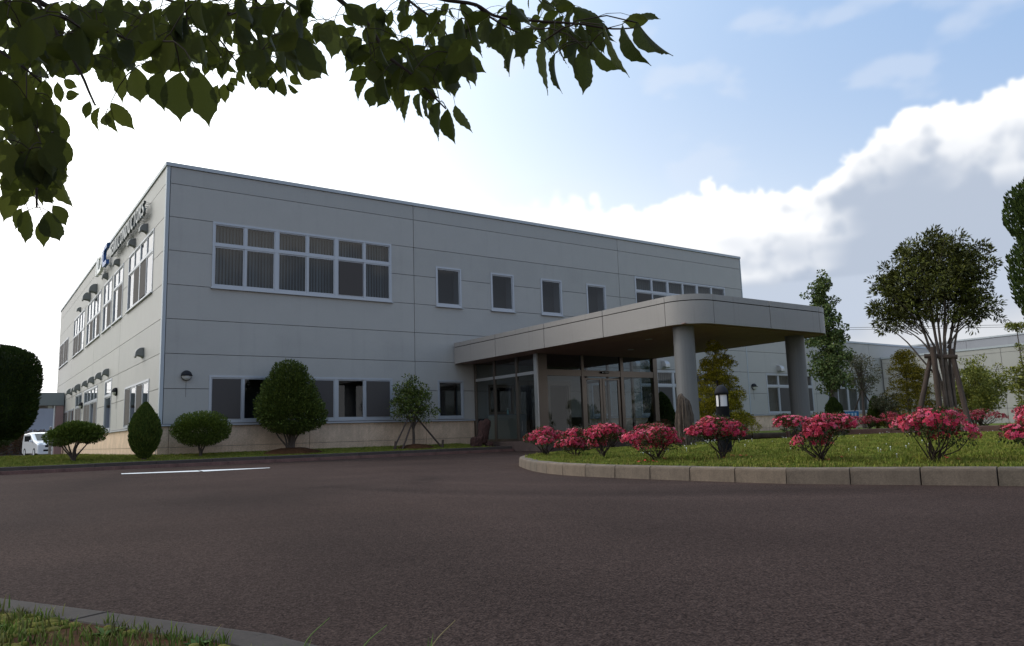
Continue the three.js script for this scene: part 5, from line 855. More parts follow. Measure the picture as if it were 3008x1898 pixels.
// ---------------------------------------------------------------- the cherry tree overhead
{
  const t = thing('cherry_tree', 'overhanging cherry tree with dark green toothed leaves across the top', 'tree', [0, 0, 0]);
  const leafMat = [[0.044, 0.054, 0.009], [0.034, 0.043, 0.007], [0.058, 0.068, 0.012]].map(c => new THREE.MeshPhysicalMaterial({ color: lin(...c), roughness: 0.85, specularIntensity: 0.2, side: THREE.DoubleSide, transmission: 0.68, thickness: 0 }));
  function leafShape(bend, fold, skew, n = 16) { // unit leaf: base at the origin, tip at +y, upper face towards +z
    const pos = [], idx = []; const wd = s => 0.272 * Math.sin(Math.PI * Math.min(1, (s / 0.97) ** 0.9)) ** 0.85 * (s > 0.7 ? 1 - 0.72 * ((s - 0.7) / 0.3) ** 0.8 : 1) + 0.006;
    for (let i = 0; i <= n; i++) { const s = i / n, x = skew * Math.sin(s * 3.1), z = -bend * (s - 0.3) ** 2, w = i === n ? 0.004 : i === 0 ? 0.012 : wd(s) * (1 + 0.022 * (i % 2 ? 1 : -1)); for (const k of [-1, -0.5, 0, 0.5, 1]) pos.push(x + k * w, s, z + fold * Math.abs(k) * w + 0.012 * Math.sin(s * 40) * Math.abs(k)); }
    for (let i = 0; i < n; i++) for (let k = 0; k < 4; k++) { const a = i * 5 + k; idx.push(a, a + 1, a + 5, a + 5, a + 1, a + 6); }
    const g = new THREE.BufferGeometry(); g.setAttribute('position', new THREE.Float32BufferAttribute(pos, 3)); g.setIndex(idx); g.computeVertexNormals(); return g;
  }
  const shapes = [leafShape(0.18, 0.35, 0.02), leafShape(0.30, 0.5, -0.03), leafShape(0.08, 0.22, 0.03), leafShape(0.22, 0.65, 0.0), leafShape(0.12, 0.15, -0.02)];
  const rn = rngOf(301), eye = V(-4.03, 0.48, 21.0);
  const placed = (bx, by, bz, tx, ty, tz) => { // a leaf hanging from its base to its tip; its blade leans partly to the ground
    const b = V(bx, by, bz), y = V(tx, ty, tz).sub(b), L = y.length(); y.normalize(); const face = V(rn() - 0.5 - 0.25, 0.2 + rn() * 0.5, -0.5 - rn() * 0.5).normalize();
    const x = V(0, 0, 0).crossVectors(y, face).normalize(), z = V(0, 0, 0).crossVectors(x, y), wK = lerp(0.82, 1.05, rn()) * Math.max(1, Math.min(1.35, 0.07 / L));
    return new THREE.Matrix4().makeBasis(x.multiplyScalar(L * wK), y.multiplyScalar(L), z.multiplyScalar(L)).setPosition(b);
  };
  const DATA = [
-2.788,1.43,19.818,-2.748,1.321,19.875,
-2.785,1.452,19.764,-2.765,1.326,19.81,
-3.018,1.294,19.946,-2.983,1.178,19.971,
-2.62,1.585,19.477,-2.589,1.468,19.543,
-2.031,2.089,18.787,-1.997,1.971,18.813,
-2.794,1.441,19.644,-2.812,1.314,19.638,
-2.571,1.654,19.363,-2.606,1.517,19.371,
-2.671,1.583,19.367,-2.669,1.458,19.367,
-3.049,1.321,19.792,-3.064,1.185,19.809,
-2.62,1.695,19.309,-2.597,1.571,19.334,
-2.191,2.118,18.593,-2.224,1.972,18.617,
-2.828,1.581,19.403,-2.876,1.45,19.398,
-2.688,1.791,19.125,-2.692,1.661,19.129,
-2.515,2.021,18.811,-2.511,1.908,18.782,
-1.608,2.364,18.676,-1.558,2.321,18.785,
-1.64,2.286,18.782,-1.74,2.283,18.718,
-2.45,1.882,19.206,-2.369,1.815,19.267,
-2.29,1.946,19.088,-2.197,1.884,19.127,
-1.849,2.486,18.403,-1.818,2.433,18.419,
-2.659,1.648,18.788,-2.616,1.537,18.824,
-2.813,1.523,18.99,-2.781,1.415,18.97,
-2.922,1.466,19.127,-2.951,1.332,19.145,
-2.339,2.039,18.062,-2.318,1.964,18.032,
-2.447,1.965,18.219,-2.468,1.833,18.231,
-2.45,1.996,18.151,-2.466,1.858,18.182,
-2.637,1.841,18.408,-2.684,1.708,18.422,
-2.69,1.866,18.441,-2.72,1.737,18.444,
-2.55,2.128,17.951,-2.541,2.027,17.919,
-2.571,2.084,17.941,-2.611,1.961,17.958,
-2.618,2.098,17.967,-2.665,1.991,17.937,
-2.605,2.149,17.973,-2.69,2.089,17.919,
-3.068,1.728,18.899,-3.122,1.61,18.885,
-2.755,2.231,18.135,-2.801,2.118,18.11,
-3.206,1.698,19.01,-3.228,1.559,19.032,
-2.836,2.298,17.828,-2.829,2.16,17.879,
-2.577,2.47,17.938,-2.517,2.378,18.001,
-2.753,2.152,18.349,-2.666,2.085,18.375,
-2.419,2.514,18.018,-2.484,2.459,17.992,
-2.441,2.482,18.006,-2.455,2.366,18.02,
-2.86,1.705,19.221,-2.841,1.582,19.227,
-2.944,1.55,19.326,-2.935,1.424,19.335,
-2.893,1.603,19.215,-2.885,1.473,19.235,
-2.507,1.937,18.525,-2.488,1.824,18.506,
-2.254,2.178,18.113,-2.208,2.157,18.117,
-2.538,2.01,18.826,-2.551,1.871,18.842,
-2.2,2.436,18.146,-2.122,2.444,18.188,
-2.432,2.244,18.011,-2.403,2.169,18.023,
-2.525,2.288,17.963,-2.442,2.318,17.962,
-2.853,2.288,17.822,-2.806,2.195,17.815,
-2.938,2.127,17.975,-2.928,1.999,18.0,
-2.916,2.106,17.799,-2.85,2.092,17.771,
-2.925,2.061,17.796,-2.892,2.013,17.849,
-2.947,2.092,17.789,-2.942,1.99,17.799,
-2.991,2.094,17.774,-2.974,2.015,17.752,
-3.011,2.112,17.768,-3.052,2.014,17.793,
-3.058,2.102,17.754,-3.056,2.016,17.756,
-3.07,2.094,17.75,-3.102,2.035,17.79,
-3.122,2.108,17.735,-3.094,2.04,17.725,
-3.155,2.066,17.726,-3.119,2.042,17.708,
-3.159,2.046,17.725,-3.144,1.997,17.722,
-3.18,2.035,17.72,-3.164,1.96,17.684,
-3.206,2.024,17.713,-3.219,1.919,17.73,
-3.726,1.143,19.642,-3.7,1.036,19.64,
-3.699,1.25,19.387,-3.697,1.138,19.382,
-3.666,1.423,19.005,-3.663,1.312,19.001,
-3.695,1.514,18.798,-3.677,1.405,18.804,
-3.707,1.576,18.644,-3.703,1.475,18.62,
-3.741,1.435,18.708,-3.674,1.374,18.687,
-3.62,1.795,17.78,-3.599,1.69,17.785,
-3.647,1.849,17.639,-3.652,1.746,17.621,
-3.623,1.827,17.636,-3.622,1.754,17.681,
-3.681,1.87,17.63,-3.692,1.798,17.608,
-3.775,1.942,17.621,-3.724,1.926,17.611,
-3.764,1.87,17.622,-3.715,1.917,17.576,
-3.796,1.927,17.62,-3.779,1.853,17.588,
-3.829,1.53,18.831,-3.866,1.418,18.842,
-3.865,2.127,17.616,-3.852,2.027,17.628,
-3.879,1.347,18.794,-3.849,1.255,18.785,
-3.812,1.634,17.846,-3.807,1.516,17.892,
-3.822,1.402,18.321,-3.826,1.297,18.324,
-3.827,1.293,18.378,-3.796,1.193,18.407,
-3.792,1.408,17.666,-3.744,1.32,17.709,
-3.866,1.14,18.568,-3.837,1.04,18.602,
-3.846,1.23,18.134,-3.844,1.135,18.111,
-3.911,1.152,18.508,-3.918,1.045,18.535,
-3.89,1.395,17.615,-3.91,1.301,17.64,
-3.936,1.181,18.57,-3.976,1.091,18.576,
-3.927,1.298,18.363,-3.973,1.221,18.332,
-3.907,1.511,17.67,-3.98,1.45,17.71,
-3.909,1.582,17.614,-3.974,1.521,17.617,
-3.923,1.642,17.613,-3.974,1.594,17.607,
-3.828,1.464,17.618,-3.781,1.447,17.582,
-3.796,1.5,17.62,-3.787,1.459,17.588,
-3.855,1.556,17.616,-3.818,1.519,17.581,
-3.896,1.575,17.614,-3.893,1.479,17.637,
-3.826,1.504,17.618,-3.834,1.438,17.626,
-3.878,1.433,18.219,-3.843,1.339,18.233,
-3.94,1.341,19.329,-3.959,1.251,19.352,
-3.699,1.355,19.494,-3.675,1.289,19.493,
-3.951,1.378,19.084,-3.923,1.316,19.113,
-3.876,1.377,19.227,-3.863,1.329,19.23,
-3.812,1.588,18.923,-3.822,1.51,18.884,
-3.689,1.535,19.108,-3.722,1.471,19.087,
-3.885,1.296,19.385,-3.873,1.205,19.378,
-3.884,1.483,18.932,-3.909,1.372,18.935,
-3.476,1.397,19.429,-3.472,1.316,19.432,
-3.691,1.626,18.908,-3.661,1.578,18.916,
-3.62,1.404,19.437,-3.657,1.317,19.421,
-3.578,1.633,18.808,-3.607,1.53,18.846,
-3.384,1.466,19.203,-3.335,1.372,19.26,
-3.873,1.496,18.907,-3.917,1.408,18.941,
-3.759,1.241,19.521,-3.812,1.194,19.496,
-3.924,1.506,19.019,-3.936,1.475,18.996,
-3.959,1.272,19.315,-3.995,1.223,19.309,
-3.9,1.371,19.183,-3.913,1.297,19.17,
-3.87,1.461,19.144,-3.853,1.372,19.172,
-3.774,1.359,19.259,-3.789,1.266,19.291,
-3.748,1.258,19.524,-3.755,1.18,19.493,
-3.969,1.241,19.481,-3.965,1.163,19.462,
-3.371,1.618,18.853,-3.428,1.519,18.875,
-3.433,1.73,18.91,-3.458,1.696,18.864,
-3.857,1.49,19.098,-3.848,1.413,19.117,
-3.994,1.465,19.108,-3.924,1.445,19.077,
-3.293,1.673,18.975,-3.24,1.639,18.95,
-3.996,1.477,18.808,-4.007,1.409,18.799,
-3.645,1.418,19.409,-3.665,1.362,19.373,
-3.459,1.371,19.415,-3.469,1.293,19.442,
-3.933,1.327,19.199,-3.868,1.317,19.192,
-3.964,1.523,19.003,-3.971,1.431,18.993,
-3.566,1.659,18.974,-3.575,1.57,18.996,
-3.552,1.607,18.889,-3.486,1.572,18.881,
-4.01,1.355,19.297,-4.039,1.289,19.311,
-3.705,1.432,19.167,-3.677,1.373,19.209,
-3.677,1.536,18.765,-3.6,1.556,18.74,
-3.526,1.393,19.523,-3.556,1.312,19.487,
-3.502,1.696,18.857,-3.452,1.654,18.829,
-3.55,1.575,18.986,-3.516,1.507,18.973,
-3.387,1.758,18.865,-3.359,1.641,18.897,
-3.966,1.536,18.817,-3.961,1.441,18.852,
-3.388,1.716,18.857,-3.456,1.653,18.867,
-3.388,1.556,19.126,-3.42,1.48,19.153,
-3.43,1.558,19.232,-3.439,1.466,19.237,
-3.576,1.606,19.049,-3.643,1.59,19.031,
-3.711,1.572,18.929,-3.71,1.475,18.944,
-3.78,1.37,19.228,-3.79,1.301,19.213,
-3.641,1.509,18.868,-3.568,1.51,18.891,
-4.0,1.543,18.944,-3.997,1.503,18.909,
-3.429,1.466,19.236,-3.437,1.35,19.261,
-4.012,1.463,19.056,-4.042,1.397,19.046,
-3.656,1.561,18.934,-3.637,1.483,18.961,
-3.68,1.466,19.306,-3.688,1.36,19.306,
-3.849,1.637,18.751,-3.808,1.587,18.792,
-3.889,1.361,19.221,-3.881,1.303,19.232,
-3.803,1.434,19.293,-3.828,1.336,19.309,
-3.753,1.383,19.356,-3.744,1.304,19.329,
-3.983,1.504,19.035,-3.961,1.433,19.018,
-3.783,1.66,18.777,-3.741,1.641,18.751,
-3.488,1.335,19.52,-3.543,1.285,19.509,
-3.469,1.644,18.943,-3.432,1.57,18.965,
-3.462,1.494,19.313,-3.533,1.429,19.325,
-3.989,1.625,18.776,-3.952,1.558,18.789,
-4.0,1.408,19.132,-4.053,1.353,19.11,
-3.671,1.411,19.293,-3.685,1.314,19.29,
-3.792,1.453,19.201,-3.811,1.407,19.171,
-3.494,1.359,19.539,-3.507,1.296,19.556,
-3.92,1.54,18.802,-3.909,1.457,18.82,
-3.632,1.571,18.96,-3.686,1.503,18.972,
-3.92,1.374,19.314,-3.926,1.341,19.28,
-3.943,1.504,18.858,-3.953,1.411,18.825,
-3.875,1.532,19.038,-3.832,1.466,19.045,
-3.385,1.622,19.143,-3.364,1.528,19.164,
-3.971,1.465,19.116,-3.95,1.429,19.105,
-3.916,1.437,18.993,-3.866,1.433,18.959,
-3.633,1.438,19.232,-3.619,1.333,19.242,
-3.535,1.346,19.459,-3.527,1.287,19.489,
-3.631,1.482,19.151,-3.693,1.44,19.147,
-3.509,1.303,19.56,-3.45,1.225,19.573,
-3.444,1.498,19.108,-3.483,1.399,19.134,
-3.451,1.501,19.321,-3.434,1.412,19.314,
-3.827,1.416,19.158,-3.854,1.342,19.17,
-3.877,1.37,19.224,-3.814,1.378,19.25,
-3.977,1.348,19.22,-3.98,1.241,19.25,
-3.552,1.408,19.163,-3.558,1.364,19.15,
-3.616,1.378,19.515,-3.598,1.312,19.534,
-3.669,1.428,19.29,-3.707,1.351,19.304,
-3.872,1.33,19.264,-3.862,1.27,19.255,
-3.861,1.39,19.218,-3.852,1.316,19.185,
-3.718,1.5,18.985,-3.727,1.45,18.964,
-3.807,1.39,19.231,-3.785,1.318,19.248,
-3.638,1.675,18.773,-3.611,1.574,18.756,
-3.59,1.437,19.336,-3.603,1.367,19.352,
-3.7,1.335,19.546,-3.689,1.258,19.547,
-3.962,1.178,19.206,-3.954,1.099,19.191,
-3.962,1.258,19.197,-3.951,1.191,19.164,
-3.885,1.216,18.854,-3.906,1.12,18.892,
-3.945,1.179,19.124,-3.94,1.106,19.115,
-3.928,1.308,18.984,-3.947,1.222,18.982,
-3.943,1.172,19.014,-3.97,1.093,18.993,
-3.96,1.194,19.229,-3.98,1.137,19.213,
-3.965,1.179,18.964,-3.911,1.119,18.983,
-3.99,1.117,19.176,-3.978,1.012,19.199,
-3.952,1.15,19.01,-3.924,1.095,19.013,
-3.994,1.495,18.569,-3.998,1.407,18.615,
-4.004,1.214,19.275,-3.965,1.141,19.249,
-3.909,1.12,19.008,-3.857,1.098,19.05,
-3.91,1.137,18.81,-3.871,1.089,18.83,
-3.965,1.258,19.032,-3.926,1.205,19.001,
-3.905,1.183,18.935,-3.9,1.098,18.948,
-3.925,1.133,19.141,-3.932,1.043,19.166,
-3.997,1.401,18.702,-4.031,1.343,18.659,
-3.947,1.1,19.187,-3.939,1.0,19.187,
-3.903,1.152,18.813,-3.949,1.097,18.818,
-3.931,1.212,19.072,-3.885,1.155,19.084,
-3.899,1.316,18.947,-3.893,1.228,18.941,
-3.93,1.077,18.954,-3.973,1.037,18.957,
-3.922,1.096,19.214,-3.914,1.012,19.196,
-3.885,1.245,18.738,-3.854,1.145,18.771,
-3.951,1.485,18.533,-3.934,1.429,18.568,
-3.985,1.223,19.074,-3.985,1.15,19.091,
-3.918,1.101,19.305,-3.894,1.016,19.31,
-3.978,1.151,18.989,-3.897,1.168,18.976,
-3.91,1.26,18.638,-3.866,1.196,18.624,
-3.929,1.187,19.064,-3.96,1.135,19.083,
-3.956,1.055,19.188,-3.886,1.031,19.163,
-3.958,1.512,18.647,-3.945,1.433,18.644,
-3.907,1.111,19.235,-3.912,1.025,19.233,
-3.902,1.221,18.805,-3.887,1.184,18.795,
-3.932,1.089,19.227,-3.922,1.027,19.192,
-2.709,1.801,18.796,-2.767,1.697,18.79,
-3.074,1.74,19.002,-3.073,1.669,18.987,
-3.019,1.768,18.81,-3.036,1.7,18.756,
-2.627,2.053,18.79,-2.56,1.962,18.814,
-3.207,1.712,19.087,-3.154,1.629,19.14,
-3.113,1.744,18.865,-3.103,1.626,18.9,
-2.764,1.824,18.808,-2.78,1.703,18.826,
-3.116,1.809,18.909,-3.102,1.747,18.949,
-3.094,1.458,19.29,-3.049,1.413,19.3,
-2.854,1.705,19.13,-2.918,1.592,19.141,
-2.998,1.659,19.283,-3.024,1.6,19.234,
-3.036,1.721,18.909,-3.067,1.647,18.862,
-3.128,1.578,19.147,-3.096,1.525,19.136,
-3.149,1.647,19.106,-3.145,1.585,19.104,
-2.964,1.56,19.251,-3.053,1.505,19.245,
-2.752,1.894,18.618,-2.715,1.844,18.629,
-3.039,1.462,19.492,-3.101,1.395,19.456,
-2.96,1.918,18.814,-2.936,1.863,18.773,
-3.004,1.585,19.388,-3.007,1.488,19.39,
-2.936,1.617,19.034,-2.869,1.547,19.049,
-3.174,1.931,18.715,-3.185,1.86,18.664,
-2.912,1.576,19.215,-2.833,1.532,19.248,
-2.994,1.717,18.814,-2.98,1.62,18.843,
-2.965,1.517,19.165,-3.054,1.485,19.107,
-2.915,1.93,18.566,-2.993,1.876,18.557,
-2.88,1.836,18.662,-2.92,1.774,18.607,
-2.921,1.565,19.26,-2.967,1.458,19.228,
-3.015,1.646,19.081,-3.11,1.581,19.052,
-2.803,1.843,18.973,-2.824,1.715,18.963,
-3.081,1.631,19.26,-3.106,1.59,19.222,
-2.537,1.985,18.508,-2.485,1.898,18.522,
-2.738,1.823,18.805,-2.724,1.771,18.803,
-2.95,1.746,18.878,-2.96,1.628,18.899,
-3.137,1.566,19.112,-3.192,1.539,19.089,
-2.861,1.738,18.684,-2.913,1.623,18.674,
-2.964,1.638,18.96,-2.967,1.564,18.915,
-2.533,1.916,18.524,-2.502,1.838,18.489,
-2.713,1.9,18.535,-2.71,1.784,18.577,
-2.925,1.719,18.927,-2.913,1.636,18.95,
-3.042,1.582,18.991,-3.025,1.487,18.993,
-2.784,1.949,18.409,-2.817,1.862,18.401,
-2.895,1.648,18.911,-2.811,1.623,18.994,
-2.673,1.794,18.571,-2.598,1.773,18.57,
-2.848,1.597,19.059,-2.841,1.525,19.107,
-2.76,1.589,19.407,-2.851,1.569,19.373,
-2.857,1.539,19.511,-2.92,1.444,19.499,
-2.145,2.002,18.872,-2.207,1.916,18.85,
-2.283,2.154,18.843,-2.269,2.065,18.894,
-2.746,1.78,19.256,-2.713,1.689,19.307,
-2.398,1.796,19.238,-2.347,1.73,19.237,
-2.606,1.867,19.018,-2.603,1.805,18.976,
-2.439,2.002,18.804,-2.416,1.954,18.795,
-2.363,1.82,19.12,-2.31,1.773,19.121,
-2.343,2.147,18.588,-2.424,2.039,18.588,
-2.777,1.708,19.301,-2.728,1.673,19.288,
-2.249,1.894,19.13,-2.276,1.785,19.14,
-2.155,2.151,18.739,-2.2,2.037,18.766,
-2.284,2.049,18.94,-2.33,1.992,18.881,
-2.605,1.799,19.072,-2.569,1.751,19.06,
-2.832,1.701,19.278,-2.895,1.655,19.2,
-2.572,1.847,19.055,-2.546,1.742,19.129,
-2.33,1.983,19.014,-2.344,1.92,18.935,
-2.213,1.972,18.877,-2.235,1.894,18.893,
-2.29,1.95,18.981,-2.324,1.938,18.916,
-3.215,2.584,16.96,-3.198,2.488,16.984,
-3.469,2.346,17.353,-3.525,2.321,17.323,
-3.972,2.318,16.831,-4.018,2.286,16.818,
-3.241,2.735,17.033,-3.242,2.677,16.957,
-3.742,2.453,16.983,-3.767,2.396,16.975,
-2.876,2.246,17.887,-2.918,2.115,17.937,
-3.476,1.738,18.657,-3.499,1.688,18.614,
-2.964,2.18,18.003,-2.921,2.086,17.992,
-3.257,2.212,18.058,-3.258,2.143,18.034,
-3.211,1.919,18.459,-3.188,1.831,18.476,
-3.956,1.678,18.421,-3.961,1.601,18.391,
-3.778,1.606,18.618,-3.828,1.541,18.597,
-3.795,2.111,17.624,-3.86,2.11,17.632,
-3.862,2.401,17.248,-3.875,2.368,17.18,
-3.508,2.086,17.88,-3.525,1.994,17.849,
-3.691,2.002,18.152,-3.733,1.915,18.165,
-3.654,1.759,18.542,-3.608,1.669,18.575,
-2.852,2.68,17.17,-2.842,2.616,17.096,
-3.723,2.31,17.331,-3.699,2.22,17.395,
-3.884,1.664,18.602,-3.914,1.555,18.638,
-3.471,2.1,17.937,-3.458,2.028,17.953,
-3.533,2.129,17.867,-3.562,2.042,17.896,
-3.87,2.193,17.635,-3.93,2.098,17.679,
-3.661,1.92,17.956,-3.644,1.868,17.957,
-3.823,1.765,18.384,-3.78,1.704,18.384,
-3.674,1.779,18.41,-3.705,1.681,18.402,
-3.585,2.113,17.619,-3.566,2.028,17.646,
-3.269,2.389,17.686,-3.263,2.28,17.731,
-3.32,2.132,18.18,-3.365,2.091,18.136,
-3.911,1.703,18.561,-3.849,1.672,18.526,
-3.968,1.92,17.78,-3.95,1.811,17.83,
-2.87,2.322,17.517,-2.881,2.246,17.524,
-3.071,2.57,17.408,-3.014,2.505,17.413,
-3.257,2.218,17.924,-3.287,2.096,17.968,
-2.981,2.499,17.129,-3.043,2.36,17.19,
-3.701,1.868,18.008,-3.774,1.868,17.94,
-3.338,2.299,17.735,-3.374,2.238,17.726,
-3.205,2.463,17.496,-3.178,2.419,17.463,
-3.936,2.201,17.163,-3.892,2.139,17.203,
-3.945,1.999,17.872,-3.949,1.937,17.848,
-3.431,2.329,17.391,-3.405,2.241,17.45,
-3.349,1.915,18.262,-3.299,1.893,18.244,
-3.816,2.08,17.541,-3.806,1.964,17.609,
-3.382,2.702,17.052,-3.395,2.619,17.058,
-3.891,2.075,17.771,-3.887,2.006,17.825,
-3.412,2.291,17.791,-3.42,2.175,17.855,
-2.909,2.285,17.664,-2.897,2.186,17.632,
-3.984,1.749,18.351,-3.952,1.655,18.394,
-3.174,2.375,17.607,-3.19,2.283,17.596,
-3.675,1.774,18.203,-3.647,1.755,18.161,
-2.952,2.23,17.894,-2.98,2.127,17.931,
-3.92,2.138,17.823,-3.925,2.026,17.882,
-3.343,2.049,17.763,-3.31,1.98,17.83,
-3.579,1.968,18.019,-3.585,1.923,17.96,
-2.745,2.473,17.372,-2.702,2.408,17.377,
-3.526,2.313,17.466,-3.579,2.219,17.499,
-3.358,1.803,18.433,-3.373,1.735,18.445,
-3.793,1.885,18.152,-3.766,1.823,18.112,
-3.744,2.252,17.669,-3.696,2.216,17.71,
-3.394,2.316,17.75,-3.414,2.237,17.795,
-3.37,2.444,17.159,-3.357,2.335,17.167,
-3.066,2.594,16.983,-3.038,2.516,17.006,
-3.95,2.368,17.349,-3.922,2.298,17.32,
-3.55,2.233,17.195,-3.589,2.131,17.248,
-3.511,2.4,16.938,-3.515,2.338,16.888,
-3.403,1.973,18.337,-3.425,1.888,18.375,
-3.974,2.424,17.171,-3.983,2.401,17.119,
-3.202,2.736,16.899,-3.16,2.665,16.991,
-3.654,2.23,17.73,-3.616,2.198,17.689,
-3.414,2.664,16.934,-3.41,2.562,16.966,
-3.891,1.764,18.235,-3.911,1.654,18.255,
-3.712,1.863,18.222,-3.669,1.801,18.212,
-3.268,2.211,18.015,-3.286,2.154,17.948,
-3.951,2.225,17.225,-3.905,2.141,17.247,
-3.161,2.511,17.339,-3.194,2.434,17.357,
-3.074,2.462,17.137,-3.094,2.384,17.082,
-3.073,2.072,18.413,-3.101,1.987,18.352,
-3.304,2.513,17.388,-3.292,2.4,17.455,
-3.434,2.093,18.035,-3.451,2.009,17.989,
-3.602,2.589,17.019,-3.661,2.486,17.055,
-3.985,2.123,17.806,-3.998,2.046,17.776,
-3.182,1.799,18.615,-3.174,1.69,18.594,
-3.991,2.216,17.456,-3.964,2.174,17.435,
-3.619,1.912,18.032,-3.618,1.817,18.082,
-3.163,2.482,16.925,-3.151,2.388,16.916,
-2.831,2.535,17.718,-2.861,2.394,17.779,
-3.742,2.35,17.109,-3.765,2.284,17.083,
-3.275,2.457,17.355,-3.215,2.417,17.326,
-3.589,2.39,16.876,-3.656,2.335,16.911,
-3.311,2.612,17.223,-3.327,2.505,17.235,
-3.322,2.356,17.709,-3.311,2.292,17.656,
-3.224,2.05,18.09,-3.174,1.996,18.14,
-3.535,2.493,17.222,-3.475,2.494,17.204,
-3.67,2.086,17.956,-3.666,1.961,18.015,
-3.98,1.74,18.177,-4.0,1.679,18.209,
-3.277,2.643,17.131,-3.248,2.577,17.084,
-3.718,2.133,17.753,-3.741,2.058,17.788,
-3.923,2.208,17.081,-3.96,2.14,17.13,
-3.773,1.884,18.424,-3.755,1.782,18.468,
-3.872,1.655,18.454,-3.879,1.616,18.415,
-3.073,2.141,18.357,-3.012,2.06,18.371,
-3.908,1.737,18.37,-3.912,1.662,18.367,
-3.752,2.416,17.356,-3.768,2.324,17.399,
-3.923,2.283,16.9,-3.888,2.234,16.893,
-3.092,2.041,18.038,-3.083,1.948,18.055,
-3.687,1.821,18.377,-3.744,1.766,18.349,
-3.306,1.769,18.56,-3.36,1.696,18.555,
-3.428,2.033,17.873,-3.468,1.977,17.864,
-3.099,2.443,17.449,-3.136,2.319,17.505,
-2.921,2.523,17.103,-2.873,2.45,17.113,
-3.608,1.895,18.39,-3.675,1.816,18.377,
-3.277,1.982,18.408,-3.335,1.879,18.412,
-3.639,1.916,17.865,-3.696,1.845,17.91,
-3.625,2.013,17.698,-3.688,1.99,17.698,
-3.422,2.242,17.295,-3.356,2.219,17.308,
-3.282,2.15,17.754,-3.295,2.026,17.812,
-3.843,1.798,18.124,-3.844,1.733,18.171,
-3.428,1.797,18.611,-3.457,1.732,18.589,
-3.173,2.152,18.039,-3.139,2.035,18.106,
-3.925,1.96,17.906,-3.855,1.938,17.958,
-3.034,2.675,16.941,-3.04,2.616,16.91,
-3.407,1.792,18.618,-3.384,1.747,18.597,
-3.919,1.757,18.475,-3.872,1.712,18.523,
-3.274,2.084,17.831,-3.229,2.066,17.796,
-3.902,1.688,18.525,-3.858,1.649,18.479,
-3.756,1.997,18.061,-3.682,2.01,18.067,
-3.62,2.094,18.092,-3.598,1.969,18.139,
-3.731,2.375,16.944,-3.754,2.269,16.965,
-2.921,2.743,17.111,-2.92,2.73,17.036,
-3.244,2.099,18.329,-3.19,2.054,18.31,
-3.216,2.581,17.011,-3.185,2.466,17.093,
-3.003,2.485,17.694,-2.985,2.392,17.7,
-3.36,1.929,18.159,-3.304,1.871,18.17,
-3.632,1.85,18.478,-3.578,1.832,18.466,
-3.443,2.49,17.093,-3.407,2.436,17.038,
-3.022,2.319,17.457,-3.001,2.227,17.517,
-3.63,2.167,17.954,-3.651,2.089,17.995,
-3.829,2.031,17.896,-3.825,1.99,17.834,
-3.081,2.019,18.247,-3.171,1.961,18.254,
-3.704,2.233,17.576,-3.703,2.165,17.608,
-3.165,1.846,18.339,-3.249,1.783,18.349,
-3.882,1.828,18.306,-3.926,1.774,18.278,
-3.839,1.796,18.081,-3.802,1.746,18.073,
-3.521,2.317,17.727,-3.494,2.241,17.743,
-2.968,2.614,17.457,-2.963,2.54,17.406,
-3.229,1.891,18.467,-3.254,1.78,18.497,
-3.754,1.916,18.041,-3.727,1.836,18.07,
-2.976,2.165,17.819,-2.949,2.117,17.765,
-2.81,2.388,17.706,-2.852,2.273,17.753,
-3.357,2.351,17.606,-3.306,2.291,17.548,
-3.945,2.14,17.367,-3.931,2.096,17.354,
-3.769,2.511,16.944,-3.764,2.403,17.001,
-3.714,1.944,18.273,-3.724,1.893,18.217,
-3.139,2.207,17.839,-3.123,2.114,17.794,
-3.953,1.994,17.872,-4.004,1.925,17.833,
-3.482,2.034,17.764,-3.478,2.001,17.721,
-3.156,2.109,17.951,-3.129,2.014,17.926,
-3.321,2.22,17.545,-3.305,2.125,17.586,
-3.242,2.478,17.111,-3.311,2.387,17.115,
-3.562,1.982,18.11,-3.527,1.953,18.102,
-3.749,2.017,18.138,-3.729,1.911,18.184,
-3.136,2.688,17.235,-3.108,2.612,17.265,
-3.042,2.127,18.207,-3.041,2.028,18.163,
-3.22,1.795,18.735,-3.21,1.709,18.715,
-3.129,2.24,17.528,-3.071,2.191,17.518,
-3.923,1.944,17.814,-3.948,1.91,17.757,
-3.043,2.539,17.572,-3.111,2.414,17.619,
-3.055,2.19,17.751,-3.018,2.12,17.829,
-3.584,2.66,16.921,-3.613,2.615,16.835,
-3.769,2.433,16.852,-3.764,2.395,16.828,
-3.18,2.028,18.046,-3.196,1.9,18.064,
-3.32,1.785,18.628,-3.3,1.669,18.669,
-3.288,2.131,18.145,-3.226,2.132,18.127,
-3.677,1.842,18.143,-3.745,1.771,18.181,
-3.756,2.016,17.93,-3.808,1.965,17.873,
-3.371,2.083,17.947,-3.333,2.048,17.935,
-3.292,1.839,18.584,-3.28,1.783,18.584,
-3.747,1.836,18.158,-3.721,1.768,18.149,
-3.877,2.275,17.124,-3.92,2.16,17.174,
-3.79,2.179,17.283,-3.759,2.117,17.3,
-3.369,2.543,17.11,-3.417,2.509,17.075,
-3.097,2.202,18.15,-3.154,2.159,18.123,
-3.637,1.891,18.146,-3.64,1.764,18.186,
-3.277,2.081,17.798,-3.269,2.033,17.748,
-3.845,2.142,17.35,-3.897,2.103,17.308,
-3.317,2.259,17.591,-3.356,2.153,17.604,
-3.107,2.695,17.213,-3.073,2.631,17.23,
-3.541,1.705,18.603,-3.564,1.637,18.552,
-3.427,2.303,17.664,-3.427,2.188,17.702,
-3.565,2.19,17.583,-3.539,2.126,17.545,
-2.642,2.782,17.074,-2.631,2.712,17.133,
-3.473,1.98,18.372,-3.439,1.901,18.386,
-3.836,1.743,18.265,-3.857,1.684,18.217,
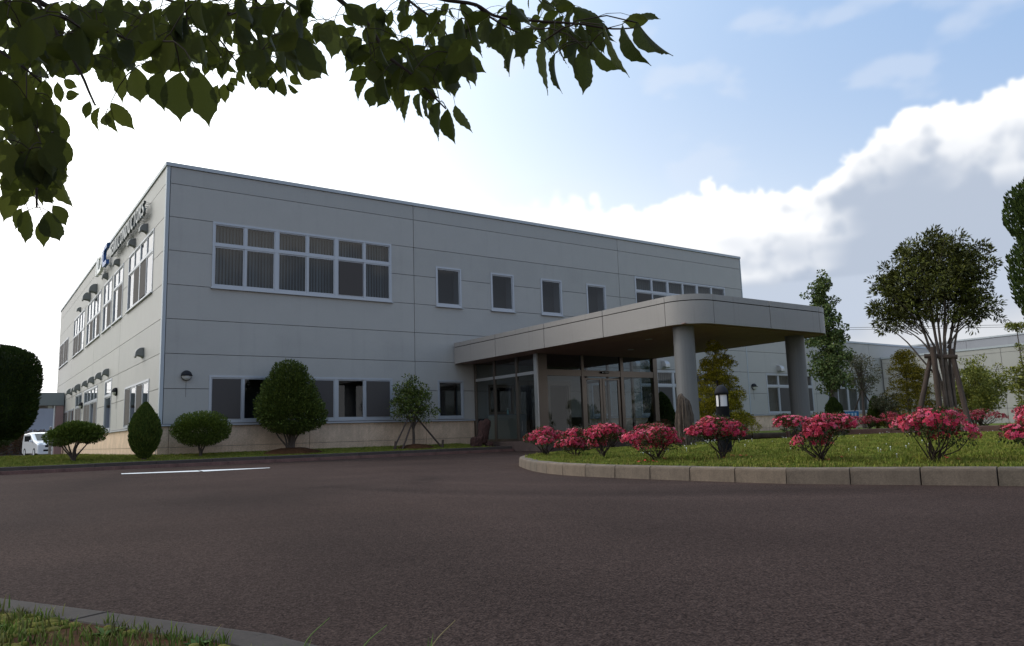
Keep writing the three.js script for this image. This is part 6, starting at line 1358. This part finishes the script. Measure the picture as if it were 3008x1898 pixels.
-3.412,1.717,18.576,-3.471,1.698,18.556,
-3.401,1.976,18.111,-3.393,1.952,18.064,
-3.319,1.844,18.528,-3.367,1.806,18.516,
-3.929,1.93,18.04,-3.891,1.839,18.041,
-3.855,1.717,18.58,-3.894,1.665,18.551,
-3.043,2.719,17.122,-3.017,2.646,17.207,
-3.66,2.045,17.802,-3.626,1.945,17.821,
-3.921,1.697,18.387,-3.916,1.664,18.36,
-3.269,2.388,17.135,-3.198,2.39,17.118,
-3.397,2.665,17.026,-3.455,2.651,16.968,
-2.986,2.487,17.756,-3.006,2.357,17.808,
-3.975,1.936,18.18,-4.021,1.883,18.13,
-3.848,1.683,18.325,-3.858,1.655,18.279,
-3.188,2.226,17.607,-3.242,2.103,17.663,
-3.345,2.343,17.748,-3.293,2.301,17.711,
-3.141,2.234,18.082,-3.094,2.169,18.062,
-4.003,1.804,18.407,-3.96,1.769,18.413,
-3.541,2.206,17.478,-3.501,2.124,17.453,
-3.949,2.241,17.083,-4.012,2.197,17.063,
-3.77,1.838,18.383,-3.722,1.754,18.394,
-3.108,2.436,17.772,-3.143,2.373,17.725,
-3.673,1.777,18.522,-3.661,1.721,18.479,
-3.061,2.073,17.987,-3.097,2.0,17.95,
-3.305,1.874,18.258,-3.33,1.811,18.235,
-3.249,2.321,17.361,-3.233,2.232,17.432,
-3.946,2.067,17.962,-3.932,2.041,17.945,
-3.289,1.956,18.56,-3.319,1.855,18.534,
-3.869,1.81,18.442,-3.898,1.691,18.486,
-3.625,2.57,16.957,-3.67,2.449,17.012,
-3.208,2.166,18.065,-3.197,2.096,18.035,
-2.883,2.572,17.634,-2.811,2.495,17.699,
-3.289,1.822,18.715,-3.311,1.769,18.714,
-3.866,2.238,17.335,-3.845,2.235,17.273,
-3.243,1.828,18.629,-3.266,1.752,18.616,
-3.918,2.345,17.274,-3.906,2.263,17.333,
-3.106,1.972,18.335,-3.102,1.875,18.34,
-3.85,2.045,17.481,-3.838,1.956,17.542,
-3.872,1.509,18.153,-3.837,1.475,18.134,
-3.869,1.347,18.366,-3.921,1.312,18.338,
-3.776,2.009,16.995,-3.82,1.959,17.001,
-3.772,2.12,16.864,-3.813,2.048,16.848,
-3.783,1.838,17.398,-3.775,1.801,17.373,
-3.95,1.529,18.055,-3.91,1.45,18.112,
-3.936,1.82,17.337,-3.925,1.737,17.321,
-3.926,1.702,17.602,-3.869,1.676,17.596,
-3.905,1.954,16.975,-3.928,1.856,17.017,
-3.944,1.556,17.799,-3.887,1.521,17.754,
-3.751,2.113,16.926,-3.731,2.072,16.861,
-3.972,1.523,18.48,-3.976,1.446,18.486,
-3.869,1.74,17.392,-3.898,1.67,17.38,
-3.949,1.386,18.153,-3.956,1.322,18.132,
-3.846,1.776,17.407,-3.89,1.713,17.41,
-3.897,2.037,17.269,-3.885,1.999,17.245,
-3.873,1.661,18.216,-3.854,1.629,18.204,
-3.862,1.637,17.799,-3.853,1.569,17.773,
-3.906,1.816,17.747,-3.885,1.767,17.704,
-3.835,1.694,17.348,-3.799,1.628,17.328,
-3.96,1.847,17.794,-3.89,1.851,17.767,
-3.963,1.504,18.604,-3.94,1.423,18.636,
-3.888,1.463,18.573,-3.875,1.404,18.571,
-3.921,1.671,17.752,-3.89,1.612,17.784,
-3.962,1.543,18.519,-3.938,1.485,18.555,
-3.782,1.701,17.11,-3.803,1.615,17.151,
-3.867,1.26,18.447,-3.879,1.187,18.434,
-3.832,1.63,17.834,-3.884,1.559,17.881,
-3.888,1.626,18.15,-3.887,1.532,18.182,
-3.906,1.671,17.37,-3.91,1.598,17.299,
-3.965,1.853,17.779,-3.984,1.766,17.792,
-3.864,1.948,17.221,-3.902,1.889,17.218,
-3.851,1.482,18.262,-3.878,1.44,18.257,
-3.888,1.555,18.49,-3.887,1.486,18.459,
-3.855,1.903,17.082,-3.864,1.817,17.062,
-3.951,1.743,17.466,-3.981,1.665,17.528,
-3.849,2.046,17.433,-3.873,1.941,17.447,
-3.963,1.934,17.23,-3.934,1.876,17.259,
-3.833,1.539,17.887,-3.815,1.457,17.935,
-3.951,1.937,17.279,-4.008,1.866,17.32,
-3.918,1.597,17.248,-3.906,1.541,17.307,
-3.858,1.575,18.171,-3.901,1.538,18.114,
-3.848,1.916,17.303,-3.849,1.837,17.249,
-3.79,1.835,17.0,-3.794,1.76,16.948,
-3.937,1.628,17.939,-3.916,1.601,17.908,
-3.788,1.87,16.978,-3.759,1.807,16.9,
-3.802,1.681,17.155,-3.845,1.607,17.193,
-3.886,1.293,18.517,-3.835,1.248,18.483,
-3.818,1.64,17.444,-3.849,1.57,17.446,
-3.857,1.69,17.108,-3.868,1.588,17.17,
-3.913,2.143,17.18,-3.87,2.13,17.126,
-3.866,1.742,17.758,-3.841,1.692,17.783,
-3.886,1.574,17.284,-3.954,1.561,17.285,
-3.876,1.512,17.417,-3.923,1.492,17.354,
-3.907,1.895,17.671,-3.908,1.774,17.725,
-3.876,1.326,18.513,-3.871,1.25,18.47,
-3.952,1.629,18.021,-3.968,1.556,18.0,
-3.795,2.144,16.98,-3.769,2.045,17.029,
-3.957,1.876,16.995,-3.984,1.836,16.925,
-3.873,1.951,17.479,-3.894,1.847,17.516,
-2.225,2.696,17.578,-2.209,2.654,17.503,
-2.397,2.389,18.222,-2.377,2.295,18.236,
-2.633,2.101,18.384,-2.671,2.021,18.377,
-2.772,2.075,18.335,-2.734,1.985,18.352,
-2.468,2.474,17.918,-2.442,2.396,17.955,
-2.917,2.01,18.684,-2.944,1.906,18.675,
-2.723,1.784,18.91,-2.776,1.771,18.826,
-2.303,2.564,17.882,-2.307,2.532,17.833,
-2.597,2.007,18.362,-2.652,1.961,18.313,
-2.379,2.821,17.338,-2.368,2.692,17.367,
-2.212,2.345,18.189,-2.291,2.256,18.2,
-2.449,2.624,17.47,-2.527,2.514,17.508,
-2.974,2.025,18.424,-2.886,2.025,18.407,
-2.372,2.636,17.652,-2.384,2.538,17.625,
-2.71,2.004,18.74,-2.695,1.933,18.724,
-2.724,2.067,18.659,-2.722,1.966,18.677,
-2.81,2.076,18.471,-2.802,1.965,18.426,
-2.171,2.325,17.953,-2.178,2.247,17.901,
-2.721,1.897,18.69,-2.784,1.832,18.697,
-2.048,2.645,17.468,-2.063,2.516,17.475,
-2.2,2.421,17.783,-2.131,2.37,17.855,
-2.3,2.749,17.376,-2.301,2.676,17.288,
-2.158,2.587,17.747,-2.08,2.577,17.713,
-2.52,2.417,17.668,-2.489,2.338,17.747,
-2.412,2.799,17.389,-2.441,2.657,17.445,
-2.763,1.873,18.531,-2.716,1.797,18.593,
-2.496,2.261,18.035,-2.528,2.141,18.034,
-2.804,1.792,18.678,-2.845,1.685,18.685,
-2.91,1.8,18.837,-2.872,1.767,18.816,
-2.604,2.648,17.369,-2.62,2.545,17.339,
-2.602,2.013,18.726,-2.559,1.933,18.7,
-2.301,2.209,18.131,-2.336,2.097,18.124,
-2.901,1.881,18.772,-2.935,1.821,18.707,
-2.764,1.955,18.625,-2.737,1.928,18.586,
-2.478,2.427,18.105,-2.463,2.394,18.044,
-2.098,2.501,18.156,-2.097,2.373,18.187,
-2.708,2.446,17.735,-2.725,2.334,17.722,
-2.403,2.032,18.434,-2.427,1.957,18.389,
-2.71,1.991,18.568,-2.735,1.923,18.534,
-2.561,2.71,17.279,-2.632,2.571,17.335,
-2.504,2.714,17.425,-2.446,2.652,17.436,
-1.959,2.783,17.373,-1.973,2.698,17.363,
-3.152,1.955,18.673,-3.206,1.88,18.69,
-2.491,2.082,18.383,-2.5,1.955,18.433,
-2.489,2.22,18.489,-2.477,2.16,18.508,
-2.861,1.99,18.797,-2.873,1.883,18.82,
-2.398,2.573,17.605,-2.433,2.479,17.597,
-2.819,1.943,18.796,-2.764,1.919,18.797,
-2.825,1.847,18.585,-2.778,1.759,18.583,
-2.935,1.918,18.785,-2.96,1.81,18.796,
-2.844,2.443,17.892,-2.88,2.357,17.926,
-2.259,2.429,17.889,-2.258,2.345,17.955,
-2.757,2.013,18.387,-2.771,1.909,18.416,
-2.65,2.079,18.152,-2.72,2.071,18.136,
-2.751,1.948,18.773,-2.804,1.871,18.768,
-2.555,2.389,18.093,-2.556,2.318,18.05,
-2.031,2.77,17.729,-2.088,2.689,17.723,
-2.193,2.515,17.821,-2.195,2.412,17.812,
-2.249,2.776,17.393,-2.275,2.643,17.45,
-2.994,1.697,18.84,-2.915,1.696,18.842,
-1.987,2.461,17.478,-2.089,2.415,17.456,
-2.549,2.193,17.944,-2.57,2.069,17.947,
-2.378,2.233,18.089,-2.38,2.193,18.045,
-2.092,2.576,17.437,-2.08,2.504,17.385,
-2.597,2.1,18.321,-2.538,2.013,18.335,
-2.788,1.769,18.831,-2.778,1.701,18.802,
-2.873,1.792,18.689,-2.905,1.707,18.627,
-2.747,2.059,18.289,-2.748,1.945,18.299,
-2.748,1.999,18.404,-2.805,1.883,18.386,
-2.172,2.604,17.441,-2.072,2.59,17.406,
-2.266,2.464,17.637,-2.268,2.377,17.615,
-2.587,1.886,18.463,-2.583,1.777,18.501,
-2.59,1.92,18.404,-2.641,1.855,18.427,
-2.631,2.079,18.19,-2.69,1.978,18.185,
-2.565,1.981,18.212,-2.61,1.889,18.221,
-1.927,2.54,17.403,-1.952,2.475,17.37,
-2.602,2.035,18.098,-2.49,2.06,18.091,
-1.989,2.504,17.609,-2.046,2.393,17.633,
-2.341,2.332,17.738,-2.337,2.231,17.787,
-2.626,1.883,18.482,-2.581,1.794,18.462,
-2.26,2.384,17.862,-2.209,2.346,17.908,
-2.49,2.034,18.286,-2.498,1.955,18.33,
-2.723,1.839,18.586,-2.701,1.747,18.629,
-2.313,2.326,17.958,-2.319,2.255,17.92,
-2.785,1.886,18.546,-2.715,1.797,18.561,
-2.716,1.817,18.737,-2.738,1.717,18.706,
-2.023,2.416,17.675,-2.057,2.287,17.708,
-2.962,1.75,18.731,-2.937,1.674,18.723,
-2.25,2.618,17.284,-2.207,2.53,17.248,
-2.75,1.809,18.79,-2.827,1.722,18.761,
-2.185,2.416,17.631,-2.269,2.303,17.625,
-2.49,2.134,18.124,-2.463,2.024,18.154,
-2.258,2.458,17.379,-2.256,2.353,17.385,
-2.853,1.8,18.673,-2.816,1.728,18.648,
-1.644,2.595,18.303,-1.713,2.523,18.303,
-2.112,2.38,18.305,-2.106,2.322,18.328,
-2.016,2.513,18.224,-2.028,2.495,18.158,
-1.788,2.758,17.967,-1.77,2.683,17.914,
-1.793,2.472,18.463,-1.888,2.443,18.436,
-1.715,2.761,17.873,-1.668,2.717,17.933,
-2.282,1.887,19.08,-2.267,1.821,19.058,
-2.499,1.855,19.11,-2.531,1.79,19.119,
-1.632,2.613,17.994,-1.615,2.53,18.052,
-1.411,2.515,18.152,-1.346,2.476,18.108,
-1.721,2.634,18.207,-1.689,2.556,18.326,
-1.483,2.633,18.035,-1.539,2.519,18.061,
-2.211,2.251,18.711,-2.169,2.163,18.769,
-2.334,2.089,18.639,-2.428,2.005,18.632,
-1.578,2.673,17.788,-1.565,2.644,17.718,
-2.128,2.342,18.344,-2.112,2.249,18.384,
-2.178,2.056,18.816,-2.247,1.952,18.81,
-1.428,2.802,17.857,-1.404,2.696,17.895,
-1.442,2.66,18.179,-1.391,2.616,18.197,
-1.677,2.409,18.437,-1.667,2.323,18.482,
-2.39,1.922,19.118,-2.394,1.841,19.103,
-1.845,2.38,18.546,-1.852,2.296,18.531,
-2.355,1.917,19.063,-2.339,1.818,19.13,
-1.685,2.555,18.156,-1.618,2.502,18.118,
-2.164,1.997,18.969,-2.222,1.858,18.979,
-2.38,2.006,18.813,-2.355,1.901,18.876,
-1.972,2.24,18.62,-1.943,2.158,18.664,
-1.752,2.573,18.156,-1.828,2.493,18.154,
-2.195,1.95,19.023,-2.17,1.865,19.049,
-2.22,1.954,19.065,-2.196,1.838,19.116,
-2.573,1.867,19.078,-2.648,1.846,19.03,
-2.359,1.86,19.06,-2.344,1.803,19.045,
-2.198,2.074,18.838,-2.144,1.993,18.873,
-1.671,2.425,18.384,-1.729,2.336,18.397,
-2.036,2.29,18.614,-2.029,2.2,18.604,
-1.575,2.712,17.731,-1.536,2.684,17.703,
-1.671,2.611,18.075,-1.692,2.571,18.011,
-2.207,1.988,18.917,-2.22,1.944,18.84,
-2.208,1.964,19.002,-2.146,1.889,19.004,
-2.329,1.906,19.105,-2.31,1.829,19.11,
-2.066,2.387,18.379,-2.127,2.312,18.383,
-2.458,2.03,18.981,-2.448,1.991,18.963,
-2.468,1.823,19.16,-2.504,1.749,19.18,
-2.127,2.302,18.32,-2.169,2.177,18.353,
-1.333,2.697,17.824,-1.279,2.628,17.833,
-1.804,2.579,18.27,-1.839,2.507,18.234,
-1.244,2.704,18.08,-1.189,2.61,18.105,
-1.912,2.333,18.403,-1.936,2.186,18.445,
-1.534,2.531,18.177,-1.487,2.495,18.151,
-1.26,2.732,17.904,-1.184,2.661,17.87,
-2.004,2.405,18.344,-1.98,2.309,18.419,
-1.733,2.393,18.524,-1.708,2.325,18.468
  ];
  const rest = [];
  for (let i = 0; i < DATA.length / 6; i++) {
    const M4 = placed(...DATA.slice(i * 6, i * 6 + 6)), g = shapes[(rn() * 5) | 0];
    if (i < 290) { const o = new THREE.Mesh(g, leafMat[(rn() * 3) | 0]); o.name = 'leaf'; o.applyMatrix4(M4); t.add(o); }
    else rest.push(on(M4, g));
    // leaf stalk
  }
  // the crown above and beside the picture
  const plain = [leafShape(0.18, 0.35, 0.02, 5), leafShape(0.28, 0.5, -0.03, 5)];
  for (let i = 0; i < 5200; i++) {
    const u = unit(rn), k = Math.cbrt(rn()), x = -5.4 + u[0] * k * 3.6, y = 4.0 + u[1] * k * 1.75, z = 17.6 + u[2] * k * 3.9;
    const ax = x + 4.03, az = z - 21.0, ay = y - 0.48, el = Math.atan2(ay, Math.hypot(ax, az)) / rad, dir = Math.atan2(ax, -az) / rad;
    if (az < 0 && dir > -1 && el < 36) continue;                       // the hanging sprays are the leaves listed above
    const L = lerp(0.085, 0.12, rn()); rest.push(on(placed(x, y, z, x + jit(rn, 0.08), y - L, z + jit(rn, 0.08)), plain[(rn() * 2) | 0]));
  }
  const crown = part('crown', mergeGeometries(rest.map(g => { const c = g.clone(); return c; })), leafMat[0], t); crown.userData.kind = 'stuff';
  const limb = (p, r0, r1) => part('branch', [tube(p, r0, r1, 8)], m.twig, t);
  part('trunk', [tube([[-6.9, -0.1, 18.9], [-6.8, 0.9, 18.95], [-6.6, 1.9, 19.0], [-6.3, 2.6, 19.0]], 0.17, 0.11, 12)], m.bark, t);
  limb([[-6.35, 2.5, 19.0], [-5.4, 2.75, 18.95], [-4.4, 2.5, 18.95], [-3.6, 2.3, 18.9], [-3.0, 2.2, 18.9], [-2.5, 2.15, 18.95]], 0.07, 0.016);
  limb([[-6.3, 2.6, 19.0], [-5.9, 3.2, 19.3], [-5.2, 3.7, 19.6]], 0.07, 0.02); limb([[-6.3, 2.55, 19.0], [-5.4, 2.5, 18.9], [-4.7, 2.0, 18.9], [-4.056, 1.592, 18.912]], 0.04, 0.009);
  const br = [[[-4.056, 1.592, 18.912], [-3.933, 1.574, 18.914], [-3.848, 1.534, 18.92], [-3.764, 1.531, 18.929], [-3.692, 1.5, 18.939]], [[-4.4, 2.5, 18.95], [-4.0, 2.0, 18.75], [-3.779, 1.807, 18.726], [-3.622, 1.768, 18.748], [-3.522, 1.758, 18.769], [-3.421, 1.755, 18.794], [-3.327, 1.731, 18.822]], [[-3.6, 2.3, 18.9], [-3.38, 2.12, 18.85], [-3.233, 1.937, 18.854], [-3.111, 1.821, 18.903], [-3.056, 1.767, 18.928], [-3.004, 1.668, 18.953], [-2.948, 1.619, 18.982], [-2.902, 1.564, 19.007], [-2.848, 1.497, 19.039]], [[-3.0, 2.2, 18.9], [-2.857, 2.117, 18.691], [-2.804, 2.041, 18.719], [-2.71, 1.952, 18.772], [-2.659, 1.848, 18.803]], [[-3.0, 2.2, 18.9], [-2.98, 2.02, 18.95], [-2.945, 1.92, 18.984], [-2.861, 1.87, 19.031], [-2.76, 1.847, 19.095], [-2.715, 1.81, 19.125], [-2.619, 1.788, 19.195], [-2.503, 1.765, 19.292], [-2.426, 1.737, 19.364], [-2.366, 1.731, 19.424]], [[-4.7, 2.0, 18.9], [-4.2, 1.55, 18.98], [-3.99, 1.302, 19.012], [-3.959, 1.203, 19.013], [-3.936, 1.134, 19.014], [-3.923, 1.08, 19.015], [-3.919, 1.024, 19.015]], [[-4.2, 1.6, 19.0], [-4.034, 1.351, 19.112], [-3.97, 1.313, 19.113], [-3.93, 1.283, 19.114]], [[-3.6, 2.3, 18.9], [-3.55, 2.05, 18.6], [-3.487, 1.924, 18.469], [-3.402, 1.83, 18.489], [-3.338, 1.743, 18.506]], [[-3.4, 2.25, 18.7], [-3.221, 2.064, 18.331], [-3.15, 1.952, 18.354], [-3.126, 1.835, 18.362]], [[-3.95, 1.57, 18.95], [-3.844, 1.361, 19.02], [-3.827, 1.321, 19.022], [-3.813, 1.29, 19.024]], [[-2.76, 1.847, 19.095], [-2.696, 1.834, 19.077], [-2.625, 1.777, 19.128], [-2.556, 1.731, 19.181]]];
  const tips = [];
  br.forEach((p, i) => { limb(p, [9, 9, 11, 7, 9, 8, 5, 6, 6, 4, 4][i] * 0.001, 0.0022); new THREE.CatmullRomCurve3(p.map(q => V(...q))).getPoints(40).forEach(q => tips.push(q)); });
  // leaf stalks and twiglets: every leaf base joins the nearest twig or neighbouring leaf base above it
  const st = [], pend = []; for (let i = 0; i < DATA.length / 6; i++) pend.push(V(DATA[i * 6], DATA[i * 6 + 1], DATA[i * 6 + 2]));
  const near = pend.map(b => { let d = 1e9, q = null; for (const t2 of tips) { const e = t2.distanceTo(b) + Math.max(0, b.y - t2.y) * 0.6; if (e < d) { d = e; q = t2; } } return [d, q]; });
  const done = pend.map(() => false);
  for (let n = 0; n < pend.length; n++) {
    let k = -1; for (let i = 0; i < pend.length; i++) if (!done[i] && (k < 0 || near[i][0] < near[k][0])) k = i;
    done[k] = true; const b = pend[k], e = near[k][1], D = b.distanceTo(e);
    if (D < 0.4) st.push(tube([b, V(lerp(b.x, e.x, 0.5), lerp(b.y, e.y, 0.5) + D * 0.14, lerp(b.z, e.z, 0.5)), e], 0.0010, D > 0.12 ? 0.0019 : 0.0013, 4, 3));
    for (let i = 0; i < pend.length; i++) if (!done[i]) { const d = b.distanceTo(pend[i]) + Math.max(0, pend[i].y - b.y) * 0.6; if (d < near[i][0]) near[i] = [d, b]; }
  }
  part('leaf_stalks', st, m.twig, t).userData.kind = 'stuff';
}

// ---------------------------------------------------------------- grass and small ground plants
function tuft(blades, h, spread, seed, bw = 0.0035) {
  const rn = rngOf(seed), pos = [], nor = []; for (let i = 0; i < blades; i++) { const a = rn() * 6.283, r = spread * rn(), x = Math.cos(a) * r, z = Math.sin(a) * r, H = h * lerp(0.55, 1.1, rn()), l = H * lerp(0.15, 0.7, rn()), b = rn() * 6.283, sx = -Math.sin(b) * bw, sz = Math.cos(b) * bw, mx = x + Math.cos(b) * l * 0.35, mz = z + Math.sin(b) * l * 0.35, ex = x + Math.cos(b) * l, ez = z + Math.sin(b) * l;
    const A = [x - sx, 0, z - sz], B = [x + sx, 0, z + sz], C = [mx + sx * 0.8, H * 0.62, mz + sz * 0.8], D = [mx - sx * 0.8, H * 0.62, mz - sz * 0.8], E = [ex, H, ez]; pos.push(...A, ...B, ...C, ...A, ...C, ...D, ...D, ...C, ...E); for (let k = 0; k < 9; k++) nor.push(Math.cos(b) * -0.4, 0.85, Math.sin(b) * -0.4); }
  const g = new THREE.BufferGeometry(); g.setAttribute('position', new THREE.Float32BufferAttribute(pos, 3)); g.computeVertexNormals(); return g;
}
function scatter(name, label, category, geo, mat, spots, pal, seed) {
  const rn = rngOf(seed), im = new THREE.InstancedMesh(geo, mat, spots.length), o = new THREE.Object3D(), c = new THREE.Color();
  spots.forEach((s, i) => { o.position.set(s[0], s[1], s[2]); o.rotation.set(0, rn() * 6.283, 0); const k = s[3] ?? lerp(0.7, 1.25, rn()); o.scale.set(k, k * lerp(0.8, 1.2, rn()), k); o.updateMatrix(); im.setMatrixAt(i, o.matrix); const p = pal[(rn() * pal.length) | 0], b = lerp(0.75, 1.2, rn()); im.setColorAt(i, c.setRGB(p[0] * b, p[1] * b, p[2] * b)); });
  im.name = numbered(name); im.userData = { kind: 'stuff', label, category }; scene.add(im); return im;
}
{
  const rn = rngOf(401), a = [], b = [], greens = [[0.14, 0.17, 0.028], [0.175, 0.195, 0.032], [0.11, 0.14, 0.024], [0.23, 0.205, 0.05]];
  while (a.length < 110000) { const u = rn(), x = 1.6 + 14 * u ** 1.5, z = 8.5 + rn() * 14.8; if (!inIsland(x, z) || edgeDist(x, z) < 0.14) continue; a.push([x, hIsland(x, z) - 0.004, z]); }
  scatter('lawn_grass', 'short mown grass of the island lawn', 'grass', tuft(9, 0.034, 0.05, 3, 0.003), m.grass, a, greens, 402);
  const L = [[-1.92, 0.82], [-0.54, 1.32], [0.83, 0.85]];
  while (b.length < 26000) { const f = rn() < 0.55; const x = f ? rn() * 13 - 4.2 : -9 + rn() * 9, z = f ? rn() * 1.9 : 1.9 - rn() ** 2 * 20; if (z < 0.02 && x > -0.05) continue; if (x > 8.9) continue; if (Math.hypot(x - 3.1, (z - 0.95) * 1.4) < 0.66 || Math.hypot(x - 6.72, (z - 0.95) * 1.3) < 0.5) continue; b.push([x, bedY(x, z) - 0.004, z]); }
  scatter('bed_grass', 'grass of the planting bed along the building', 'grass', tuft(8, 0.05, 0.05, 5, 0.0035), m.grass, b, greens, 403);
  // rough tufts beneath the azaleas and at the kerb
  const c = []; for (const [x, z] of [[3.37, 11.47], [2.85, 12.79], [2.4, 13.84], [2.12, 15.02], [2.38, 15.68], [2.28, 16.88], [2.52, 17.77], [2.95, 18.42], [3.18, 15.08], [5.36, 12.52]]) for (let k = 0; k < 34; k++) { const r = rn() ** 0.5 * 0.3, q = rn() * 6.283, X = x + Math.cos(q) * r, Z = z + Math.sin(q) * r; if (edgeDist(X, Z) > 0.15) c.push([X, hIsland(X, Z) - 0.004, Z]); }
  scatter('rough_grass', 'longer grass around the azalea stems', 'grass', tuft(8, 0.075, 0.05, 8, 0.003), m.grass, c, greens, 405);
  // clover heads
  const cl = new THREE.IcosahedronGeometry(0.006, 1); cl.translate(0, 0.05, 0); const st = clean(rod([0, 0, 0], [0, 0.05, 0], 0.0012, 0.0012, 4)); const cg = clean(cl); for (const g of [cg, st]) g.deleteAttribute('uv');
  const d = []; while (d.length < 170) { const x = 2.5 + rn() * 9, z = 10.5 + rn() * 8; if (!inIsland(x, z) || edgeDist(x, z) < 0.3) continue; if (fbm(x * 0.8, 5, z * 0.8, 2) < -0.05 || z < 18.2 - (x + 4) * 0.62) continue; d.push([x, hIsland(x, z), z]); }
  scatter('clover_flowers', 'white clover heads dotted over the island lawn', 'flowers', mergeGeometries([cg, st]), m.grass, d, [[0.7, 0.7, 0.66]], 406);
  // fallen petals on the lawn and by the kerb
  const pt = new THREE.CircleGeometry(0.016, 6); pt.rotateX(-Math.PI / 2 + 0.3); pt.deleteAttribute('uv'); const e = []; for (const [x, z] of [[2.28, 16.88], [2.38, 15.68], [2.52, 17.77], [2.12, 15.02]]) for (let k = 0; k < 9; k++) { const X = x + jit(rn, 0.7), Z = z + jit(rn, 0.7); if (inIsland(X, Z) && edgeDist(X, Z) > 0.16) e.push([X, hIsland(X, Z) + 0.035, Z]); else if (!inIsland(X, Z)) e.push([X, 0.012, Z]); }
  scatter('fallen_petals', 'fallen red petals around the azaleas', 'petals', pt, m.grass, e, [[0.5, 0.06, 0.05]], 407);
  // weeds and moss on the near verge
  const inV = (x, z) => { const v = [[-9, 12.2], [-5.0, 15.8], [-3.98, 17.9], [-3.76, 18.36], [-3.49, 18.9], [-3.33, 19.3], [-3.2, 19.9], [-3.0, 20.8]]; for (let i = 0; i < v.length - 1; i++) { const a0 = v[i], b0 = v[i + 1]; if (z >= a0[1] && z < b0[1]) { const X = lerp(a0[0], b0[0], (z - a0[1]) / (b0[1] - a0[1])); return X - x; } } return 9; };
  const f = [], mo = []; while (f.length < 2600) { const x = -4.9 + rn() * 2.6, z = 17.2 + rn() * 2.9, q = inV(x, z); if (q < 0.12) continue; if (Math.hypot(x + 4.03, z - 21) < 0.8) continue; f.push([x, 0.03, z, lerp(0.5, 1.15, rn()) * (1 + 0.7 * step(-3.75, -4.1, x))]); }
  scatter('verge_grass', 'weedy grass on the verge at bottom left', 'grass', tuft(7, 0.034, 0.022, 11, 0.0018), m.grass, f, [[0.09, 0.14, 0.025], [0.13, 0.17, 0.03], [0.16, 0.15, 0.05]], 408);
  const mg2 = new THREE.IcosahedronGeometry(0.016, 1); mg2.scale(1, 0.55, 1); mg2.deleteAttribute('uv'); while (mo.length < 5200) { const x = -4.9 + rn() * 2.4, z = 17.2 + rn() * 2.8, q = inV(x, z); if (q < 0.15 || fbm(x * 5, 1, z * 5, 3) < -0.06) continue; mo.push([x, 0.034, z, lerp(0.4, 1.1, rn())]); }
  scatter('verge_moss', 'yellow-green moss cushions on the verge soil', 'moss', mg2, m.grass, mo, [[0.13, 0.12, 0.02], [0.10, 0.10, 0.018], [0.15, 0.13, 0.03]], 409);
  // broad-leaved weeds
  [[-3.72, 18.86, 'broad-leaved weed at the kerb joint at bottom left'], [-3.95, 18.62, 'small leafy weed on the mossy verge by the kerb'], [-3.57, 19.12, 'spiky green weed growing over the end of the near kerb']].forEach(([x, z, l], i) => {
    const w = thing('weed', l, 'weed', [x, 0.025, z], 0, 'weeds on the verge'), r2 = rngOf(420 + i), n = 9;
    for (let k = 0; k < n; k++) { const a = k / n * 6.283 + jit(r2, 0.5), L = lerp(0.03, 0.06, r2()), g = foliage(1, 430 + i * 20 + k, () => ({ p: [0, 0.004, 0], n: [Math.cos(a), 0.55, Math.sin(a)] }), { len: [L, L], wid: [0.22, 0.32], out: 1, up: 0.2, rand: 0.1, col: [[0.09, 0.16, 0.04], [0.12, 0.18, 0.05]], droop: 0.25, flat: 1.2 }); part('leaf', g, m.leaf, w); }
  });
  [[-3.45, 19.42, 0.10], [-3.36, 19.5, 0.085], [-3.27, 19.62, 0.10]].forEach(([x, z, h], i) => { const o = thing('grass_stalk', ['tallest bent grass stalk at the bottom edge', 'thin upright grass stalk at the bottom edge, left of the dry one', 'dry leaning grass stalk at the bottom edge'][i], 'grass', [x, 0.02, z], 0, 'grass stalks at the bottom edge'); part('stalk', [tube([[0, 0, 0], [0.015, h * 0.6, 0.01], [0.06, h, 0.02]], 0.0022, 0.0008, 5)], M(...(i === 2 ? [0.22, 0.17, 0.08] : [0.11, 0.16, 0.04]), 0.9), o); part('blade', foliage(3, 450 + i, () => ({ p: [0.004, 0.004, 0], n: [0.5, 1, 0.2] }), { len: [h * 0.5, h * 0.8], wid: [0.05, 0.08], out: 1, up: 0.5, rand: 0.8, col: [[0.11, 0.16, 0.04]] }), m.leaf, o); });
}

scene.traverse(o => { if (o.isMesh) { o.castShadow = true; o.receiveShadow = true; } });
renderer.render(scene, camera);
